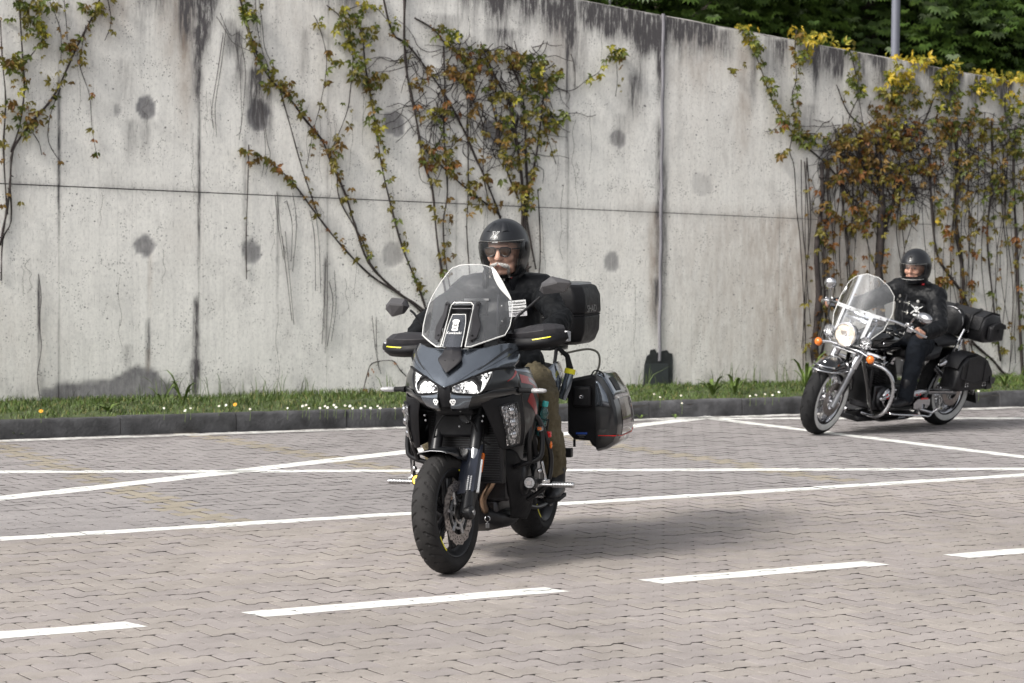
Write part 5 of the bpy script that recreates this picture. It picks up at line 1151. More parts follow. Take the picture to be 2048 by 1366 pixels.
ISO = pA(IS.mb(8, 10), 'inner_screen', 'screen_smoke', WS, smooth=180); pA(MB().tube([IS.ev(0, v) for v in [i / 8 for i in range(9)]] + [IS.ev(u, 1) for u in [i / 6 for i in range(7)]] + [IS.ev(1, 1 - i / 8) for i in range(9)], .0022, 6), 'inner_rim', 'screen_edge', ISO)
ec, en = IS.ev(.5, .52), Vector((.85, 0, .52)); ey1 = Vector((0, 1, 0)); ez1 = Vector((-.52, 0, .85))
emb = [(-.020, .030), (-.010, .033), (0, .034), (.010, .033), (.020, .030), (.024, .024), (.019, .016), (.017, .005), (.020, -.005), (.018, -.016), (.022, -.028), (.012, -.032), (0, -.034), (-.012, -.032), (-.022, -.028), (-.018, -.016), (-.020, -.005), (-.017, .005), (-.019, .016), (-.024, .024)]
EM = pA(MB().prism([ec + en * .010 + ey1 * a * .8 + ez1 * b for a, b in emb], en * .001), 'emblem', 'sticker_white', ISO, smooth=None)
ink = MB()
for a, b, w_, h_ in ((0, -.001, .011, .0025), (-.005, .004, .0015, .006), (.005, .004, .0015, .006), (-.010, .001, .004, .0015), (.010, .001, .004, .0015), (0, -.016, .010, .0012), (0, -.020, .012, .0012), (0, .020, .012, .001)): ink.prism([ec + en * .0115 + ey1 * (a + x * w_) * .8 + ez1 * (b + y * h_) for x, y in ((-1, -1), (1, -1), (1, 1), (-1, 1))], en * .0004)
pA(ink, 'emblem_print', 'plastic_grey', EM, smooth=None)
text('maker_name', 'Kawasaki', 'sticker_white', ISO, ec + ez1 * -.045 + en * .012, ey1, ez1, .021, .0004)
for sgn in (1, -1):        # black screen brackets
    br = [scr(sgn * y, t) + Vector((.006, 0, 0)) for y, t in ((.085, .06), (.112, .10), (.118, .24), (.092, .40), (.094, .52), (.082, .545), (.070, .52), (.068, .36), (.078, .20), (.072, .10))]
    bo = pA(MB().prism(br, (.010, 0, .004)), 'screen_bracket', 'plastic_grey', WS, bevel=.003); [pA(MB().ell(scr(sgn * y_, t_) + Vector((.018, 0, .004)), (.006, .006, .006), 8), 'bracket_bolt', 'metal_black', bo) for y_, t_ in ((.088, .13), (.083, .50))]
pA(MB().box((-.30, 0, 1.16), (.05, .20, .12), Matrix.Rotation(R(35), 3, 'Y')), 'dash', 'plastic_black', bevel=.01); pA(MB().box((-.335, 0, 1.185), (.01, .17, .09), Matrix.Rotation(R(35), 3, 'Y')), 'instrument', 'paint_dark')
nav = MB().box((-.33, .06, 1.30), (.02, .12, .075), Matrix.Rotation(R(-15), 3, 'Y')); NV = pA(nav, 'phone_holder', 'plastic_black', bevel=.008); pA(MB().tube([(-.33, .06, 1.27), (-.36, .05, 1.17)], .008, 8).ell((-.335, .055, 1.25), .014, 10), 'ball_mount', 'chrome_dull', NV)
pA(MB().box((-.325, .06, 1.347), (.006, .13, .010)), 'holder_edge', 'alloy', NV)

# ---- handlebar group (turns with the fork)
hb_ = catmull([(-.50, .43, 1.125), (-.47, .30, 1.125), (-.41, .16, 1.10), (-.39, .08, 1.075), (-.39, 0, 1.075), (-.39, -.08, 1.075), (-.41, -.16, 1.10), (-.47, -.30, 1.125), (-.50, -.43, 1.125)], 5)
BAR = pA(MB().tube(hb_, .0125, 12), 'handlebar', 'metal_black', steer=True)
for sy in (1, -1):
    pA(MB().tube([(-.465, sy * .29, 1.125), (-.505, sy * .435, 1.125)], .0185, 14), 'grip', 'rubber', BAR, True)
    pA(MB().tube([(-.505, sy * .435, 1.125), (-.515, sy * .475, 1.125)], .02, 14), 'bar_end', 'alloy', BAR, True)
    pA(MB().box((-.44, sy * .235, 1.125), (.05, .06, .05)).box((-.42, sy * .20, 1.14), (.06, .035, .03)), 'switch_box', 'plastic_black', BAR, True, bevel=.008)
    pA(MB().tube(catmull([(-.43, sy * .22, 1.12), (-.40, sy * .30, 1.12), (-.43, sy * .42, 1.115)], 5), .007, 8), 'lever', 'metal_black', BAR, True)
    pA(MB().lathe([(0, -.03), (.024, -.03), (.026, -.026), (.026, .02), (.024, .024), (0, .024)], (-.40, sy * .19, 1.175), (0, 0, 1), 18), 'fluid_reservoir', 'plastic_black', BAR, True)
    # hand guard: faceted upper shell, dark lower lip, bright end
    HG = Surf([[(-0.435, sy * .20, 1.135), (-0.400, sy * .27, 1.13), (-0.385, sy * .36, 1.128), (-0.400, sy * .45, 1.135), (-0.465, sy * .505, 1.14)],
               [(-0.430, sy * .20, 1.16), (-0.395, sy * .27, 1.158), (-0.380, sy * .36, 1.162), (-0.400, sy * .45, 1.170), (-0.475, sy * .505, 1.168)],
               [(-0.465, sy * .21, 1.175), (-0.430, sy * .28, 1.18), (-0.420, sy * .36, 1.190), (-0.435, sy * .43, 1.196), (-0.495, sy * .49, 1.185)],
               [(-0.515, sy * .22, 1.175), (-0.485, sy * .29, 1.19), (-0.485, sy * .36, 1.198), (-0.505, sy * .42, 1.198), (-0.535, sy * .47, 1.185)]])
    hg = pA(HG.mb(6, 3), 'hand_guard', 'plastic_grey', BAR, True, smooth=9, solid=.004, bevel=.002)
    LP = Surf([[(-0.485, sy * .21, 1.075), (-0.425, sy * .28, 1.07), (-0.405, sy * .36, 1.07), (-0.425, sy * .46, 1.08), (-0.505, sy * .52, 1.10)], [(-0.415, sy * .20, 1.10), (-0.380, sy * .27, 1.10), (-0.365, sy * .36, 1.098), (-0.383, sy * .46, 1.105), (-0.465, sy * .525, 1.12)], [(-0.425, sy * .20, 1.14), (-0.388, sy * .27, 1.135), (-0.373, sy * .36, 1.133), (-0.391, sy * .455, 1.14), (-0.465, sy * .52, 1.15)]])
    lp = pA(LP.mb(14, 8), 'guard_lip', 'plastic_black', BAR, True, smooth=40, solid=.004)
    ys = LP.strip((.52, .80), (.76, .84), .035, .035, .003)
    pA(ys, 'yellow_stripe', 'yellow', BAR, True, smooth=60)
    pA(MB().prism([(-0.460, sy * .522, 1.10), (-0.485, sy * .528, 1.10), (-0.495, sy * .528, 1.15), (-0.470, sy * .522, 1.155)], (0, sy * -.04, .008)), 'guard_end', 'alloy', BAR, True, bevel=.004)
    # mirror
    stem = catmull([(-.43, sy * .235, 1.14), (-.42, sy * .245, 1.20), (-.41, sy * .28, 1.245), (-.395, sy * .36, 1.295), (-.385, sy * .42, 1.335)] if sy > 0 else [(-.43, -.235, 1.14), (-.43, -.25, 1.20), (-.42, -.28, 1.25), (-.41, -.30, 1.29), (-.405, -.32, 1.31)], 5)
    MI = pA(MB().tube(stem, .0065, 8), 'mirror_stalk', 'metal_black', BAR, True)
    oy, oz = (.50, 1.385) if sy > 0 else (-.385, 1.335)
    outl = [(-.085, -.020), (-.070, .018), (-.018, .048), (.075, .022), (.085, .008), (.050, -.035), (-.062, -.040)] if sy > 0 else [(.075, -.005), (.058, .034), (-.035, .046), (-.078, .010), (-.082, -.012), (-.042, -.052), (.035, -.040)]
    if sy < 0: outl = [(a * .82, b) for a, b in outl]
    def ringm(k, dx, sh=0): return [Vector((-.385 + dx, oy + a * k, oz + b * k + sh)) for a, b in outl]
    ra, rb = (Vector((0, -.052 * sy, .004)), Vector((0, .022 * sy, .016)))
    def ridge(a, b): q = Vector((0, a, b)); tt = max(0, min(1, (q - ra).dot(rb - ra) / (rb - ra).length_squared)); q = ra.lerp(rb, tt); return Vector((-.352, oy + q.y, oz + q.z))
    pod = MB().loft([ringm(.94, -.030), ringm(1.0, -.022), ringm(.98, .0), [ridge(a, b).lerp(ringm(.98, .0)[k], .12) for k, (a, b) in enumerate(outl)]]); pA(pod, 'mirror', 'mirror_shell', MI, True, smooth=12)
    pA(MB().prism(ringm(.9, -.0305), (-.001, 0, 0)), 'mirror_glass', 'chrome', MI, True, smooth=None)
# ---- tank, seat, tail
def hull(secs, n=20, p=2.4):
    """loft of superellipse sections (x, zc, half width, half height)"""
    out = []
    for (x, zc, hw, hh) in secs:
        rg_ = []
        for k in range(n):
            t = 2 * math.pi * k / n; c, s = math.cos(t), math.sin(t)
            rg_.append(Vector((x, hw * math.copysign(abs(c) ** (2 / p), c), zc + hh * math.copysign(abs(s) ** (2 / p), s))))
        out.append(rg_)
    return MB().loft(out)
pA(hull([(-.44, .93, .13, .07), (-.50, .95, .165, .10), (-.62, .965, .175, .115), (-.76, .945, .15, .10), (-.86, .90, .115, .06), (-.90, .87, .10, .03)]), 'fuel_tank', 'paint_grey', smooth=60)
pA(hull([(-.80, .865, .10, .03), (-.88, .855, .14, .04), (-1.0, .85, .175, .045), (-1.12, .865, .18, .05), (-1.18, .89, .175, .05), (-1.32, .93, .155, .045), (-1.52, .945, .13, .03), (-1.55, .945, .11, .015)]), 'seat', 'seat_vinyl', smooth=60)
pA(hull([(-1.0, .77, .12, .05), (-1.2, .80, .14, .06), (-1.45, .86, .12, .05), (-1.66, .90, .08, .03)]), 'tail', 'paint_dark', smooth=60)
TP = Surf([[(-.96, .19, .90), (-1.12, .235, .985), (-1.33, .215, .985), (-1.55, .15, .96)], [(-.94, .225, .80), (-1.12, .262, .87), (-1.33, .235, .90), (-1.56, .16, .91)], [(-.98, .21, .66), (-1.12, .235, .72), (-1.32, .20, .81), (-1.54, .14, .87)]])
both(TP.mb(12, 10), 'side_panel', 'paint_grey', TA, smooth=45, solid=.004)
pA(MB().box((-1.64, 0, .90), (.03, .14, .04)), 'tail_light', 'red_lens', bevel=.008); pA(MB().prism([(-1.66, -.09, .82), (-1.72, -.09, .55), (-1.72, .09, .55), (-1.66, .09, .82)], (-.006, 0, 0)), 'rear_mudguard', 'plastic_black'); pA(MB().box((-1.705, 0, .68), (.006, .18, .16), Matrix.Rotation(R(12), 3, 'Y')), 'number_plate', 'sticker_white')
# ---- frame, engine, exhaust
fr = MB()
for sy in (1, -1): fr.tube(catmull([(-.40, sy * .06, .92), (-.55, sy * .17, .80), (-.80, sy * .19, .66), (-1.0, sy * .16, .48), (-1.02, sy * .14, .36)], 5), .03, 8); fr.tube([(-.95, sy * .15, .62), (-1.2, sy * .15, .74), (-1.6, sy * .09, .86)], .015, 8)
pA(fr, 'frame', 'metal_black')
en_ = MB().box((-.68, 0, .42), (.42, .36, .22)).box((-.58, 0, .58), (.28, .38, .22), Matrix.Rotation(R(-18), 3, 'Y')).box((-.54, 0, .70), (.26, .36, .06), Matrix.Rotation(R(-18), 3, 'Y')).box((-.66, 0, .28), (.34, .22, .08)); ENG = pA(en_, 'engine', 'metal_dark', bevel=.02)
for sy in (1, -1):
    pA(MB().lathe([(0, sy * .055), (.07, sy * .055), (.085, sy * .045), (.095, sy * .02), (.098, 0)], (-.62, sy * .18, .42), (0, 1, 0), 28), 'engine_cover', 'metal_black', ENG, smooth=35); pA(MB().lathe([(0, sy * .04), (.05, sy * .04), (.062, sy * .03), (.066, 0)], (-.84, sy * .18, .40), (0, 1, 0), 24), 'sprocket_cover', 'metal_black', ENG, smooth=35)
    cbo = MB()
    for k in range(8): cbo.ell((-.62 + .088 * math.cos(k * .785), sy * .205, .42 + .088 * math.sin(k * .785)), .006, 6)
    pA(cbo, 'cover_bolt', 'alloy', ENG)
for k, y in enumerate((-.14, -.05, .05, .14)):
    p = catmull([(-.44, y + .02, .58), (-.385, y + .01, .52), (-.375, y - .02, .42), (-.40, y * .8 - .05, .33), (-.50, y * .6 - .03, .245), (-.66, y * .5, .225)], 6); pA(MB().tube(p, .019, 14), 'exhaust_pipe', 'titanium', smooth=60)
pA(MB().tube(catmull([(-.64, 0, .225), (-.8, 0, .22), (-1.0, -.08, .24), (-1.15, -.17, .30), (-1.22, -.20, .34)], 5), .032, 14), 'collector', 'metal_dark'); pA(MB().limb([(-1.22, -.205, .345), (-1.35, -.215, .40), (-1.66, -.225, .52)], [.05, .062, .058], 18), 'silencer', 'steel')
# belly pan and lower black cowling
BP = Surf([[(-.36, .16, .60), (-.40, .185, .46), (-.47, .18, .34), (-.60, .15, .22)], [(-.50, .215, .56), (-.55, .225, .42), (-.64, .21, .30), (-.76, .16, .19)], [(-.66, .22, .40), (-.72, .225, .34), (-.82, .20, .26), (-.92, .14, .17)]])
b1, b2 = both(BP.mb(12, 10, v0=0, v1=1), 'lower_cowl', 'plastic_black', TA, smooth=40, solid=.004)
pA(hull([(-.46, .24, .08, .05), (-.52, .215, .13, .065), (-.75, .20, .14, .06), (-.98, .21, .11, .05)]), 'belly_pan', 'metal_black', smooth=50)
# ---- crash bars with highway pegs and spot lamps
for sy in (1, -1):
    cb1 = catmull([(-.40, sy * .20, .76), (-.42, sy * .30, .77), (-.45, sy * .345, .735), (-.46, sy * .358, .66), (-.455, sy * .36, .58), (-.45, sy * .34, .535), (-.46, sy * .24, .50), (-.50, sy * .15, .47)], 6)
    CB = pA(MB().tube(cb1, .0135, 12), 'crash_bar', 'metal_black')
    pA(MB().tube(catmull([(-.425, sy * .305, .765), (-.39, sy * .315, .69), (-.39, sy * .31, .61), (-.44, sy * .30, .53)], 5), .0135, 12), 'crash_brace', 'metal_black', CB)
    pA(MB().tube(catmull([(-.46, sy * .352, .72), (-.54, sy * .372, .60), (-.57, sy * .375, .50), (-.56, sy * .35, .39), (-.60, sy * .24, .31)], 6), .0125, 12), 'crash_tube', 'metal_black', CB)
    pg = MB(); qx = 0 if sy > 0 else .032
    for k in range(13): y0 = (.400 if sy > 0 else .368) + k * .0082; pg.lathe([(.0, y0), (.0125, y0), (.0155, y0 + .0015), (.0155, y0 + .004), (.0125, y0 + .0055), (0, y0 + .0055)], (-.50, 0, .40), (0, sy, 0), 14)
    pg.lathe([(0, .33), (.009, .33), (.009, .37), (.011, .505 - qx), (.015, .506 - qx), (.013, .516 - qx), (0, .518 - qx)], (-.50, 0, .40), (0, sy, 0), 14); pA(pg, 'highway_peg', 'chrome_dull', CB)
    pA(MB().box((-.52, sy * .36, .41), (.05, .03, .03)).tube([(-.52, sy * .36, .42), (-.50, sy * .345, .52)], .008, 8).ell((-.49, sy * .335, .47), .014, 8), 'peg_clamp', 'chrome_dull', CB, bevel=.003)
    sl = MB().lathe([(.0, -.03), (.022, -.03), (.032, -.012), (.033, .012), (.030, .016), (.027, .012)], (-.44, sy * .30, .415), (1, 0, 0), 22); SLO = pA(sl, 'spot_lamp', 'metal_black', CB, smooth=35)
    pA(MB().lathe([(0, .013), (.027, .013)], (-.44, sy * .30, .415), (1, 0, 0), 22), 'spot_glass', 'turn_clear' if sy > 0 else 'led_yellow', SLO); pA(MB().box((-.424, sy * .30, .415), (.004, .026, .022)), 'spot_led', 'chrome', SLO)
    for k in range(4): a = k * 1.57 + .6; pA(MB().box((-.455, sy * .30 + .03 * math.cos(a), .415 + .03 * math.sin(a)), (.03, .006, .006)), 'spot_fin', 'alloy', SLO)
mb = MB().tube([(-.455, .352, .685), (-.445, .352, .70)], .017, 12); CLA = pA(mb, 'bar_clamp', 'alloy'); pA(MB().box((-.436, .354, .69), (.006, .02, .014)), 'amber_marker', 'orange_lens', CLA)
pA(MB().box((-.52, .378, .655), (.02, .026, .03)), 'red_marker', 'red_lens', bevel=.004); pA(MB().ell((-.535, .385, .60), (.008, .008, .02), 10), 'side_marker', 'orange_lens')
# key ring hanging under the lower cowl
kc = Vector((-.43, .075, .225)); pA(MB().lathe([(.012, -.0015), (.015, 0), (.012, .0015)], kc, (1, .2, 0), 24, closed=True), 'key_ring', 'chrome_dull'); pA(MB().box(kc + Vector((0, 0, -.034)), (.008, .018, .026)).box(kc + Vector((0, 0, -.017)), (.004, .006, .01)), 'charm', 'alloy', bevel=.003)
# ---- rear wheel and swingarm
rc_ = (-WBA, 0, .315)
rw = MB().lathe([(.222, -.08), (.212, -.07), (.198, -.045), (.192, 0), (.198, .045), (.212, .07), (.222, .08), (.216, .083), (.2, .07), (.184, .04), (.184, -.04), (.2, -.07), (.216, -.083)], rc_, (0, 1, 0), 64, closed=True)
for k in range(5):
    a = 2 * math.pi * k / 5; rw.tube([Vector(rc_), Vector(rc_) + Vector((math.cos(a), 0, math.sin(a))) * .19], [.03, .018], 8)
RWA = pA(rw, 'wheel', 'metal_black'); pA(tyre_mb(rc_, .315, .182, .214, 300), 'tyre', 'rubber_dusty', RWA, smooth=25); pA(disc_mb(rc_, -.1, .08, .125), 'brake_disc', 'disc_steel', RWA, smooth=30)
for (a0, a1) in ((R(20), R(50)), (R(-60), R(-30))): pA(arc_strip(rc_, .083, .211, .2195, a0, a1), 'rim_stripe', 'yellow', RWA)
pA(MB().lathe([(.085, .098), (.10, .096), (.103, .10), (.10, .104), (.085, .102)], rc_, (0, 1, 0), 60, closed=True), 'sprocket', 'steel', RWA)
sw = MB()
for sy in (1, -1): sw.loft([[Vector((x, sy * y + dy, z + dz)) for dy, dz in ((-.02, -.035), (.02, -.035), (.02, .035), (-.02, .035))] for x, y, z in ((-.98, .10, .42), (-1.2, .13, .38), (-WBA + .02, .135, .32), (-WBA - .05, .13, .315))])
pA(sw, 'swingarm', 'metal_black', bevel=.008); ch_ = MB().tube([(-.86, .11, .42), (-WBA, .10, .415)], .010, 6).tube([(-.86, .11, .36), (-WBA, .10, .215)], .010, 6); pA(ch_, 'chain', 'metal_dark')
pA(MB().grid([[Vector((-WBA + math.cos(a) * .345, y, .315 + math.sin(a) * .345)) for y in (-.09, -.05, 0, .05, .09)] for a in [R(40 + 80 * i / 8) for i in range(9)]]), 'hugger', 'plastic_black', solid=.004)
for sy in (1, -1):
    pA(MB().tube([(-.93, sy * .17, .37), (-.93, sy * .30, .375)], .014, 10).box((-.93, sy * .25, .375), (.035, .09, .018)).box((-.95, sy * .19, .42), (.05, .02, .16)), 'footpeg', 'alloy', bevel=.003)
    pA(MB().tube([(-1.22, sy * .22, .50), (-1.22, sy * .30, .50)], .016, 10).box((-1.20, sy * .23, .56), (.035, .025, .20)).box((-1.22, sy * .275, .50), (.04, .07, .05)), 'passenger_peg', 'metal_black', bevel=.006)
    pA(MB().tube(catmull([(-.90, sy * .20, .31), (-.84, sy * .225, .30), (-.78, sy * .23, .305)], 4), .006, 8).tube([(-.78, sy * .22, .31), (-.78, sy * .27, .31)], .010, 10).tube([(-.90, sy * .20, .31), (-.88, sy * .20, .42)], .005, 6), 'pedal', 'chrome_dull')
pA(MB().tube(catmull([(-.92, .15, .24), (-1.05, .16, .22), (-1.2, .165, .22)], 4), .011, 8).box((-1.22, .165, .215), (.06, .05, .01)), 'side_stand', 'metal_black')
# ---- side cases
def case(sy):
    f_ = lambda mb: mb if sy > 0 else mb.mir()
    def rg_(pts, x, k=1.0, c=(.42, .70)): return [Vector((x, c[0] + (y - c[0]) * k, c[1] + (z - c[1]) * k)) for y, z in pts]
    inner = [(.265, .89), (.40, .915), (.425, .905), (.425, .52), (.40, .535), (.385, .56), (.30, .565), (.265, .60)]
    outer = [(.425, .93), (.465, .915), (.515, .84), (.545, .74), (.555, .66), (.55, .60), (.525, .545), (.48, .515), (.425, .50)]
    sh = f_(MB().loft([rg_(inner, -1.285, .93), rg_(inner, -1.30, 1), rg_(inner, -1.70, 1), rg_(inner, -1.73, .9)])); S = pA(sh, 'side_case', 'plastic_black', smooth=30)
    ld = f_(MB().loft([rg_(outer, -1.275, .80, (.44, .71)), rg_(outer, -1.285, .93, (.44, .71)), rg_(outer, -1.33, 1, (.44, .71)), rg_(outer, -1.60, .97, (.43, .71)), rg_(outer, -1.74, .74, (.43, .71))])); L = pA(ld, 'case_lid', 'paint_dark', S, smooth=28)
    # painted cover: upper front and outer face
    def out_at(z): return float(np.interp(z, [.50, .515, .545, .60, .66, .74, .84, .915, .93], [.425, .48, .525, .55, .555, .545, .515, .465, .425]))
    def cov(z, x, off=.004): k = float(np.interp(-x, [1.275, 1.285, 1.33, 1.60, 1.74], [.80, .93, 1, .97, .74])); y = out_at(z); return Vector((x, .44 + (y - .44) * k + off, .71 + (z - .71) * k + (off if z > .9 else 0)))
    cv = MB().grid([[cov(z, x) for x in (-1.287, -1.31, -1.34, -1.46, -1.58, -1.66)] for z in (.79, .83, .87, .90, .918, .928)]); cv.grid([[Vector((-1.268, .428 + (out_at(z) - .44) * .80 * k, .71 + (z - .71) * .84)) for k in (0, .5, 1.0)] for z in (.755, .79, .83, .87, .90, .918)])
    pA(f_(cv), 'case_cover', 'paint_grey', L, smooth=30, solid=.003); wd_ = MB().grid([[cov(z, x, .0075) for x in (-1.35, -1.45)] for z in (.83, .86, .885, .9)]); pA(f_(wd_), 'handle_recess', 'plastic_black', L, smooth=60)
    ml = MB().grid([[cov(z, x, .003) for x in (-1.36, -1.46, -1.58, -1.66)] for z in (.56, .60, .66, .72, .785)]); pA(f_(ml), 'lid_panel', 'paint_maroon', L, smooth=60)
    pA(f_(MB().tube([cov(.585, x, .006) for x in (-1.30, -1.34, -1.46, -1.58, -1.68)], .0035, 6)), 'red_line', 'red_lens', L); pA(f_(MB().tube([Vector((-1.276, .44 + k * .10, .59)) for k in (0, .4, .8, 1)], .003, 6)), 'red_line', 'red_lens', L)
    pA(f_(MB().tube([cov(z, -1.60, .006) for z in (.64, .68, .73)], .003, 6)), 'lid_trim', 'chrome_dull', L)
    lk = MB().box((-1.272, .355, .80), (.04, .10, .11)); LK = pA(f_(lk), 'lock_block', 'plastic_black', S, bevel=.012); pA(f_(MB().lathe([(.0, .004), (.006, .004), (.0075, .002), (.011, .003), (.013, 0)], (-1.252, .355, .80), (1, 0, 0), 20)), 'lock', 'chrome', LK); pA(f_(MB().box((-1.2465, .355, .80), (.002, .0022, .008))), 'keyhole', 'plastic_black', LK)
    pA(f_(MB().box((-1.2835, .345, .60), (.002, .062, .010))), 'blue_label', 'sticker_blue', S); pA(f_(MB().box((-1.2835, .345, .590), (.002, .045, .004)).box((-1.2835, .345, .580), (.002, .03, .003))), 'label_print', 'alloy', S); pA(f_(MB().box((-1.30, .30, .545), (.01, .012, .04))), 'case_foot', 'plastic_black', S)
    pA(f_(MB().tube(catmull([(-1.29, .40, .915), (-1.29, .42, .94), (-1.30, .455, .93), (-1.30, .47, .905)], 4), .004, 6)), 'lid_cord', 'rubber', S)
    pA(f_(MB().tube([(-1.30, .20, .80), (-1.33, .27, .80)], .012, 8).tube([(-1.70, .18, .80), (-1.70, .27, .80)], .012, 8).tube([(-1.30, .22, .85), (-1.80, .21, .85)], .010, 8)), 'case_rack', 'metal_black')
case(1); case(-1)
mat('hose_olive', (.12, .115, .095), .6)
# ---- luggage rack, strap with yellow band, hose and top box
RK = pA(MB().box((-1.66, 0, 1.045), (.36, .24, .016)).tube([(-1.45, .15, .97), (-1.52, .14, 1.04), (-1.8, .12, 1.04)], .011, 8).tube([(-1.45, -.15, .97), (-1.52, -.14, 1.04), (-1.8, -.12, 1.04)], .011, 8), 'luggage_rack', 'metal_black', bevel=.004)
sb = MB().tube([(-1.20, .26, .79), (-1.20, .285, .86), (-1.22, .30, .94)], [.024, .026, .024], 12, flat=.6); SBO = pA(sb, 'grab_handle', 'paint_grey'); pA(MB().tube([(-1.218, .297, .925), (-1.222, .302, .952)], .03, 14, flat=.7), 'yellow_band', 'yellow', SBO); pA(MB().tube([(-1.22, .30, .95), (-1.24, .28, 1.02), (-1.28, .22, 1.06)], [.02, .014, .012], 10, flat=.6), 'strap', 'rubber', SBO)
pA(MB().tube(catmull([(-1.40, .20, 1.02), (-1.45, .28, 1.04), (-1.50, .34, 1.045), (-1.52, .38, 1.02), (-1.52, .385, .96), (-1.50, .365, .90)], 6), .006, 10), 'hose', 'hose_olive')
def tb(k, z, x0=-1.50, x1=-1.94, hw=.30, c=.05):
    xs, xe, h = (x0 + x1) / 2 + (x0 - x1) / 2 * k, (x0 + x1) / 2 - (x0 - x1) / 2 * k, hw * k
    return [Vector(p) for p in ((xs, -h + c, z), (xs, h - c, z), (xs - c, h, z), (xe + c, h, z), (xe, h - c, z), (xe, -h + c, z), (xe + c, -h, z), (xs - c, -h, z))]
TBX = pA(MB().loft([tb(.80, 1.065), tb(.90, 1.085), tb(.97, 1.14), tb(.985, 1.225)]), 'top_box', 'plastic_black', smooth=25, bevel=.008)
pA(MB().loft([tb(.985, 1.235), tb(1.0, 1.25), tb(.99, 1.34), tb(.93, 1.385), tb(.88, 1.395)]), 'box_lid', 'plastic_black', TBX, smooth=25, bevel=.008); pA(MB().loft([tb(.985, 1.2255), tb(.985, 1.2345)]), 'box_seam', 'rubber', TBX)
pA(MB().loft([tb(.86, 1.395), tb(.84, 1.408), tb(.70, 1.413)]), 'lid_plate', 'alloy', TBX, smooth=25, bevel=.004)
text('box_name', 'SHAD', 'alloy', TBX, (-1.68, .3025, 1.262), (-1, 0, 0), (0, 0, 1), .055, .0008, sx=1.4)
# ---- bottle in its holder (a thing of its own)
bl = TA.matrix_basis @ Vector((-.56, .318, .645))
BO = empty('water_bottle', bl, (R(-10), 0, TA.rotation_euler.z)); BO.scale = (.86, .86, .86); tag(BO, 'clear turquoise water bottle with teal cap beside the rider leg', 'bottle')
MB().lathe([(0, 0), (.026, 0), (.030, .006), (.030, .03), (.027, .045), (.030, .06), (.030, .10), (.026, .115), (.030, .13), (.029, .145), (.018, .168), (.013, .176), (.013, .182)], (0, 0, 0), (0, 0, 1), 24).build('bottle_body', 'bottle_plastic', BO, smooth=60)
MB().lathe([(0, 0), (.0255, .002), (.028, .01), (.0275, .09), (0, .09)], (0, 0, .003), (0, 0, 1), 20).build('water', 'bottle_plastic', BO, smooth=60); MB().lathe([(.016, .176), (.0185, .178), (.0185, .205), (.016, .210), (0, .210)], (0, 0, 0), (0, 0, 1), 20).build('bottle_cap', 'bottle_teal', BO, smooth=40)
cg = MB()
for z in (.66, .71, .75): cg.lathe([(.033, z - .66), (.036, z - .658), (.033, z - .656)], (-.56, .318, .64), (0, .17, .98), 20, closed=True)
cg.tube([(-.56, .283, .64), (-.56, .308, .73)], .004, 6).tube([(-.56, .351, .635), (-.56, .368, .73)], .004, 6); pA(cg, 'bottle_cage', 'metal_black')
# ================================================================== RIDERS
mat('skin', (.52, .30, .22), .5, var=.12, vscale=25, bump=.15, bscale=120); mat('skin_b', (.50, .27, .19), .5, var=.10, vscale=25, bump=.1, bscale=120)
mat('leather_black', (.0055, .006, .0075), .42, var=.2, vscale=14, bump=.45, bscale=28, spec=.16); mat('cloth_black', (.0055, .0062, .0075), .7, var=.3, vscale=20, bump=.45, bscale=36, spec=.14); mat('cloth_olive', (.105, .088, .056), .85, var=.25, vscale=9, bump=.5, bscale=30, spec=.2)
mat('cloth_dark', (.009, .011, .015), .8, var=.25, vscale=14, bump=.4, bscale=40, spec=.12); mat('boot_leather', (.008, .008, .01), .4, var=.2, vscale=20, bump=.25, bscale=70, spec=.3); mat('helmet_black', (.008, .009, .012), .34, coat=.12, var=.1, vscale=30); mat('helmet_lining', (.010, .010, .011), .95)
mat('shade_lens', (.035, .018, .010), .08, coat=.5); mat('hair_white', (.62, .60, .57), .75, var=.25, vscale=90, bump=.8, bscale=160); mat('patch_white', (.66, .66, .66), .85, var=.1, vscale=60); mat('patch_grey', (.46, .45, .47), .85); mat('ink', (.012, .012, .013), .8); mat('red_strap', (.55, .02, .03), .6); mat('lip', (.42, .18, .15), .5); mat('eye_dark', (.02, .015, .012), .2); mat('silver', (.62, .61, .58), .25, 1.0)
def tex(n, size, depth=3): t = bpy.data.textures.new(n, 'CLOUDS'); t.noise_scale = size; t.noise_depth = depth; return t
TX1, TX2 = tex('folds_large', .09), tex('folds_small', .035)
def face_mesh(mb, c, fw, sc_=1.0, chub=0.0):
    """head with brow, nose, cheeks, mouth and chin; c head centre, fw rotation"""
    E = lambda p, r, n=14: mb.ell(Vector(c) + fw @ (Vector(p) * sc_), Vector(r) * sc_ if not isinstance(r, float) else r * sc_, n, fw)
    E((-.01, 0, .03), (.098, .077, .105), 24); E((.012, 0, -.045), (.075, .062, .075), 20); E((.052, 0, -.098), (.032, .03, .022)); E((.085, 0, .030), (.018, .052, .012))
    for s in (1, -1): E((.060, s * .036, -.022), (.030, .028 + chub * .4, .026 + chub)); E((-.01, s * .078, -.01), (.02, .010, .03)); E((.040, s * .040, -.075), (.035 + chub * .5, .024 + chub, .035))
    mb.limb([Vector(c) + fw @ (Vector(p) * sc_) for p in ((.086, 0, .018), (.098, 0, -.005), (.108, 0, -.024))], [.010 * sc_, .012 * sc_, .014 * sc_], 10)
    for s in (1, -1): E((.096, s * .012, -.026), (.012, .009, .009), 10)
    E((.083, 0, -.055), (.012, .024, .006), 10); E((.080, 0, -.065), (.013, .021, .007), 10)
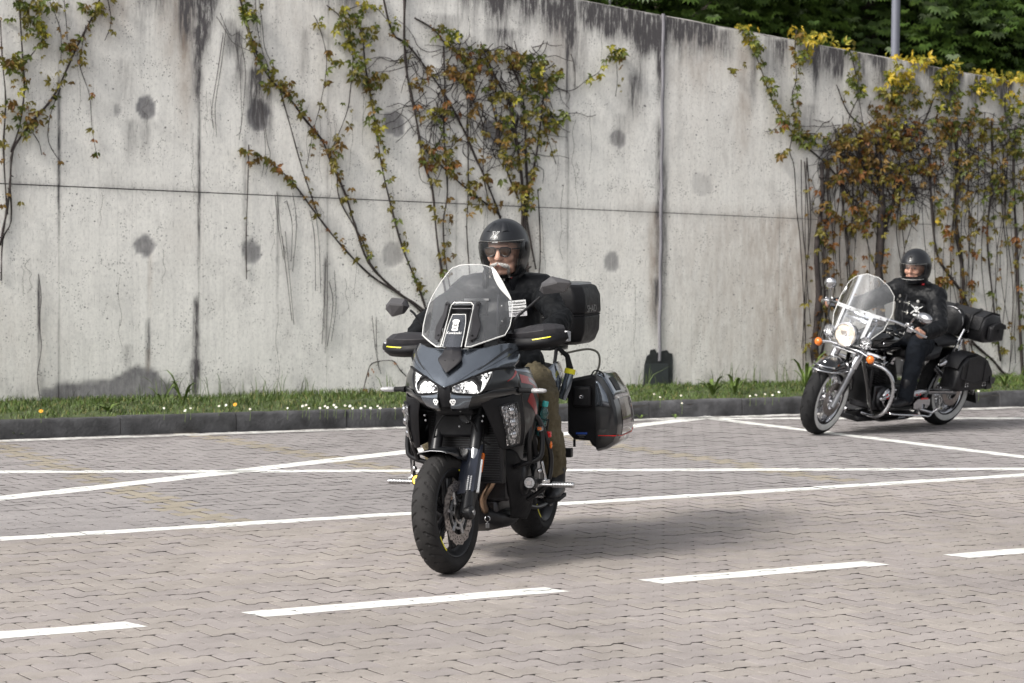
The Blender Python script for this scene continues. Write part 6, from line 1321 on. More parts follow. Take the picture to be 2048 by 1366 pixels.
def finger(mb, p, d0, d1, d2, r, l=(.040, .026, .020)):
    p = Vector(p); a = p + Vector(d0).normalized() * l[0]; b = a + Vector(d1).normalized() * l[1]; c = b + Vector(d2).normalized() * l[2]
    mb.limb([p, a, b, c], [r * 1.08, r, r * .95, r * .85], 10)
def hand(mb, wrist, grip, ax, fwd, up, r=.0092):
    """closed hand: grip = centre of the bar inside the fist, ax = along the bar outwards, fwd = knuckle side, up"""
    W, G_, A_, F_, U_ = Vector(wrist), Vector(grip), Vector(ax).normalized(), Vector(fwd).normalized(), Vector(up).normalized()
    pc = G_ - F_ * .012 + U_ * .030
    mb.ell(pc, (.043, .020, .040), 12, Matrix((A_, U_, F_)).transposed())
    mb.limb([W, pc - F_ * .02], [.031, .030], 12)
    for k, (o, q) in enumerate(((-.031, .95), (-.010, 1.03), (.011, 1.0), (.031, .85))):
        b = pc + A_ * o + F_ * .030 + U_ * .004
        finger(mb, b, F_ * .7 - U_ * .7, -U_ * 1.0 - F_ * .15, -F_ * .9 - U_ * .3, r * (1 if k < 3 else .88), (.036 * q, .028 * q, .020 * q))
    t0 = pc - A_ * .038 - F_ * .012; finger(mb, t0, -A_ * .35 + F_ * .5 - U_ * .45, F_ * .6 - U_ * .6 + A_ * .1, F_ * .5 - U_ * .5 + A_ * .4, r * 1.15, (.026, .026, .020))
def helmet(parent, c, fw, sc_, port, label_m='helmet_black', chin=True):
    """shell with an eye port, lining, visor; c = centre"""
    c = Vector(c); A, NE = 72, 44; idx, vs_, fs = {}, [], []
    def shp(az, el, k=1.0):
        ca_, ce, se = math.cos(az), math.cos(el), math.sin(el)
        rx, ry, rz = .158, .131, (.146 if el > 0 else .190)
        x, y, z = rx * ce * ca_, ry * ce * math.sin(az), rz * se
        if el < 0: x += .014 * (-se) * (1 if ca_ > 0 else -.6); y *= 1 - .10 * se * se; 
        if z < -.150: z = -.150 - (z + .150) * .1
        if ca_ > .2 and el < .1: x += .010 * ca_
        return c + fw @ (Vector((x, y, z)) * k * sc_)
    def inport(az, el):
        a = abs(az); z = math.sin(el); top, bot = port
        lim = R(64); return a < lim and z < top - .10 * (a / lim) ** 2 and z > bot + .12 * (a / lim) ** 3
    for i in range(NE + 1):
        el = -math.pi / 2 * .74 + (math.pi / 2 * 1.74) * i / NE
        for j in range(A): az = -math.pi + 2 * math.pi * j / A; idx[i, j] = len(vs_); vs_.append(shp(az, el))
    for i in range(NE):
        for j in range(A):
            el = -math.pi / 2 * .74 + (math.pi / 2 * 1.74) * (i + .5) / NE; az = -math.pi + 2 * math.pi * (j + .5) / A
            if inport(az, el): continue
            fs.append((idx[i, j], idx[i, (j + 1) % A], idx[i + 1, (j + 1) % A], idx[i + 1, j]))
    H = MB().add(vs_, fs).build('helmet', label_m, parent, smooth=180, solid=.012, soff=-1)
    L_i = MB().add([c + (p - c) * .93 for p in vs_], fs).build('lining', 'helmet_lining', H, smooth=180)
    top, bot = port; em = math.asin(top); el_ = math.asin(bot)
    edge = []
    for k in range(41): a = R(-64 + 128 * k / 40); edge.append((a, math.asin(top - .10 * (a / R(64)) ** 2)))
    edb = [(a, math.asin(bot + .12 * abs(a / R(64)) ** 3)) for a, _ in edge]
    MB().tube([shp(a, e, .995) for a, e in edge] + [shp(a, e, .995) for a, e in edb[::-1]], .005 * sc_, 6, closed=True).build('port_trim', 'rubber', H)
    # visor sheet a little proud of the shell
    vis_ = MB().grid([[shp(R(-72 + 144 * k / 30), (math.asin(bot) - .10) + (math.asin(top) + .10 - math.asin(bot)) * q / 8, 1.022) for k in range(31)] for q in range(9)])
    VZ = vis_.build('visor', 'visor_clear', H, smooth=180)
    MB().tube([shp(R(-72 + 144 * k / 30), math.asin(top) - .015, 1.026) for k in range(31)], .0022 * sc_, 6).build('visor_seal', 'silver', VZ); MB().tube([shp(R(-70 + 140 * k / 30), math.asin(bot) - .10, 1.022) for k in range(31)], .002 * sc_, 6).build('visor_rim', 'screen_edge', VZ)
    for s in (1, -1): MB().lathe([(0, .003), (.020, .003), (.026, .0), (.028, -.012)], shp(s * R(82), .02, .99), fw @ Vector((0, s, 0)), 20).build('visor_pivot', 'plastic_black', H)
    return H, shp

# ------------------------------------------------------------------ rider of the grey motorcycle
PA = empty('person', fA, TA.rotation_euler); tag(PA, 'rider in black helmet, sunglasses and black vest with white patches on the grey motorcycle', 'person')
hdA = Matrix.Rotation(R(-1), 3, 'Z') @ Matrix.Rotation(R(5), 3, 'Y')
HC = Vector((-.945, .022, 1.612))
gL, gR = ST(Vector((-.488, .365, 1.125))), ST(Vector((-.488, -.365, 1.125)))
SKA = dict(pel=(-1.03, 0, .965), ch=(-1.03, 0, 1.25), nk=(-.985, 0, 1.43), sL=(-1.02, .195, 1.375), sR=(-1.02, -.195, 1.375), eL=(-.80, .372, 1.225), eR=(-.80, -.365, 1.21))
def torso(mb, d, g):
    V_ = Vector; p, c, n = V_(d['pel']), V_(d['ch']), V_(d['nk'])
    mb.limb([p + V_((0, 0, -.02)), p.lerp(c, .35), p.lerp(c, .7), c + V_((0, 0, .04)), c.lerp(n, .62)], [.150 + g, .150 + g, .165 + g, .170 + g, .115 + g], 22, flat=.82 if g > 0 else .75, up=(1, 0, 0))
    mb.limb([V_(d['sL']), c.lerp(n, .62), V_(d['sR'])], [.068 + g, .095 + g, .068 + g], 16)
def arm(mb, s, e, w_, g, r=(.056, .050, .042, .030)): mb.limb([s, Vector(s).lerp(Vector(e), .5), e, Vector(e).lerp(Vector(w_), .45), w_], [r[0] + g, r[1] + g, r[2] + g, r[2] + g, r[3] + g], 16)
wL, wR = gL + Vector((-.075, .012, .012)), gR + Vector((-.075, -.012, .012))
legsA = {1: [(-1.02, .11, .935), (-.86, .21, .89), (-.66, .305, .835), (-.76, .318, .62), (-.83, .325, .42)], -1: [(-1.02, -.11, .935), (-.86, -.21, .89), (-.66, -.30, .835), (-.76, -.315, .62), (-.83, -.32, .42)]}
b = MB(); torso(b, SKA, -.022); face_mesh(b, HC + Vector((.0, 0, -.024)), hdA, 1.16); b.limb([(-1.0, 0, 1.38), (-.965, 0, 1.50)], [.062, .058], 16)
arm(b, SKA['sL'], SKA['eL'], wL, -.008); arm(b, SKA['sR'], SKA['eR'], wR, -.008)
barL = (ST(Vector((-.505, .435, 1.125))) - ST(Vector((-.465, .29, 1.125)))).normalized(); barR = (ST(Vector((-.505, -.435, 1.125))) - ST(Vector((-.465, -.29, 1.125)))).normalized()
for s in (1, -1): b.limb(legsA[s], [.075, .078, .056, .05, .036], 16); b.limb([Vector(legsA[s][-1]), Vector(legsA[s][-1]) + Vector((0, .0, -.075)), Vector(legsA[s][-1]) + Vector((.11, s * .02, -.10))], [.030, .026, .020], 12)
BA = b.build('body', 'skin', PA, voxel=.0065, lap=4)
gl = MB(); hand(gl, wL, gL, barL, (1, 0, 0), (0, 0, 1), .0112); gl.build('glove', 'cloth_black', PA, voxel=.0042, lap=3)
gl = MB(); hand(gl, wR, gR, barR, (1, 0, 0), (0, 0, 1), .0112); gl.build('glove', 'cloth_black', PA, voxel=.0042, lap=3)
j = MB(); torso(j, SKA, .016); arm(j, SKA['sL'], SKA['eL'], wL, .020, (.060, .050, .042, .030)); arm(j, SKA['sR'], SKA['eR'], wR, .020, (.064, .058, .05, .034)); j.limb([(-1.0, 0, 1.40), (-.985, 0, 1.455)], [.088, .080], 18); j.ell((-.98, 0, 1.0), (.20, .225, .13), 20)
JA = j.build('jacket', 'cloth_black', PA, voxel=.008, lap=4, disp=[(TX1, .030), (TX2, .012)])
# leather vest over the jacket: front panels, collar, patches
vv = MB(); dv = dict(SKA); torso(vv, dv, .026); vv.f = [q for q in vv.f]; 
VA = vv.build('vest', 'leather_black', PA, voxel=.008, lap=5, disp=[(TX1, .018)])
MB().tube(catmull([(-.93, .085, 1.385), (-.91, .075, 1.43), (-.955, .088, 1.475), (-1.04, .07, 1.48), (-1.07, 0, 1.475), (-1.04, -.07, 1.48), (-.955, -.088, 1.475), (-.91, -.075, 1.43), (-.93, -.085, 1.385)], 5), .016, 8, flat=1.8).build('collar', 'leather_black', VA)
MB().tube(catmull([(-.862, .012, 1.36), (-.835, .014, 1.25), (-.84, .014, 1.12), (-.86, .012, 1.0)], 5), .006, 6).build('zip', 'metal_dark', VA)
sn = MB()
for z in (1.30, 1.22, 1.14): sn.ell((-.845, .035, z), (.006, .006, .006), 8)
sn.build('snap', 'silver', VA)
# name patches on the left chest (rows of black letter on white)
px_ = Vector((-.30, .955, 0)).normalized(); pn = Vector((.94, .30, .12)).normalized(); pz = Vector((-.05, -.10, .99)); pz = (pz - pn * pz.dot(pn)).normalized(); px_ = pz.cross(pn); px_ = px_ if px_.y > 0 else -px_
P0 = Vector((-.838, .120, 1.318))
for k, (wd_, hh, tx, mm, sz, sx_) in enumerate(((.092, .0125, 'Norfresianern', 'patch_white', .020, .92), (.092, .0125, 'Lohmanndeiss', 'patch_white', .020, .92), (.094, .0125, 'MEMBER', 'patch_grey', .021, 1.0))):
    c = P0 - pz * .030 * k; po = MB().prism([c + px_ * a * wd_ / 2 + pz * q * hh for a, q in ((-1, -1), (1, -1), (1, 1), (-1, 1))], pn * .002).build('name_patch', mm, VA, smooth=None)
    text('patch_text', tx, 'ink', po, c + pn * .0032, px_, pz, sz, .0003, sx=sx_ * .78)
P1 = Vector((-.832, -.135, 1.25)); pnR = Vector((.94, -.25, .12)).normalized()
MB().lathe([(0, .003), (.045, .003), (.047, 0)], P1, pnR, 28).build('round_patch', 'patch_white', VA); MB().lathe([(.030, .0036), (.034, .0036)], P1, pnR, 28).build('patch_ring', 'ink', VA)
# trousers and boots
t = MB()
t.limb([(-1.04, 0, .95), (-1.03, 0, 1.03)], [.165, .150], 20, flat=.95)
for s in (1, -1): L = [Vector(p) for p in legsA[s]]; t.limb([L[0], L[0].lerp(L[1], .6), L[1].lerp(L[2], .6), L[2], L[2].lerp(L[3], .5), L[3], L[3].lerp(L[4], .6), L[4] + Vector((0, 0, .02))], [.105, .104, .090, .082, .074, .068, .062, .060], 18)
t.build('trousers', 'cloth_olive', PA, voxel=.007, lap=3, disp=[(TX1, .040), (TX2, .024)])
for s in (1, -1):
    a = Vector(legsA[s][-1]); bt = MB(); bt.limb([a + Vector((0, 0, .06)), a + Vector((0, 0, -.03)), a + Vector((.014, 0, -.065)), a + Vector((.03, 0, -.075))], [.053, .053, .055, .050], 16); bt.limb([a + Vector((-.035, 0, -.075)), a + Vector((.05, s * .008, -.078)), a + Vector((.145, s * .022, -.092)), a + Vector((.19, s * .03, -.095))], [.044, .048, .044, .032], 16, flat=.85)
    BT = bt.build('boot', 'boot_leather', PA, voxel=.007, lap=5); so = [(-.08, -.036), (-.03, -.044), (.08, -.046), (.17, -.046), (.225, -.022), (.225, .022), (.17, .046), (.08, .046), (-.03, .044), (-.08, .036)]
    MB().prism([a + Vector((x, y + s * .15 * max(x, 0), -.122)) for x, y in so], (0, 0, .02)).build('sole', 'rubber', BT, bevel=.004)
# helmet, glasses, moustache
HA, shA = helmet(PA, HC, hdA, 1.02, (.28, -.80))
for s in (1, -1):
    MB().loft([[shA(s * R(a), R(e), k) for a, e, k in ((14, el, 1.0), (20, el + 1, 1.03), (30, el + 2, 1.035), (38, el, 1.0))] for el in (36, 44, 52, 60)]).build('vent', 'helmet_black', HA, smooth=40)
lx = shA(R(-3), R(26), 1.012); ly = shA(R(3), R(26), 1.012); lz = shA(R(-3), R(32), 1.012)
X = (ly - lx).normalized(); Yv = (lz - lx).normalized(); c0 = shA(R(-2), R(29), 1.008)
nX = X.cross(Yv); nX = nX if nX.x > 0 else -nX
def glyph(pts, rr): return MB().tube([shA(R(a), R(e), 1.012) for a, e in pts], rr, 5, closed=True)
glyph([(-13, 22), (-8, 22), (-3.5, 26), (-1, 22), (5.5, 22), (.5, 29), (9, 37), (4, 37), (-1.5, 32.5), (-3.5, 37), (-10, 37), (-6, 29.5)], .0018).build('x_logo', 'sticker_white', HA)
text('visor_mark', 'X-lite', 'sticker_white', HA, shA(0, math.asin(.30) - .055, 1.03), X, Yv, .013, .0003)
MB().box(HC + hdA @ Vector((.062, .050, -.160)), (.012, .014, .022)).build('strap_tab', 'red_strap', HA, bevel=.003); MB().tube(catmull([HC + hdA @ Vector(p) for p in ((-.03, .10, -.13), (.02, .07, -.165), (.045, 0, -.175), (.02, -.07, -.165), (-.03, -.10, -.13))], 5), .007, 8, flat=1.3).build('chin_strap', 'ink', HA)
fcA = lambda x, y, z: HC + Vector((0, 0, -.024)) + hdA @ (Vector((x, y, z)) * 1.16)
gs = MB()
for s in (1, -1):
    rim = [(.103 - 3.0 * (y - .034) ** 2 * 2, s * y, z) for y, z in ((.008, .020), (.020, .026), (.045, .026), (.062, .020), (.062, .004), (.050, -.014), (.030, -.016), (.012, -.004))]
    MB().prism([fcA(*p) for p in rim], hdA @ Vector((.004, 0, 0))).build('sunglass_lens', 'shade_lens', PA, smooth=None); gs.tube([fcA(*p) + hdA @ Vector((.002, 0, 0)) for p in rim], .003, 6, closed=True); gs.tube([fcA(.09, s * .066, .018), fcA(.02, s * .082, .015)], .003, 6)
gs.tube([fcA(.106, -.010, .020), fcA(.108, 0, .022), fcA(.106, .010, .020)], .003, 6); gs.build('sunglasses', 'plastic_black', PA)
mu = MB(); hr = random.Random(3)
for k in range(170):
    y = hr.uniform(-.042, .042); z = -.043 - abs(y) * .30 + hr.uniform(-.006, .004); x = .104 - 12 * y * y; d = Vector((hr.uniform(-.2, .1), math.copysign(.7 + abs(y) * 8, y), -.5 - abs(y) * 30)).normalized()
    p = fcA(x, y, z); mu.tube([p, p + hdA @ (d * .010 + Vector((.003, 0, 0))), p + hdA @ (d * .022)], [.0022, .0022, .0007], 4)
for s in (1, -1):
    for k in range(60):
        p = fcA(.082 + hr.uniform(-.01, .006), s * (.040 + hr.uniform(-.006, .008)), -.058 - hr.uniform(0, .045)); mu.tube([p, p + hdA @ Vector((.002, s * .002, -.016))], [.0022, .0008], 4)
for k in range(70): p = fcA(.086 + hr.uniform(-.008, .0), hr.uniform(-.024, .024), -.100 - hr.uniform(0, .014)); mu.tube([p, p + hdA @ Vector((.004, 0, -.016))], [.0022, .0008], 4)
mu.build('moustache', 'hair_white', PA, smooth=180); MB().tube([fcA(.094, y, -.060 - 3 * y * y) for y in (-.018, 0, .018)], [.002, .0035, .002], 6).build('lips', 'lip', PA)
# ================================================================== BLACK CRUISER
mat('whitewall', (.56, .56, .55), .6, var=.08, vscale=20); paint('paint_black', (.006, .006, .007), .12, .0); mat('amber', (.70, .17, .015), .15, coat=.8, var=.35, vscale=60); mat('white_bar', (.55, .56, .58), .4)
mat('leather_jacket', (.0055, .006, .0075), .5, bump=.35, bscale=28, spec=.2); glass('screen_clear_b', (.90, .92, .95), .07, .05, ior=1.42)
lw = MATS['lamp_facets_lit'].copy(); lw.name = 'lamp_facets_warm'; MATS['lamp_facets_warm'] = lw; lw.node_tree.nodes['Principled BSDF'].inputs['Emission Color'].default_value = (.50, .40, .28, 1)
for n_ in lw.node_tree.nodes:
    if n_.type == 'TEX_VORONOI': n_.inputs['Scale'].default_value = 22
    if n_.type == 'VALTORGB': n_.color_ramp.elements[0].color = (.25, .22, .18, 1)
fB, rB = gp(1638, 869), gp(1874, 849); hB = fB - rB; WBB = hB.length
TB = empty('motorcycle', fB, (R(-10), 0, math.atan2(hB.y, hB.x))); tag(TB, 'black chromed cruiser motorcycle with whitewall tyres and leather bags, leaning by the kerb', 'motorcycle')
_axB = Vector((-.514, 0, .857)).normalized(); _spB = Vector((-.02, 0, .325)); _srB = Matrix.Rotation(R(11), 3, _axB); STEER = [False]
def STB(p): return _spB + _srB @ (p - _spB)
def pB(mb, name, m, par=None, **kw):
    if STEER[0]: mb.xf(STB)
    return mb.build(name, m, par or TB, **kw)
RB = (-.45, 0, .6)
def spoke_wheel(c, Rr, wd, rim):
    c = Vector(c); w_ = MB().lathe([(rim + .004, -wd * .36), (rim - .008, -wd * .32), (rim - .018, -wd * .15), (rim - .020, 0), (rim - .018, wd * .15), (rim - .008, wd * .32), (rim + .004, wd * .36), (rim, wd * .39), (rim - .016, wd * .33), (rim - .03, wd * .1), (rim - .03, -wd * .1), (rim - .016, -wd * .33), (rim, -wd * .39)], c, (0, 1, 0), 64, closed=True); O = pB(w_, 'wheel', 'chrome', smooth=50)
    pB(tyre_mb(c, Rr, wd, rim - .004, 240, True, 16), 'tyre', 'rubber', O, smooth=25)
    for s in (1, -1):
        y0 = wd / 2 * s
        pB(MB().lathe([(rim + .008, y0 * .84), (rim + .012, y0 * .925), (rim + .030, y0 * 1.012), (rim + .048, y0 * 1.03), (rim + .056, y0 * 1.01)], c, (0, 1, 0), 72), 'whitewall_ring', 'whitewall', O, smooth=60)
    hb2 = MB().lathe([(0, -.06), (.03, -.06), (.04, -.045), (.028, -.02), (.028, .02), (.04, .045), (.03, .06), (0, .06)], c, (0, 1, 0), 24); pB(hb2, 'hub', 'chrome', O, smooth=40)
    sp_ = MB()
    for k in range(32):
        a = 6.28318 * k / 32; s = 1 if k % 2 else -1; b_ = a + (.22 if (k // 2) % 2 else -.22); sp_.tube([c + Vector((math.cos(b_) * .034, s * .035, math.sin(b_) * .034)), c + Vector((math.cos(a) * (rim - .018), 0, math.sin(a) * (rim - .018)))], .0028, 5)
    pB(sp_, 'spoke', 'chrome', O); return O
STEER[0] = True; FWB = spoke_wheel((0, 0, .325), .325, .135, .215); STEER[0] = False; RWB = spoke_wheel((-WBB, 0, .33), .33, .165, .215)
pB(disc_mb((-WBB, 0, .33), .095, .08, .135, 1), 'brake_disc', 'disc_steel', RWB, smooth=30)
# fork: rake 32 deg
STEER[0] = True; pB(disc_mb((0, 0, .325), .072, .085, .145, 1), 'brake_disc', 'disc_steel', FWB, smooth=30)
def fb(z, y, dx=0): return Vector(((.325 - z) * .60 + .015 + dx, y, z))
for sy in (1, -1):
    y = sy * .108; F = pB(MB().tube([fb(.27, y), fb(.34, y), fb(.56, y), fb(.58, y), fb(.60, y)], [.022, .026, .026, .030, .026], 16), 'fork_slider', 'alloy'); pB(MB().tube([fb(.60, y), fb(.60, y), fb(.80, y), fb(.82, y)], [.028, .036, .037, .034], 18), 'fork_cover', 'chrome', F, smooth=50); pB(MB().tube([fb(.82, y), fb(1.0, y)], .021, 12), 'fork_tube', 'chrome', F); pB(MB().tube([(0, y - sy * .02, .325), (0, y + sy * .03, .325)], .016, 12), 'axle', 'chrome', F)
    if sy > 0: pB(MB().box((-.125, .083, .42), (.06, .05, .12), Matrix.Rotation(R(-35), 3, 'Y')), 'brake_caliper', 'metal_dark', F, bevel=.012)
fd = []
for i in range(21):
    a = R(50 + 118 * i / 20); r0 = .346; e = .098 * (1 - .12 * abs(i / 10 - 1) ** 3); fd.append([Vector((math.cos(a) * r, yy * e, .325 + math.sin(a) * r)) for yy, r in ((-1, r0 - .09), (-.97, r0 - .04), (-.8, r0 - .008), (-.4, r0 + .014), (0, r0 + .02), (.4, r0 + .014), (.8, r0 - .008), (.97, r0 - .04), (1, r0 - .09))])
FNB = pB(MB().grid(fd), 'fender', 'paint_black', smooth=180, solid=.004)
tp = []
for i in range(-6, 7): a = i / 6 * 1.45; tp.append(Vector((.095 + .165 * math.cos(a), .122 * math.sin(a), .590)))
pB(MB().tube(tp, .0065, 8).tube([p + Vector((-.035, 0, .034)) for p in tp[2:-2]], .0065, 8).tube([tp[0], Vector((-.05, -.118, .58))], .0065, 8).tube([tp[-1], Vector((-.05, .118, .58))], .0065, 8).tube([tp[6], tp[6] + Vector((-.03, 0, .03))], .005, 6), 'fender_rail', 'chrome', FNB); pB(MB().prism([tp[6] + Vector((.008, -.012, -.004)), tp[6] + Vector((.008, .012, -.004)), tp[6] + Vector((.006, 0, -.026))], (.003, 0, 0)), 'fender_badge', 'chrome', FNB)
pB(MB().lathe([(0, .01), (.012, .008), (.014, 0), (.01, -.02)], (.16, 0, .645), (1, 0, .4), 12), 'fender_ornament', 'chrome', FNB)
# headlight and nacelle, passing lamps, light bar, indicators
hc = Vector((-.10, 0, .868)); hd = Vector((1, 0, .02)).normalized()
HB = pB(MB().lathe([(0, -.17), (.04, -.16), (.08, -.11), (.098, -.03), (.101, 0), (.106, .006), (.106, .018), (.098, .022), (.092, .016)], hc, hd, 40), 'headlight', 'chrome', smooth=60); pB(MB().lathe([(0, -.02), (.04, -.012), (.075, .002), (.093, .015)], hc, hd, 40), 'reflector', 'lamp_facets_warm' if 'lamp_facets_warm' in MATS else 'lamp_warm', HB, smooth=60); pB(MB().lathe([(0, .034), (.05, .030), (.093, .016)], hc, hd, 40), 'lens', 'lens_clear', HB, smooth=60); pB(MB().lathe([(.093, .014), (.096, .022), (.104, .021), (.107, .010)], hc, hd, 40), 'bezel', 'chrome', HB, smooth=60); pB(MB().ell(hc + hd * .012, (.010, .012, .012), 10), 'bulb', 'chrome_dull', HB)
for sy in (1, -1):
    c = Vector((-.135, sy * .180, .845)); S = pB(MB().lathe([(0, -.09), (.03, -.08), (.052, -.03), (.055, 0), (.058, .006), (.054, .014)], c, (1, 0, 0), 28), 'passing_lamp', 'chrome', smooth=60); pB(MB().lathe([(0, -.012), (.03, -.004), (.050, .008)], c, (1, 0, 0), 28), 'reflector', 'lamp_facets', S, smooth=60); pB(MB().lathe([(0, .020), (.03, .017), (.052, .010)], c, (1, 0, 0), 28), 'lens', 'lens_clear', S, smooth=60)
    c = Vector((-.14, sy * .255, .727)); T_ = pB(MB().lathe([(0, -.05), (.025, -.045), (.036, -.015), (.039, 0), (.038, .008)], c, (1, 0, 0), 24), 'indicator', 'chrome', smooth=60); pB(MB().lathe([(0, .030), (.018, .027), (.030, .018), (.036, .004)], c, (1, 0, 0), 24), 'amber_lens', 'amber', T_, smooth=60)
pB(MB().tube([(-.15, -.24, .735), (-.14, -.15, .76), (-.135, 0, .765), (-.14, .15, .76), (-.15, .24, .735)], .0125, 10).box((-.14, 0, .80), (.03, .30, .012)).tube([(-.14, .14, .765), (-.14, .18, .80)], .008, 8).tube([(-.14, -.14, .765), (-.14, -.18, .80)], .008, 8), 'light_bar', 'chrome'); pB(MB().box((-.15, 0, .735), (.06, .24, .02)).box((-.24, 0, .80), (.12, .10, .16)).box((-.30, 0, .99), (.10, .26, .03)), 'fork_yoke', 'chrome_dull', bevel=.006)
# windscreen
def sw_(y, t): z = .80 + t * .575; return Vector((-.10 - t * .22 - 1.7 * y * y, y, z))
def sww(t): return float(np.interp(t, [0, .12, .30, .55, .8, .92, 1], [.11, .18, .245, .258, .220, .155, .055]))
def slo(c): return .13 * max(0, 1 - abs(c) / .5) ** .8
rows_ = [[sw_(sww(t) * c, max(t, slo(c) * 1.0) if t < .25 else t) for c in [-1 + j / 12 for j in range(25)]] for t in [i / 30 for i in range(31)]]
WSB = pB(MB().grid(rows_), 'windscreen', 'screen_clear_b', smooth=180); pB(MB().tube([r[-1] for r in rows_] + rows_[-1][::-1] + [r[0] for r in rows_[::-1]] + rows_[0], .0026, 6, closed=True), 'screen_rim', 'screen_edge', WSB)
br = MB(); off = Vector((.012, 0, 0))
def strap_(pts, w_): 
    m_ = MB()
    for k in range(len(pts) - 1): m_.loft([[sw_(y, t + q * w_) + off + Vector((dx, 0, 0)) for q, dx in ((-1, 0), (1, 0), (1, .006), (-1, .006))] for y, t in (pts[k], pts[k + 1])])
    return m_
q = strap_([(-.24, .455), (-.12, .475), (0, .48), (.12, .475), (.24, .455)], .024); br.add(q.v, q.f)
for s in (1, -1): br.loft([[sw_(s * (y + dy), t) + off + Vector((dx, 0, 0)) for dy, dx in ((-.013, 0), (.013, 0), (.013, .006), (-.013, .006))] for y, t in ((.135, .47), (.135, .30), (.13, .12))])
pB(br, 'screen_bracket', 'white_bar', WSB, smooth=30)
for y, t in ((-.2, .462), (-.07, .478), (.07, .478), (.2, .462)): pB(MB().ell(sw_(y, t) + Vector((.022, 0, 0)), (.005, .007, .007), 8), 'bracket_bolt', 'chrome', WSB)
# bars, controls, mirrors
hbB = catmull([(-.615, .462, .965), (-.53, .43, .985), (-.43, .36, 1.03), (-.37, .24, 1.05), (-.33, .10, 1.03), (-.33, 0, 1.02), (-.33, -.10, 1.03), (-.37, -.24, 1.05), (-.43, -.36, 1.03), (-.53, -.43, .985), (-.615, -.462, .965)], 5); BARB = pB(MB().tube(hbB, .0135, 12), 'handlebar', 'chrome')
for sy in (1, -1):
    pB(MB().tube([(-.485, sy * .412, .995), (-.615, sy * .462, .965)], .019, 14), 'grip', 'rubber', BARB); pB(MB().box((-.455, sy * .388, 1.015), (.055, .05, .05), Matrix.Rotation(R(20) * sy, 3, 'Z')).box((-.44, sy * .375, 1.05), (.06, .04, .035)).tube([(-.45, sy * .39, 1.03), (-.41, sy * .43, 1.05)], .012, 8), 'switch_box', 'chrome', BARB, bevel=.008); pB(MB().tube(catmull([(-.42, sy * .39, 1.03), (-.42, sy * .45, 1.02), (-.50, sy * .50, .985), (-.54, sy * .51, .975)], 5), .008, 8, flat=1.4), 'lever', 'chrome', BARB)
    mc = Vector((-.37, .53, 1.16)) if sy > 0 else Vector((-.38, -.40, 1.19)); st0 = Vector((-.42, sy * .38, 1.05))
    Mr = pB(MB().tube(catmull([st0, st0.lerp(mc, .45) + Vector((.02, 0, .04)), mc + Vector((.02, -sy * .04, .0))], 5), .0075, 8), 'mirror_stalk', 'chrome', BARB); ax_ = Vector((1, -.25 * sy, .1)).normalized()
    pB(MB().ell(mc, (.040, .082, .046) if sy > 0 else (.030, .055, .048), 18, Matrix.Rotation(R(-12) * sy, 3, 'Z')), 'mirror', 'chrome', Mr, smooth=180)
for sy in (1, -1):
    pB(MB().tube(catmull([(-.45, sy * .38, 1.01), (-.38, sy * .34, .90), (-.30, sy * .20, .82), (-.28, sy * .10, .78)], 5), .006, 6).tube(catmull([(-.43, sy * .38, 1.03), (-.30, sy * .32, .98), (-.26, sy * .24, .86), (-.26, sy * .12, .74)], 5), .005, 6), 'cable', 'rubber')
STEER[0] = False
# tank, seat, frame
pB(hull([(-.34, .80, .05, .05), (-.42, .815, .12, .075), (-.56, .815, .165, .10), (-.72, .80, .155, .095), (-.88, .765, .11, .06), (-.96, .74, .08, .03)]), 'fuel_tank', 'paint_black', smooth=60); pB(MB().lathe([(0, .004), (.018, .004), (.020, 0)], (-.50, .163, .80), (.2, 1, .1), 20), 'tank_badge', 'chrome'); pB(MB().lathe([(.009, .005), (.013, .005)], (-.50, .163, .80), (.2, 1, .1), 20), 'badge_ring', 'ink'); pB(hull([(-.50, .90, .05, .015), (-.60, .912, .06, .02), (-.75, .895, .05, .015)]), 'tank_console', 'chrome', smooth=60)
pB(hull([(-.86, .70, .09, .05), (-.98, .675, .17, .06), (-1.15, .675, .19, .065), (-1.30, .70, .18, .075), (-1.36, .74, .15, .05)]), 'seat', 'leather_bag', smooth=60); pB(hull([(-1.30, .755, .14, .045), (-1.40, .78, .16, .055), (-1.62, .785, .14, .05), (-1.70, .77, .10, .03)]), 'pillion_seat', 'leather_bag', smooth=60)
bk = []
for (z, hw, x) in ((.84, .10, -1.60), (.88, .13, -1.61), (.96, .142, -1.63), (1.03, .13, -1.645), (1.065, .09, -1.655), (1.075, .05, -1.66)): bk.append([Vector((x + math.cos(t) * .05, math.sin(t) * hw, z)) for t in [k * .3927 for k in range(16)]])
BK = pB(MB().loft(bk), 'backrest', 'leather_bag', smooth=60); pB(MB().tube([(-1.66 + .035, math.sin(t) * .135, .95 + math.cos(t) * .125) for t in [-1.7 + 3.4 * k / 16 for k in range(17)]], .006, 6), 'backrest_piping', 'alloy', BK)
for sy in (1, -1): pB(MB().tube([(-1.50, sy * .15, .66), (-1.56, sy * .155, .78), (-1.64, sy * .15, .90)], .009, 8), 'backrest_bar', 'chrome', BK)
fr = MB()
for sy in (1, -1): fr.tube(catmull([(-.30, sy * .05, .80), (-.40, sy * .12, .45), (-.50, sy * .15, .17), (-.8, sy * .16, .14), (-1.1, sy * .16, .18), (-1.3, sy * .14, .45), (-1.5, sy * .12, .62)], 5), .018, 8)
fr.tube([(-.32, 0, .78), (-.9, 0, .68), (-1.4, 0, .62)], .025, 8); pB(fr, 'frame', 'paint_black')
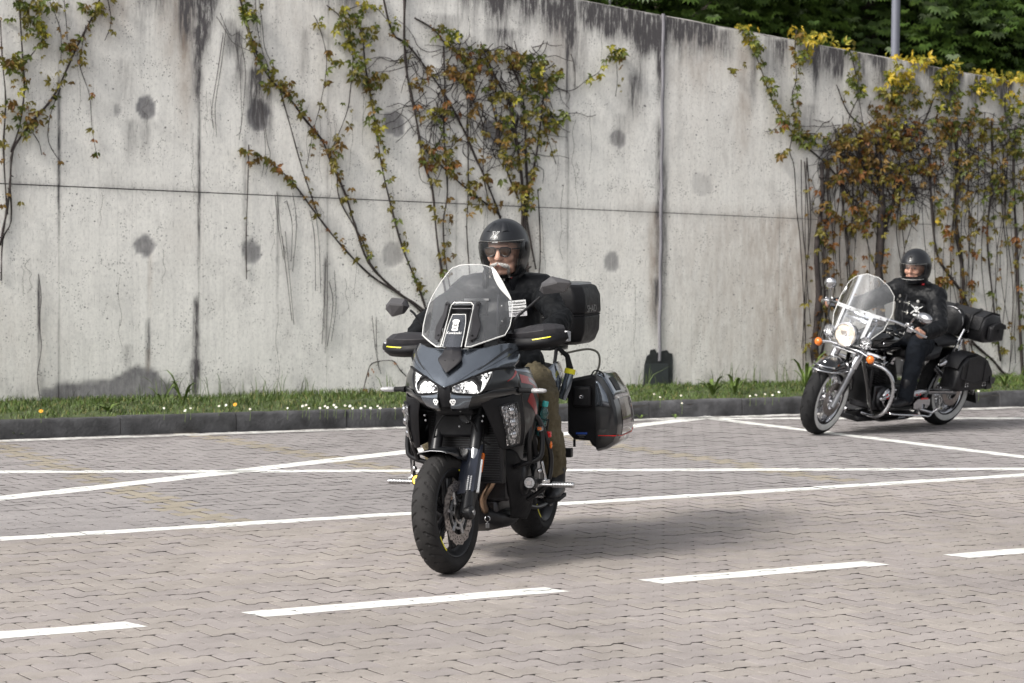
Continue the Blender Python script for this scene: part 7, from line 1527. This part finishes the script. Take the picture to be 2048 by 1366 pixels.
# v-twin engine
EB = pB(MB().box((-.74, 0, .32), (.46, .26, .22)).lathe([(0, .16), (.10, .16), (.12, .14), (.125, 0), (.12, -.14), (.10, -.16), (0, -.16)], (-.66, 0, .31), (0, 1, 0), 28).box((-.98, 0, .33), (.22, .22, .18)), 'engine', 'metal_dark', bevel=.02)
for sx, an in ((-.60, -20), (-.80, 24)):
    rt = Matrix.Rotation(R(an), 3, 'Y'); cy_ = MB()
    for k in range(10): cy_.box(Vector((sx - .0, 0, .40)) + rt @ Vector((0, 0, .03 + k * .020)), (.16, .19, .009), rt)
    cy_.box(Vector((sx, 0, .40)) + rt @ Vector((0, 0, .12)), (.11, .14, .22), rt); C_ = pB(cy_, 'cylinder', 'metal_black', EB, bevel=.002); pB(MB().box(Vector((sx, 0, .40)) + rt @ Vector((0, 0, .25)), (.17, .20, .05), rt), 'rocker_cover', 'chrome', C_, bevel=.015)
for sy in (1, -1): pB(MB().lathe([(0, sy * .03), (.075, sy * .03), (.09, sy * .018), (.095, 0)], (-.68, sy * .155, .32), (0, 1, 0), 28), 'engine_cover', 'chrome', EB, smooth=40)
gc = MB().loft([[Vector((x, .235 + dy, .285 + z)) for x, z in ((-.94 + e, -.055 + e), (-.98, -.065 + e), (-1.12, -.06 + e), (-1.155 - e * 0, -.02), (-1.15, .03), (-1.06, .055 - e), (-.96, .045 - e), (-.93 + e, 0))] for dy, e in ((-.06, 0), (0, 0), (.02, .012))]); GCO = pB(gc, 'gear_cover', 'chrome', EB, smooth=40); pB(MB().box((-1.06, .258, .325), (.10, .004, .014)), 'red_flash', 'red_lens', GCO)
pB(MB().tube([(-.90, .22, .36), (-.96, .24, .375), (-1.08, .235, .385)], [.03, .032, .02], 12), 'shift_housing', 'chrome', EB); pB(MB().tube([(-.93, .245, .365), (-.98, .256, .372)], .018, 10), 'red_cap', 'red_lens', EB); pB(MB().tube([(-.50, .20, .33), (-.53, .235, .35)], .02, 10), 'horn_cover', 'chrome', EB); pB(MB().lathe([(0, .02), (.02, .02), (.025, 0)], (-.62, .19, .345), (0, 1, 0), 14), 'red_button', 'red_lens', EB)
pB(MB().lathe([(0, -.06), (.085, -.05), (.10, -.02), (.10, .03), (.08, .05), (0, .055)], (-.70, -.24, .58), (0, 1, 0), 28), 'air_cleaner', 'chrome', smooth=40)
for k, z in ((0, .26), (1, .17)): pB(MB().tube(catmull([(-.62 - .2 * k, -.14, .50), (-.60 - .2 * k, -.22, .44), (-.70 - .1 * k, -.24, z + .03), (-1.1, -.245, z), (-1.95, -.25, z + .03)], 6), .034, 14), 'exhaust_pipe', 'chrome', smooth=60)
pB(MB().box((-.44, 0, .43), (.04, .26, .30)), 'radiator', 'metal_black', bevel=.01); pB(MB().box((-.75, 0, .135), (.75, .20, .05)), 'sump_guard', 'metal_black', bevel=.015)
# crash guard, floorboards, levers
for sy in (1, -1): pB(MB().tube(catmull([(-.36, sy * .06, .63), (-.37, sy * .18, .635), (-.40, sy * .29, .605), (-.43, sy * .345, .53), (-.44, sy * .36, .43), (-.43, sy * .35, .32), (-.41, sy * .31, .235), (-.42, sy * .22, .19), (-.44, sy * .08, .185)], 6), .0165, 14), 'crash_guard', 'chrome', smooth=60)
for sy in (1, -1):
    FB = pB(MB().prism([(-.56, sy * .20, .215), (-.54, sy * .26, .22), (-.57, sy * .32, .22), (-.92, sy * .32, .20), (-.94, sy * .20, .20)], (0, 0, .016)), 'floorboard', 'rubber', bevel=.004); pB(MB().tube(catmull([(-.545, sy * .21, .225), (-.53, sy * .27, .228), (-.58, sy * .335, .225), (-.93, sy * .335, .20), (-1.05, sy * .33, .185), (-1.10, sy * .32, .20)], 5), .008, 8), 'board_trim', 'chrome', FB)
    pB(MB().tube([(-.98, sy * .18, .24), (-1.14, sy * .30, .205), (-1.17, sy * .33, .245)], [.012, .013, .016], 10), 'rear_peg', 'chrome'); pB(MB().tube(catmull([(-.44, sy * .27, .36), (-.50, sy * .28, .375), (-.54, sy * .285, .425), (-.58, sy * .29, .43)], 4), .008, 8), 'heel_lever', 'chrome')
# rear end
fd = []
for i in range(21):
    a = R(-8 + 140 * i / 20); r0 = .365; e = .12; fd.append([Vector((-WBB + math.cos(math.pi - a) * r, yy * e, .33 + math.sin(a) * r)) for yy, r in ((-1, r0 - .11), (-.97, r0 - .05), (-.8, r0 - .01), (-.4, r0 + .012), (0, r0 + .018), (.4, r0 + .012), (.8, r0 - .01), (.97, r0 - .05), (1, r0 - .11))])
pB(MB().grid(fd), 'rear_fender', 'paint_black', smooth=180, solid=.004); pB(MB().lathe([(0, .03), (.03, .025), (.04, 0)], (-WBB - .38, 0, .46), (-1, 0, .2), 20), 'tail_light', 'red_lens'); pB(MB().prism([(-WBB - .36, -.09, .33), (-WBB - .40, -.10, .20), (-WBB - .40, .10, .20), (-WBB - .36, .09, .33)], (-.006, 0, 0)), 'mud_flap', 'rubber')
for sy in (1, -1): pB(MB().tube([(-1.10, sy * .13, .36), (-WBB, sy * .125, .33)], [.03, .024], 10).tube([(-1.25, sy * .17, .58), (-WBB + .06, sy * .17, .36)], [.020, .026], 12), 'swingarm', 'chrome_dull'); pB(MB().tube([(-1.28, sy * .20, .60), (-1.33, sy * .22, .63), (-1.36, sy * .225, .60)], [.016, .028, .018], 12), 'rear_indicator_stalk', 'chrome')
# saddlebags
for sy in (1, -1):
    f_ = lambda mb: mb if sy > 0 else mb.mir()
    sec = [(-1.33, .42), (-1.38, .60), (-1.46, .69), (-1.60, .705), (-1.74, .66), (-1.83, .56), (-1.85, .45), (-1.82, .40), (-1.40, .39)]
    bg_ = MB().loft([[Vector((x + (-1.6 - x) * e, y, z + (.55 - z) * e)) for x, z in sec] for y, e in ((.19, .05), (.20, 0), (.33, 0), (.355, .04), (.365, .12))]); SB = pB(f_(bg_), 'saddlebag', 'leather_bag', smooth=50)
    fl = MB().loft([[Vector((x, y, z)) for x, z in ((-1.345, .60), (-1.40, .675), (-1.47, .712), (-1.60, .728), (-1.75, .68), (-1.84, .58), (-1.862, .50), (-1.845, .50), (-1.825, .575), (-1.74, .665), (-1.60, .712), (-1.47, .697), (-1.41, .66), (-1.36, .59))] for y in (.185, .345)]); pB(f_(fl), 'bag_flap', 'leather_bag', SB, smooth=50)
    face = MB().prism([(-1.39, .372, .64), (-1.47, .372, .70), (-1.60, .372, .715), (-1.74, .372, .668), (-1.83, .372, .57), (-1.85, .372, .50), (-1.60, .372, .47), (-1.38, .372, .52)], (0, .010, 0)); pB(f_(face), 'flap_front', 'leather_bag', SB, bevel=.003); pB(f_(MB().tube([(-1.38, .384, .52), (-1.60, .384, .47), (-1.85, .384, .50)], .004, 6)), 'flap_piping', 'metal_dark', SB)
    for x in (-1.46, -1.72): ST_ = pB(f_(MB().prism([(x - .016, .383, .70 if x > -1.6 else .64), (x + .016, .383, .70 if x > -1.6 else .66), (x + .014, .383, .43), (x - .014, .383, .43)], (0, .005, 0))), 'bag_strap', 'leather_bag', SB); pB(f_(MB().tube([(x - .018, .391, .475), (x + .018, .391, .475), (x + .018, .391, .445), (x - .018, .391, .445)], .003, 6, closed=True)), 'buckle', 'chrome_dull', ST_)
    pk = MB().prism([(-1.79, .375, .52), (-1.90, .36, .49), (-1.90, .36, .40), (-1.79, .375, .40)], (0, -.09, 0)); pB(f_(pk), 'end_pocket', 'leather_bag', SB, bevel=.012); pB(f_(MB().prism([(-1.80, .385, .525), (-1.915, .365, .505), (-1.91, .365, .455), (-1.83, .38, .445)], (0, .006, .0))), 'pocket_flap', 'leather_bag', SB, bevel=.002)
# roll bag on the rack
RKB = pB(MB().tube([(-1.55, .13, .80), (-1.66, .135, .815), (-2.02, .135, .795)], .008, 8).tube([(-1.55, -.13, .80), (-1.66, -.135, .815), (-2.02, -.135, .795)], .008, 8).tube([(-1.66, .135, .815), (-1.60, .15, .70)], .008, 8).tube([(-2.0, -.135, .80), (-2.0, .135, .80)], .008, 8).tube([(-1.98, .135, .78), (-1.98, .14, .84)], .008, 8), 'luggage_rack', 'chrome')
sec = [(-1.70, .83), (-1.69, .95), (-1.73, 1.04), (-1.84, 1.075), (-1.95, 1.055), (-2.01, .96), (-2.01, .85), (-1.97, .815), (-1.75, .815)]
GB = empty('roll_bag', TB.matrix_basis @ Vector((-1.90, 0, .79)), TB.rotation_euler); tag(GB, 'black leather roll bag strapped on the cruiser rear rack', 'bag')
o_ = Vector((-1.85, 0, .81)); bgx = lambda mb: mb.xf(lambda p: p - o_)
RBG = bgx(MB().loft([[Vector((x + (-1.85 - x) * e, y, z + (.93 - z) * e)) for x, z in sec] for y, e in ((-.27, .12), (-.255, .02), (-.15, 0), (.15, 0), (.255, .02), (.27, .12))])).build('bag_body', 'leather_bag', GB, smooth=50)
bgx(MB().loft([[Vector((x, y, z)) for x, z in ((-1.676, .93), (-1.715, 1.045), (-1.84, 1.09), (-1.96, 1.07), (-2.02, .96), (-2.005, .96), (-1.95, 1.057), (-1.84, 1.077), (-1.727, 1.035), (-1.69, .93))] for y in (-.245, .245)])).build('bag_flap', 'leather_bag', GB, smooth=50)
for y in (-.13, .13): so_ = bgx(MB().loft([[Vector((x, y + dy, z)) for dy in (-.014, .014)] for x, z in ((-1.68, .85), (-1.666, .94), (-1.708, 1.055), (-1.84, 1.10))], cap=False, closed=False)).build('bag_strap', 'leather_bag', GB, solid=.004); bgx(MB().box((-1.664, y, .90), (.006, .035, .022))).build('buckle', 'chrome_dull', GB, bevel=.003)
bgx(MB().box((-1.682, 0, .92), (.02, .14, .11))).build('front_pocket', 'leather_bag', GB, bevel=.01)
bgx(MB().prism([(-1.76, .272, .84), (-1.96, .272, .84), (-1.96, .272, .97), (-1.86, .272, 1.0), (-1.76, .272, .97)], (0, .05, 0))).build('end_pocket', 'leather_bag', GB, bevel=.014); bgx(MB().prism([(-1.75, .325, .95), (-1.97, .325, .95), (-1.95, .325, .99), (-1.86, .325, 1.015), (-1.77, .325, .99)], (0, .008, 0))).build('pocket_flap', 'leather_bag', GB, bevel=.003); bgx(MB().box((-1.87, .335, .935), (.04, .006, .05))).build('tan_tab', 'metal_dark', GB, bevel=.003)

mat('eye_shaded', (.22, .18, .16), .3)  # eye whites toned down; shade inside the helmet is put into the colour
# ------------------------------------------------------------------ rider of the cruiser
PB = empty('person', fB, TB.rotation_euler); tag(PB, 'rider in black helmet and black leather jacket with silver crosses on the cruiser', 'person')
hdB = Matrix.Rotation(R(12), 3, 'Z') @ Matrix.Rotation(R(4), 3, 'Y') @ Matrix.Rotation(R(7), 3, 'X')
HCB = Vector((-.985, .0, 1.448))
SKB = dict(pel=(-1.12, 0, .80), ch=(-1.10, 0, 1.09), nk=(-1.04, .0, 1.27), sL=(-1.08, .19, 1.205), sR=(-1.08, -.19, 1.205), eL=(-.90, .40, .985), eR=(-.80, -.40, 1.02))
gLB, gRB = STB(Vector((-.555, .438, .978))), STB(Vector((-.555, -.438, .978))); wLB, wRB = gLB + Vector((-.085, .0, .005)), gRB + Vector((-.085, 0, .005))
legsB = {1: [(-1.12, .10, .78), (-.98, .19, .785), (-.84, .25, .765), (-.80, .265, .57), (-.76, .27, .39)], -1: [(-1.12, -.10, .78), (-.98, -.19, .785), (-.84, -.25, .765), (-.80, -.265, .57), (-.76, -.27, .39)]}
b = MB(); torso(b, SKB, -.022); face_mesh(b, HCB + Vector((0, 0, -.022)), hdB, 1.08, .002); b.limb([(-1.06, 0, 1.22), (-1.02, 0, 1.33)], [.066, .062], 16); arm(b, SKB['sL'], SKB['eL'], wLB, -.008); arm(b, SKB['sR'], SKB['eR'], wRB, -.008)
axL, axR = (_srB @ Vector((-.13, .05, -.03))).normalized(), (_srB @ Vector((-.13, -.05, -.03))).normalized()
hand(b, wLB, gLB, axL, (.35, .75, .1), (-.1, 0, 1), .0105); hand(b, wRB, gRB, axR, (.35, -.75, .1), (-.1, 0, 1), .0105)
for s in (1, -1): b.limb(legsB[s], [.075, .078, .056, .05, .036], 16); b.limb([Vector(legsB[s][-1]), Vector(legsB[s][-1]) + Vector((0, 0, -.075)), Vector(legsB[s][-1]) + Vector((.11, s * .015, -.10))], [.030, .026, .020], 12)
b.build('body', 'skin_b', PB, voxel=.0055, lap=3)
j = MB(); torso(j, SKB, .034); arm(j, SKB['sL'], SKB['eL'], wLB, .022, (.066, .060, .052, .034)); arm(j, SKB['sR'], SKB['eR'], wRB, .022, (.066, .060, .052, .034)); j.limb([(-1.06, 0, 1.24), (-1.045, 0, 1.305)], [.095, .088], 18); JB = j.build('jacket', 'leather_jacket', PB, voxel=.008, lap=4, disp=[(TX1, .026), (TX2, .012)])
MB().tube(catmull([(-.885, .03, 1.20), (-.865, .03, 1.08), (-.88, .03, .95), (-.90, .03, .84)], 5), .005, 6).build('zip', 'metal_dark', JB)
for z in (1.13, 1.05, .93, .86):      # silver cross clasps
    cz = MB(); c = Vector((-.868 - .04 * abs(z - 1.05), .055, z))
    for dy, dz, a_, b_ in ((0, 0, .026, .005), (.014, 0, .005, .020), (-.030, 0, .008, .006)): cz.box(c + Vector((0, dy, dz)), (.006, a_ * 2, b_ * 2))
    cz.build('cross_clasp', 'silver', JB, bevel=.002)
for (y, z, r_) in ((.115, 1.155, .013), (-.06, 1.17, .014), (-.09, 1.13, .012), (-.05, 1.12, .011)): MB().lathe([(0, .004), (r_, .003), (r_, 0)], (-.885 - abs(y) * .45, y, z), (1, y * 4, .1), 16).build('pin_badge', 'silver', JB)
c = Vector((-.905, .135, 1.085)); nC = Vector((.86, .5, .08)).normalized(); uC = Vector((0, 0, 1)); uC = (uC - nC * uC.dot(nC)).normalized(); rC = uC.cross(nC)
sk = MB()
for a_, b_, r_ in ((0, .012, .020), (0, -.008, .013)): sk.prism([c + nC * .004 + rC * (a_ + r_ * math.cos(t)) + uC * (b_ + r_ * .9 * math.sin(t)) for t in [k * .524 for k in range(12)]], nC * .003)
for s in (1, -1):
    sk.prism([c + nC * .004 + rC * s * x + uC * z for x, z in ((.018, .016), (.030, .018), (.050, .036), (.052, .042), (.044, .036), (.026, .026))], nC * .003); sk.prism([c + nC * .004 + rC * s * x + uC * z for x, z in ((.014, -.012), (.040, -.040), (.045, -.034), (.020, -.004))], nC * .003)
sk.prism([c + nC * .004 + rC * x + uC * z for x, z in ((-.022, -.035), (.022, -.035), (.022, -.052), (-.022, -.052))], nC * .003); SKO = sk.build('skull_patch', 'patch_white', JB, smooth=None)
ey = MB()
for s in (1, -1): ey.prism([c + nC * .0075 + rC * (s * .008 + .005 * math.cos(t)) + uC * (.012 + .005 * math.sin(t)) for t in [k * .785 for k in range(8)]], nC * .0006)
ey.build('skull_eye', 'ink', SKO, smooth=None)
for s, w_, g_, ax2 in ((1, wLB, gLB, axL), (-1, wRB, gRB, axR)):   # fingerless gloves: cuff and knuckle cover
    gv = MB(); gv.limb([w_ + Vector((-.03, 0, 0)), w_ + Vector((.02, 0, .004)), g_ + Vector((-.02, s * .0, .030))], [.040, .038, .036], 14); gv.ell(g_ + Vector((-.008, 0, .032)), (.030, .046, .026), 12, Matrix.Rotation(math.atan2(ax2.y, ax2.x) - math.pi / 2, 3, 'Z')); gv.build('glove', 'leather_black', PB, voxel=.006, lap=3)
t = MB(); t.limb([(-1.13, 0, .79), (-1.12, 0, .87)], [.165, .155], 20)
for s in (1, -1): L = [Vector(p) for p in legsB[s]]; t.limb([L[0], L[0].lerp(L[1], .6), L[1].lerp(L[2], .6), L[2], L[2].lerp(L[3], .5), L[3], L[3].lerp(L[4], .6), L[4] + Vector((0, 0, -.035))], [.108, .108, .098, .088, .082, .076, .068, .064], 18)
t.build('trousers', 'cloth_dark', PB, voxel=.008, lap=4, disp=[(TX1, .026), (TX2, .010)])
for s in (1, -1):
    a = Vector(legsB[s][-1]); bt = MB(); bt.limb([a + Vector((0, 0, .09)), a + Vector((0, 0, -.02)), a + Vector((.012, 0, -.06)), a + Vector((.03, 0, -.075))], [.054, .054, .056, .050], 16); bt.limb([a + Vector((-.035, 0, -.078)), a + Vector((.05, s * .006, -.08)), a + Vector((.14, s * .015, -.092)), a + Vector((.18, s * .02, -.095))], [.044, .047, .043, .032], 16, flat=.85)
    BT = bt.build('boot', 'boot_leather', PB, voxel=.007, lap=5); so = [(-.08, -.036), (-.03, -.044), (.08, -.046), (.17, -.046), (.215, -.022), (.215, .022), (.17, .046), (.08, .046), (-.03, .044), (-.08, .036)]
    MB().prism([a + Vector((x, y + s * .1 * max(x, 0), -.132)) for x, y in so], (0, 0, .02)).build('sole', 'rubber', BT, bevel=.004)
HBM, shB = helmet(PB, HCB, hdB, 1.0, (.20, -.46))
def glyphB(pts, rr): return MB().tube([shB(R(a), R(e), 1.012) for a, e in pts], rr, 5, closed=True)
glyphB([(-6, 30), (0, 34), (2, 40), (5, 36), (12, 38), (8, 33), (10, 26), (3, 29), (-1, 22), (-2, 29)], .0026).build('helmet_badge', 'ink', HBM)
fcB = lambda x, y, z: HCB + Vector((0, 0, -.022)) + hdB @ (Vector((x, y, z)) * 1.08)
for s in (1, -1): E_ = MB().ell(fcB(.082, s * .032, .006), (.010, .012, .007), 12).build('eye', 'eye_shaded', PB); MB().ell(fcB(.091, s * .032, .006), (.004, .005, .005), 10).build('pupil', 'eye_dark', E_); MB().tube([fcB(.090, s * (.018 + .032 * k / 4), .026 + .006 * math.sin(k / 4 * 3)) for k in range(5)], .0035, 6).build('eyebrow', 'eye_dark', PB)
MB().tube([fcB(.094, y, -.060 + 2 * y * y * -1) for y in (-.022, 0, .022)], [.002, .0045, .002], 6).build('lips', 'lip', PB); MB().box(HCB + hdB @ Vector((.03, .085, -.155)), (.03, .01, .016)).build('strap_tab', 'red_strap', HBM, bevel=.003)
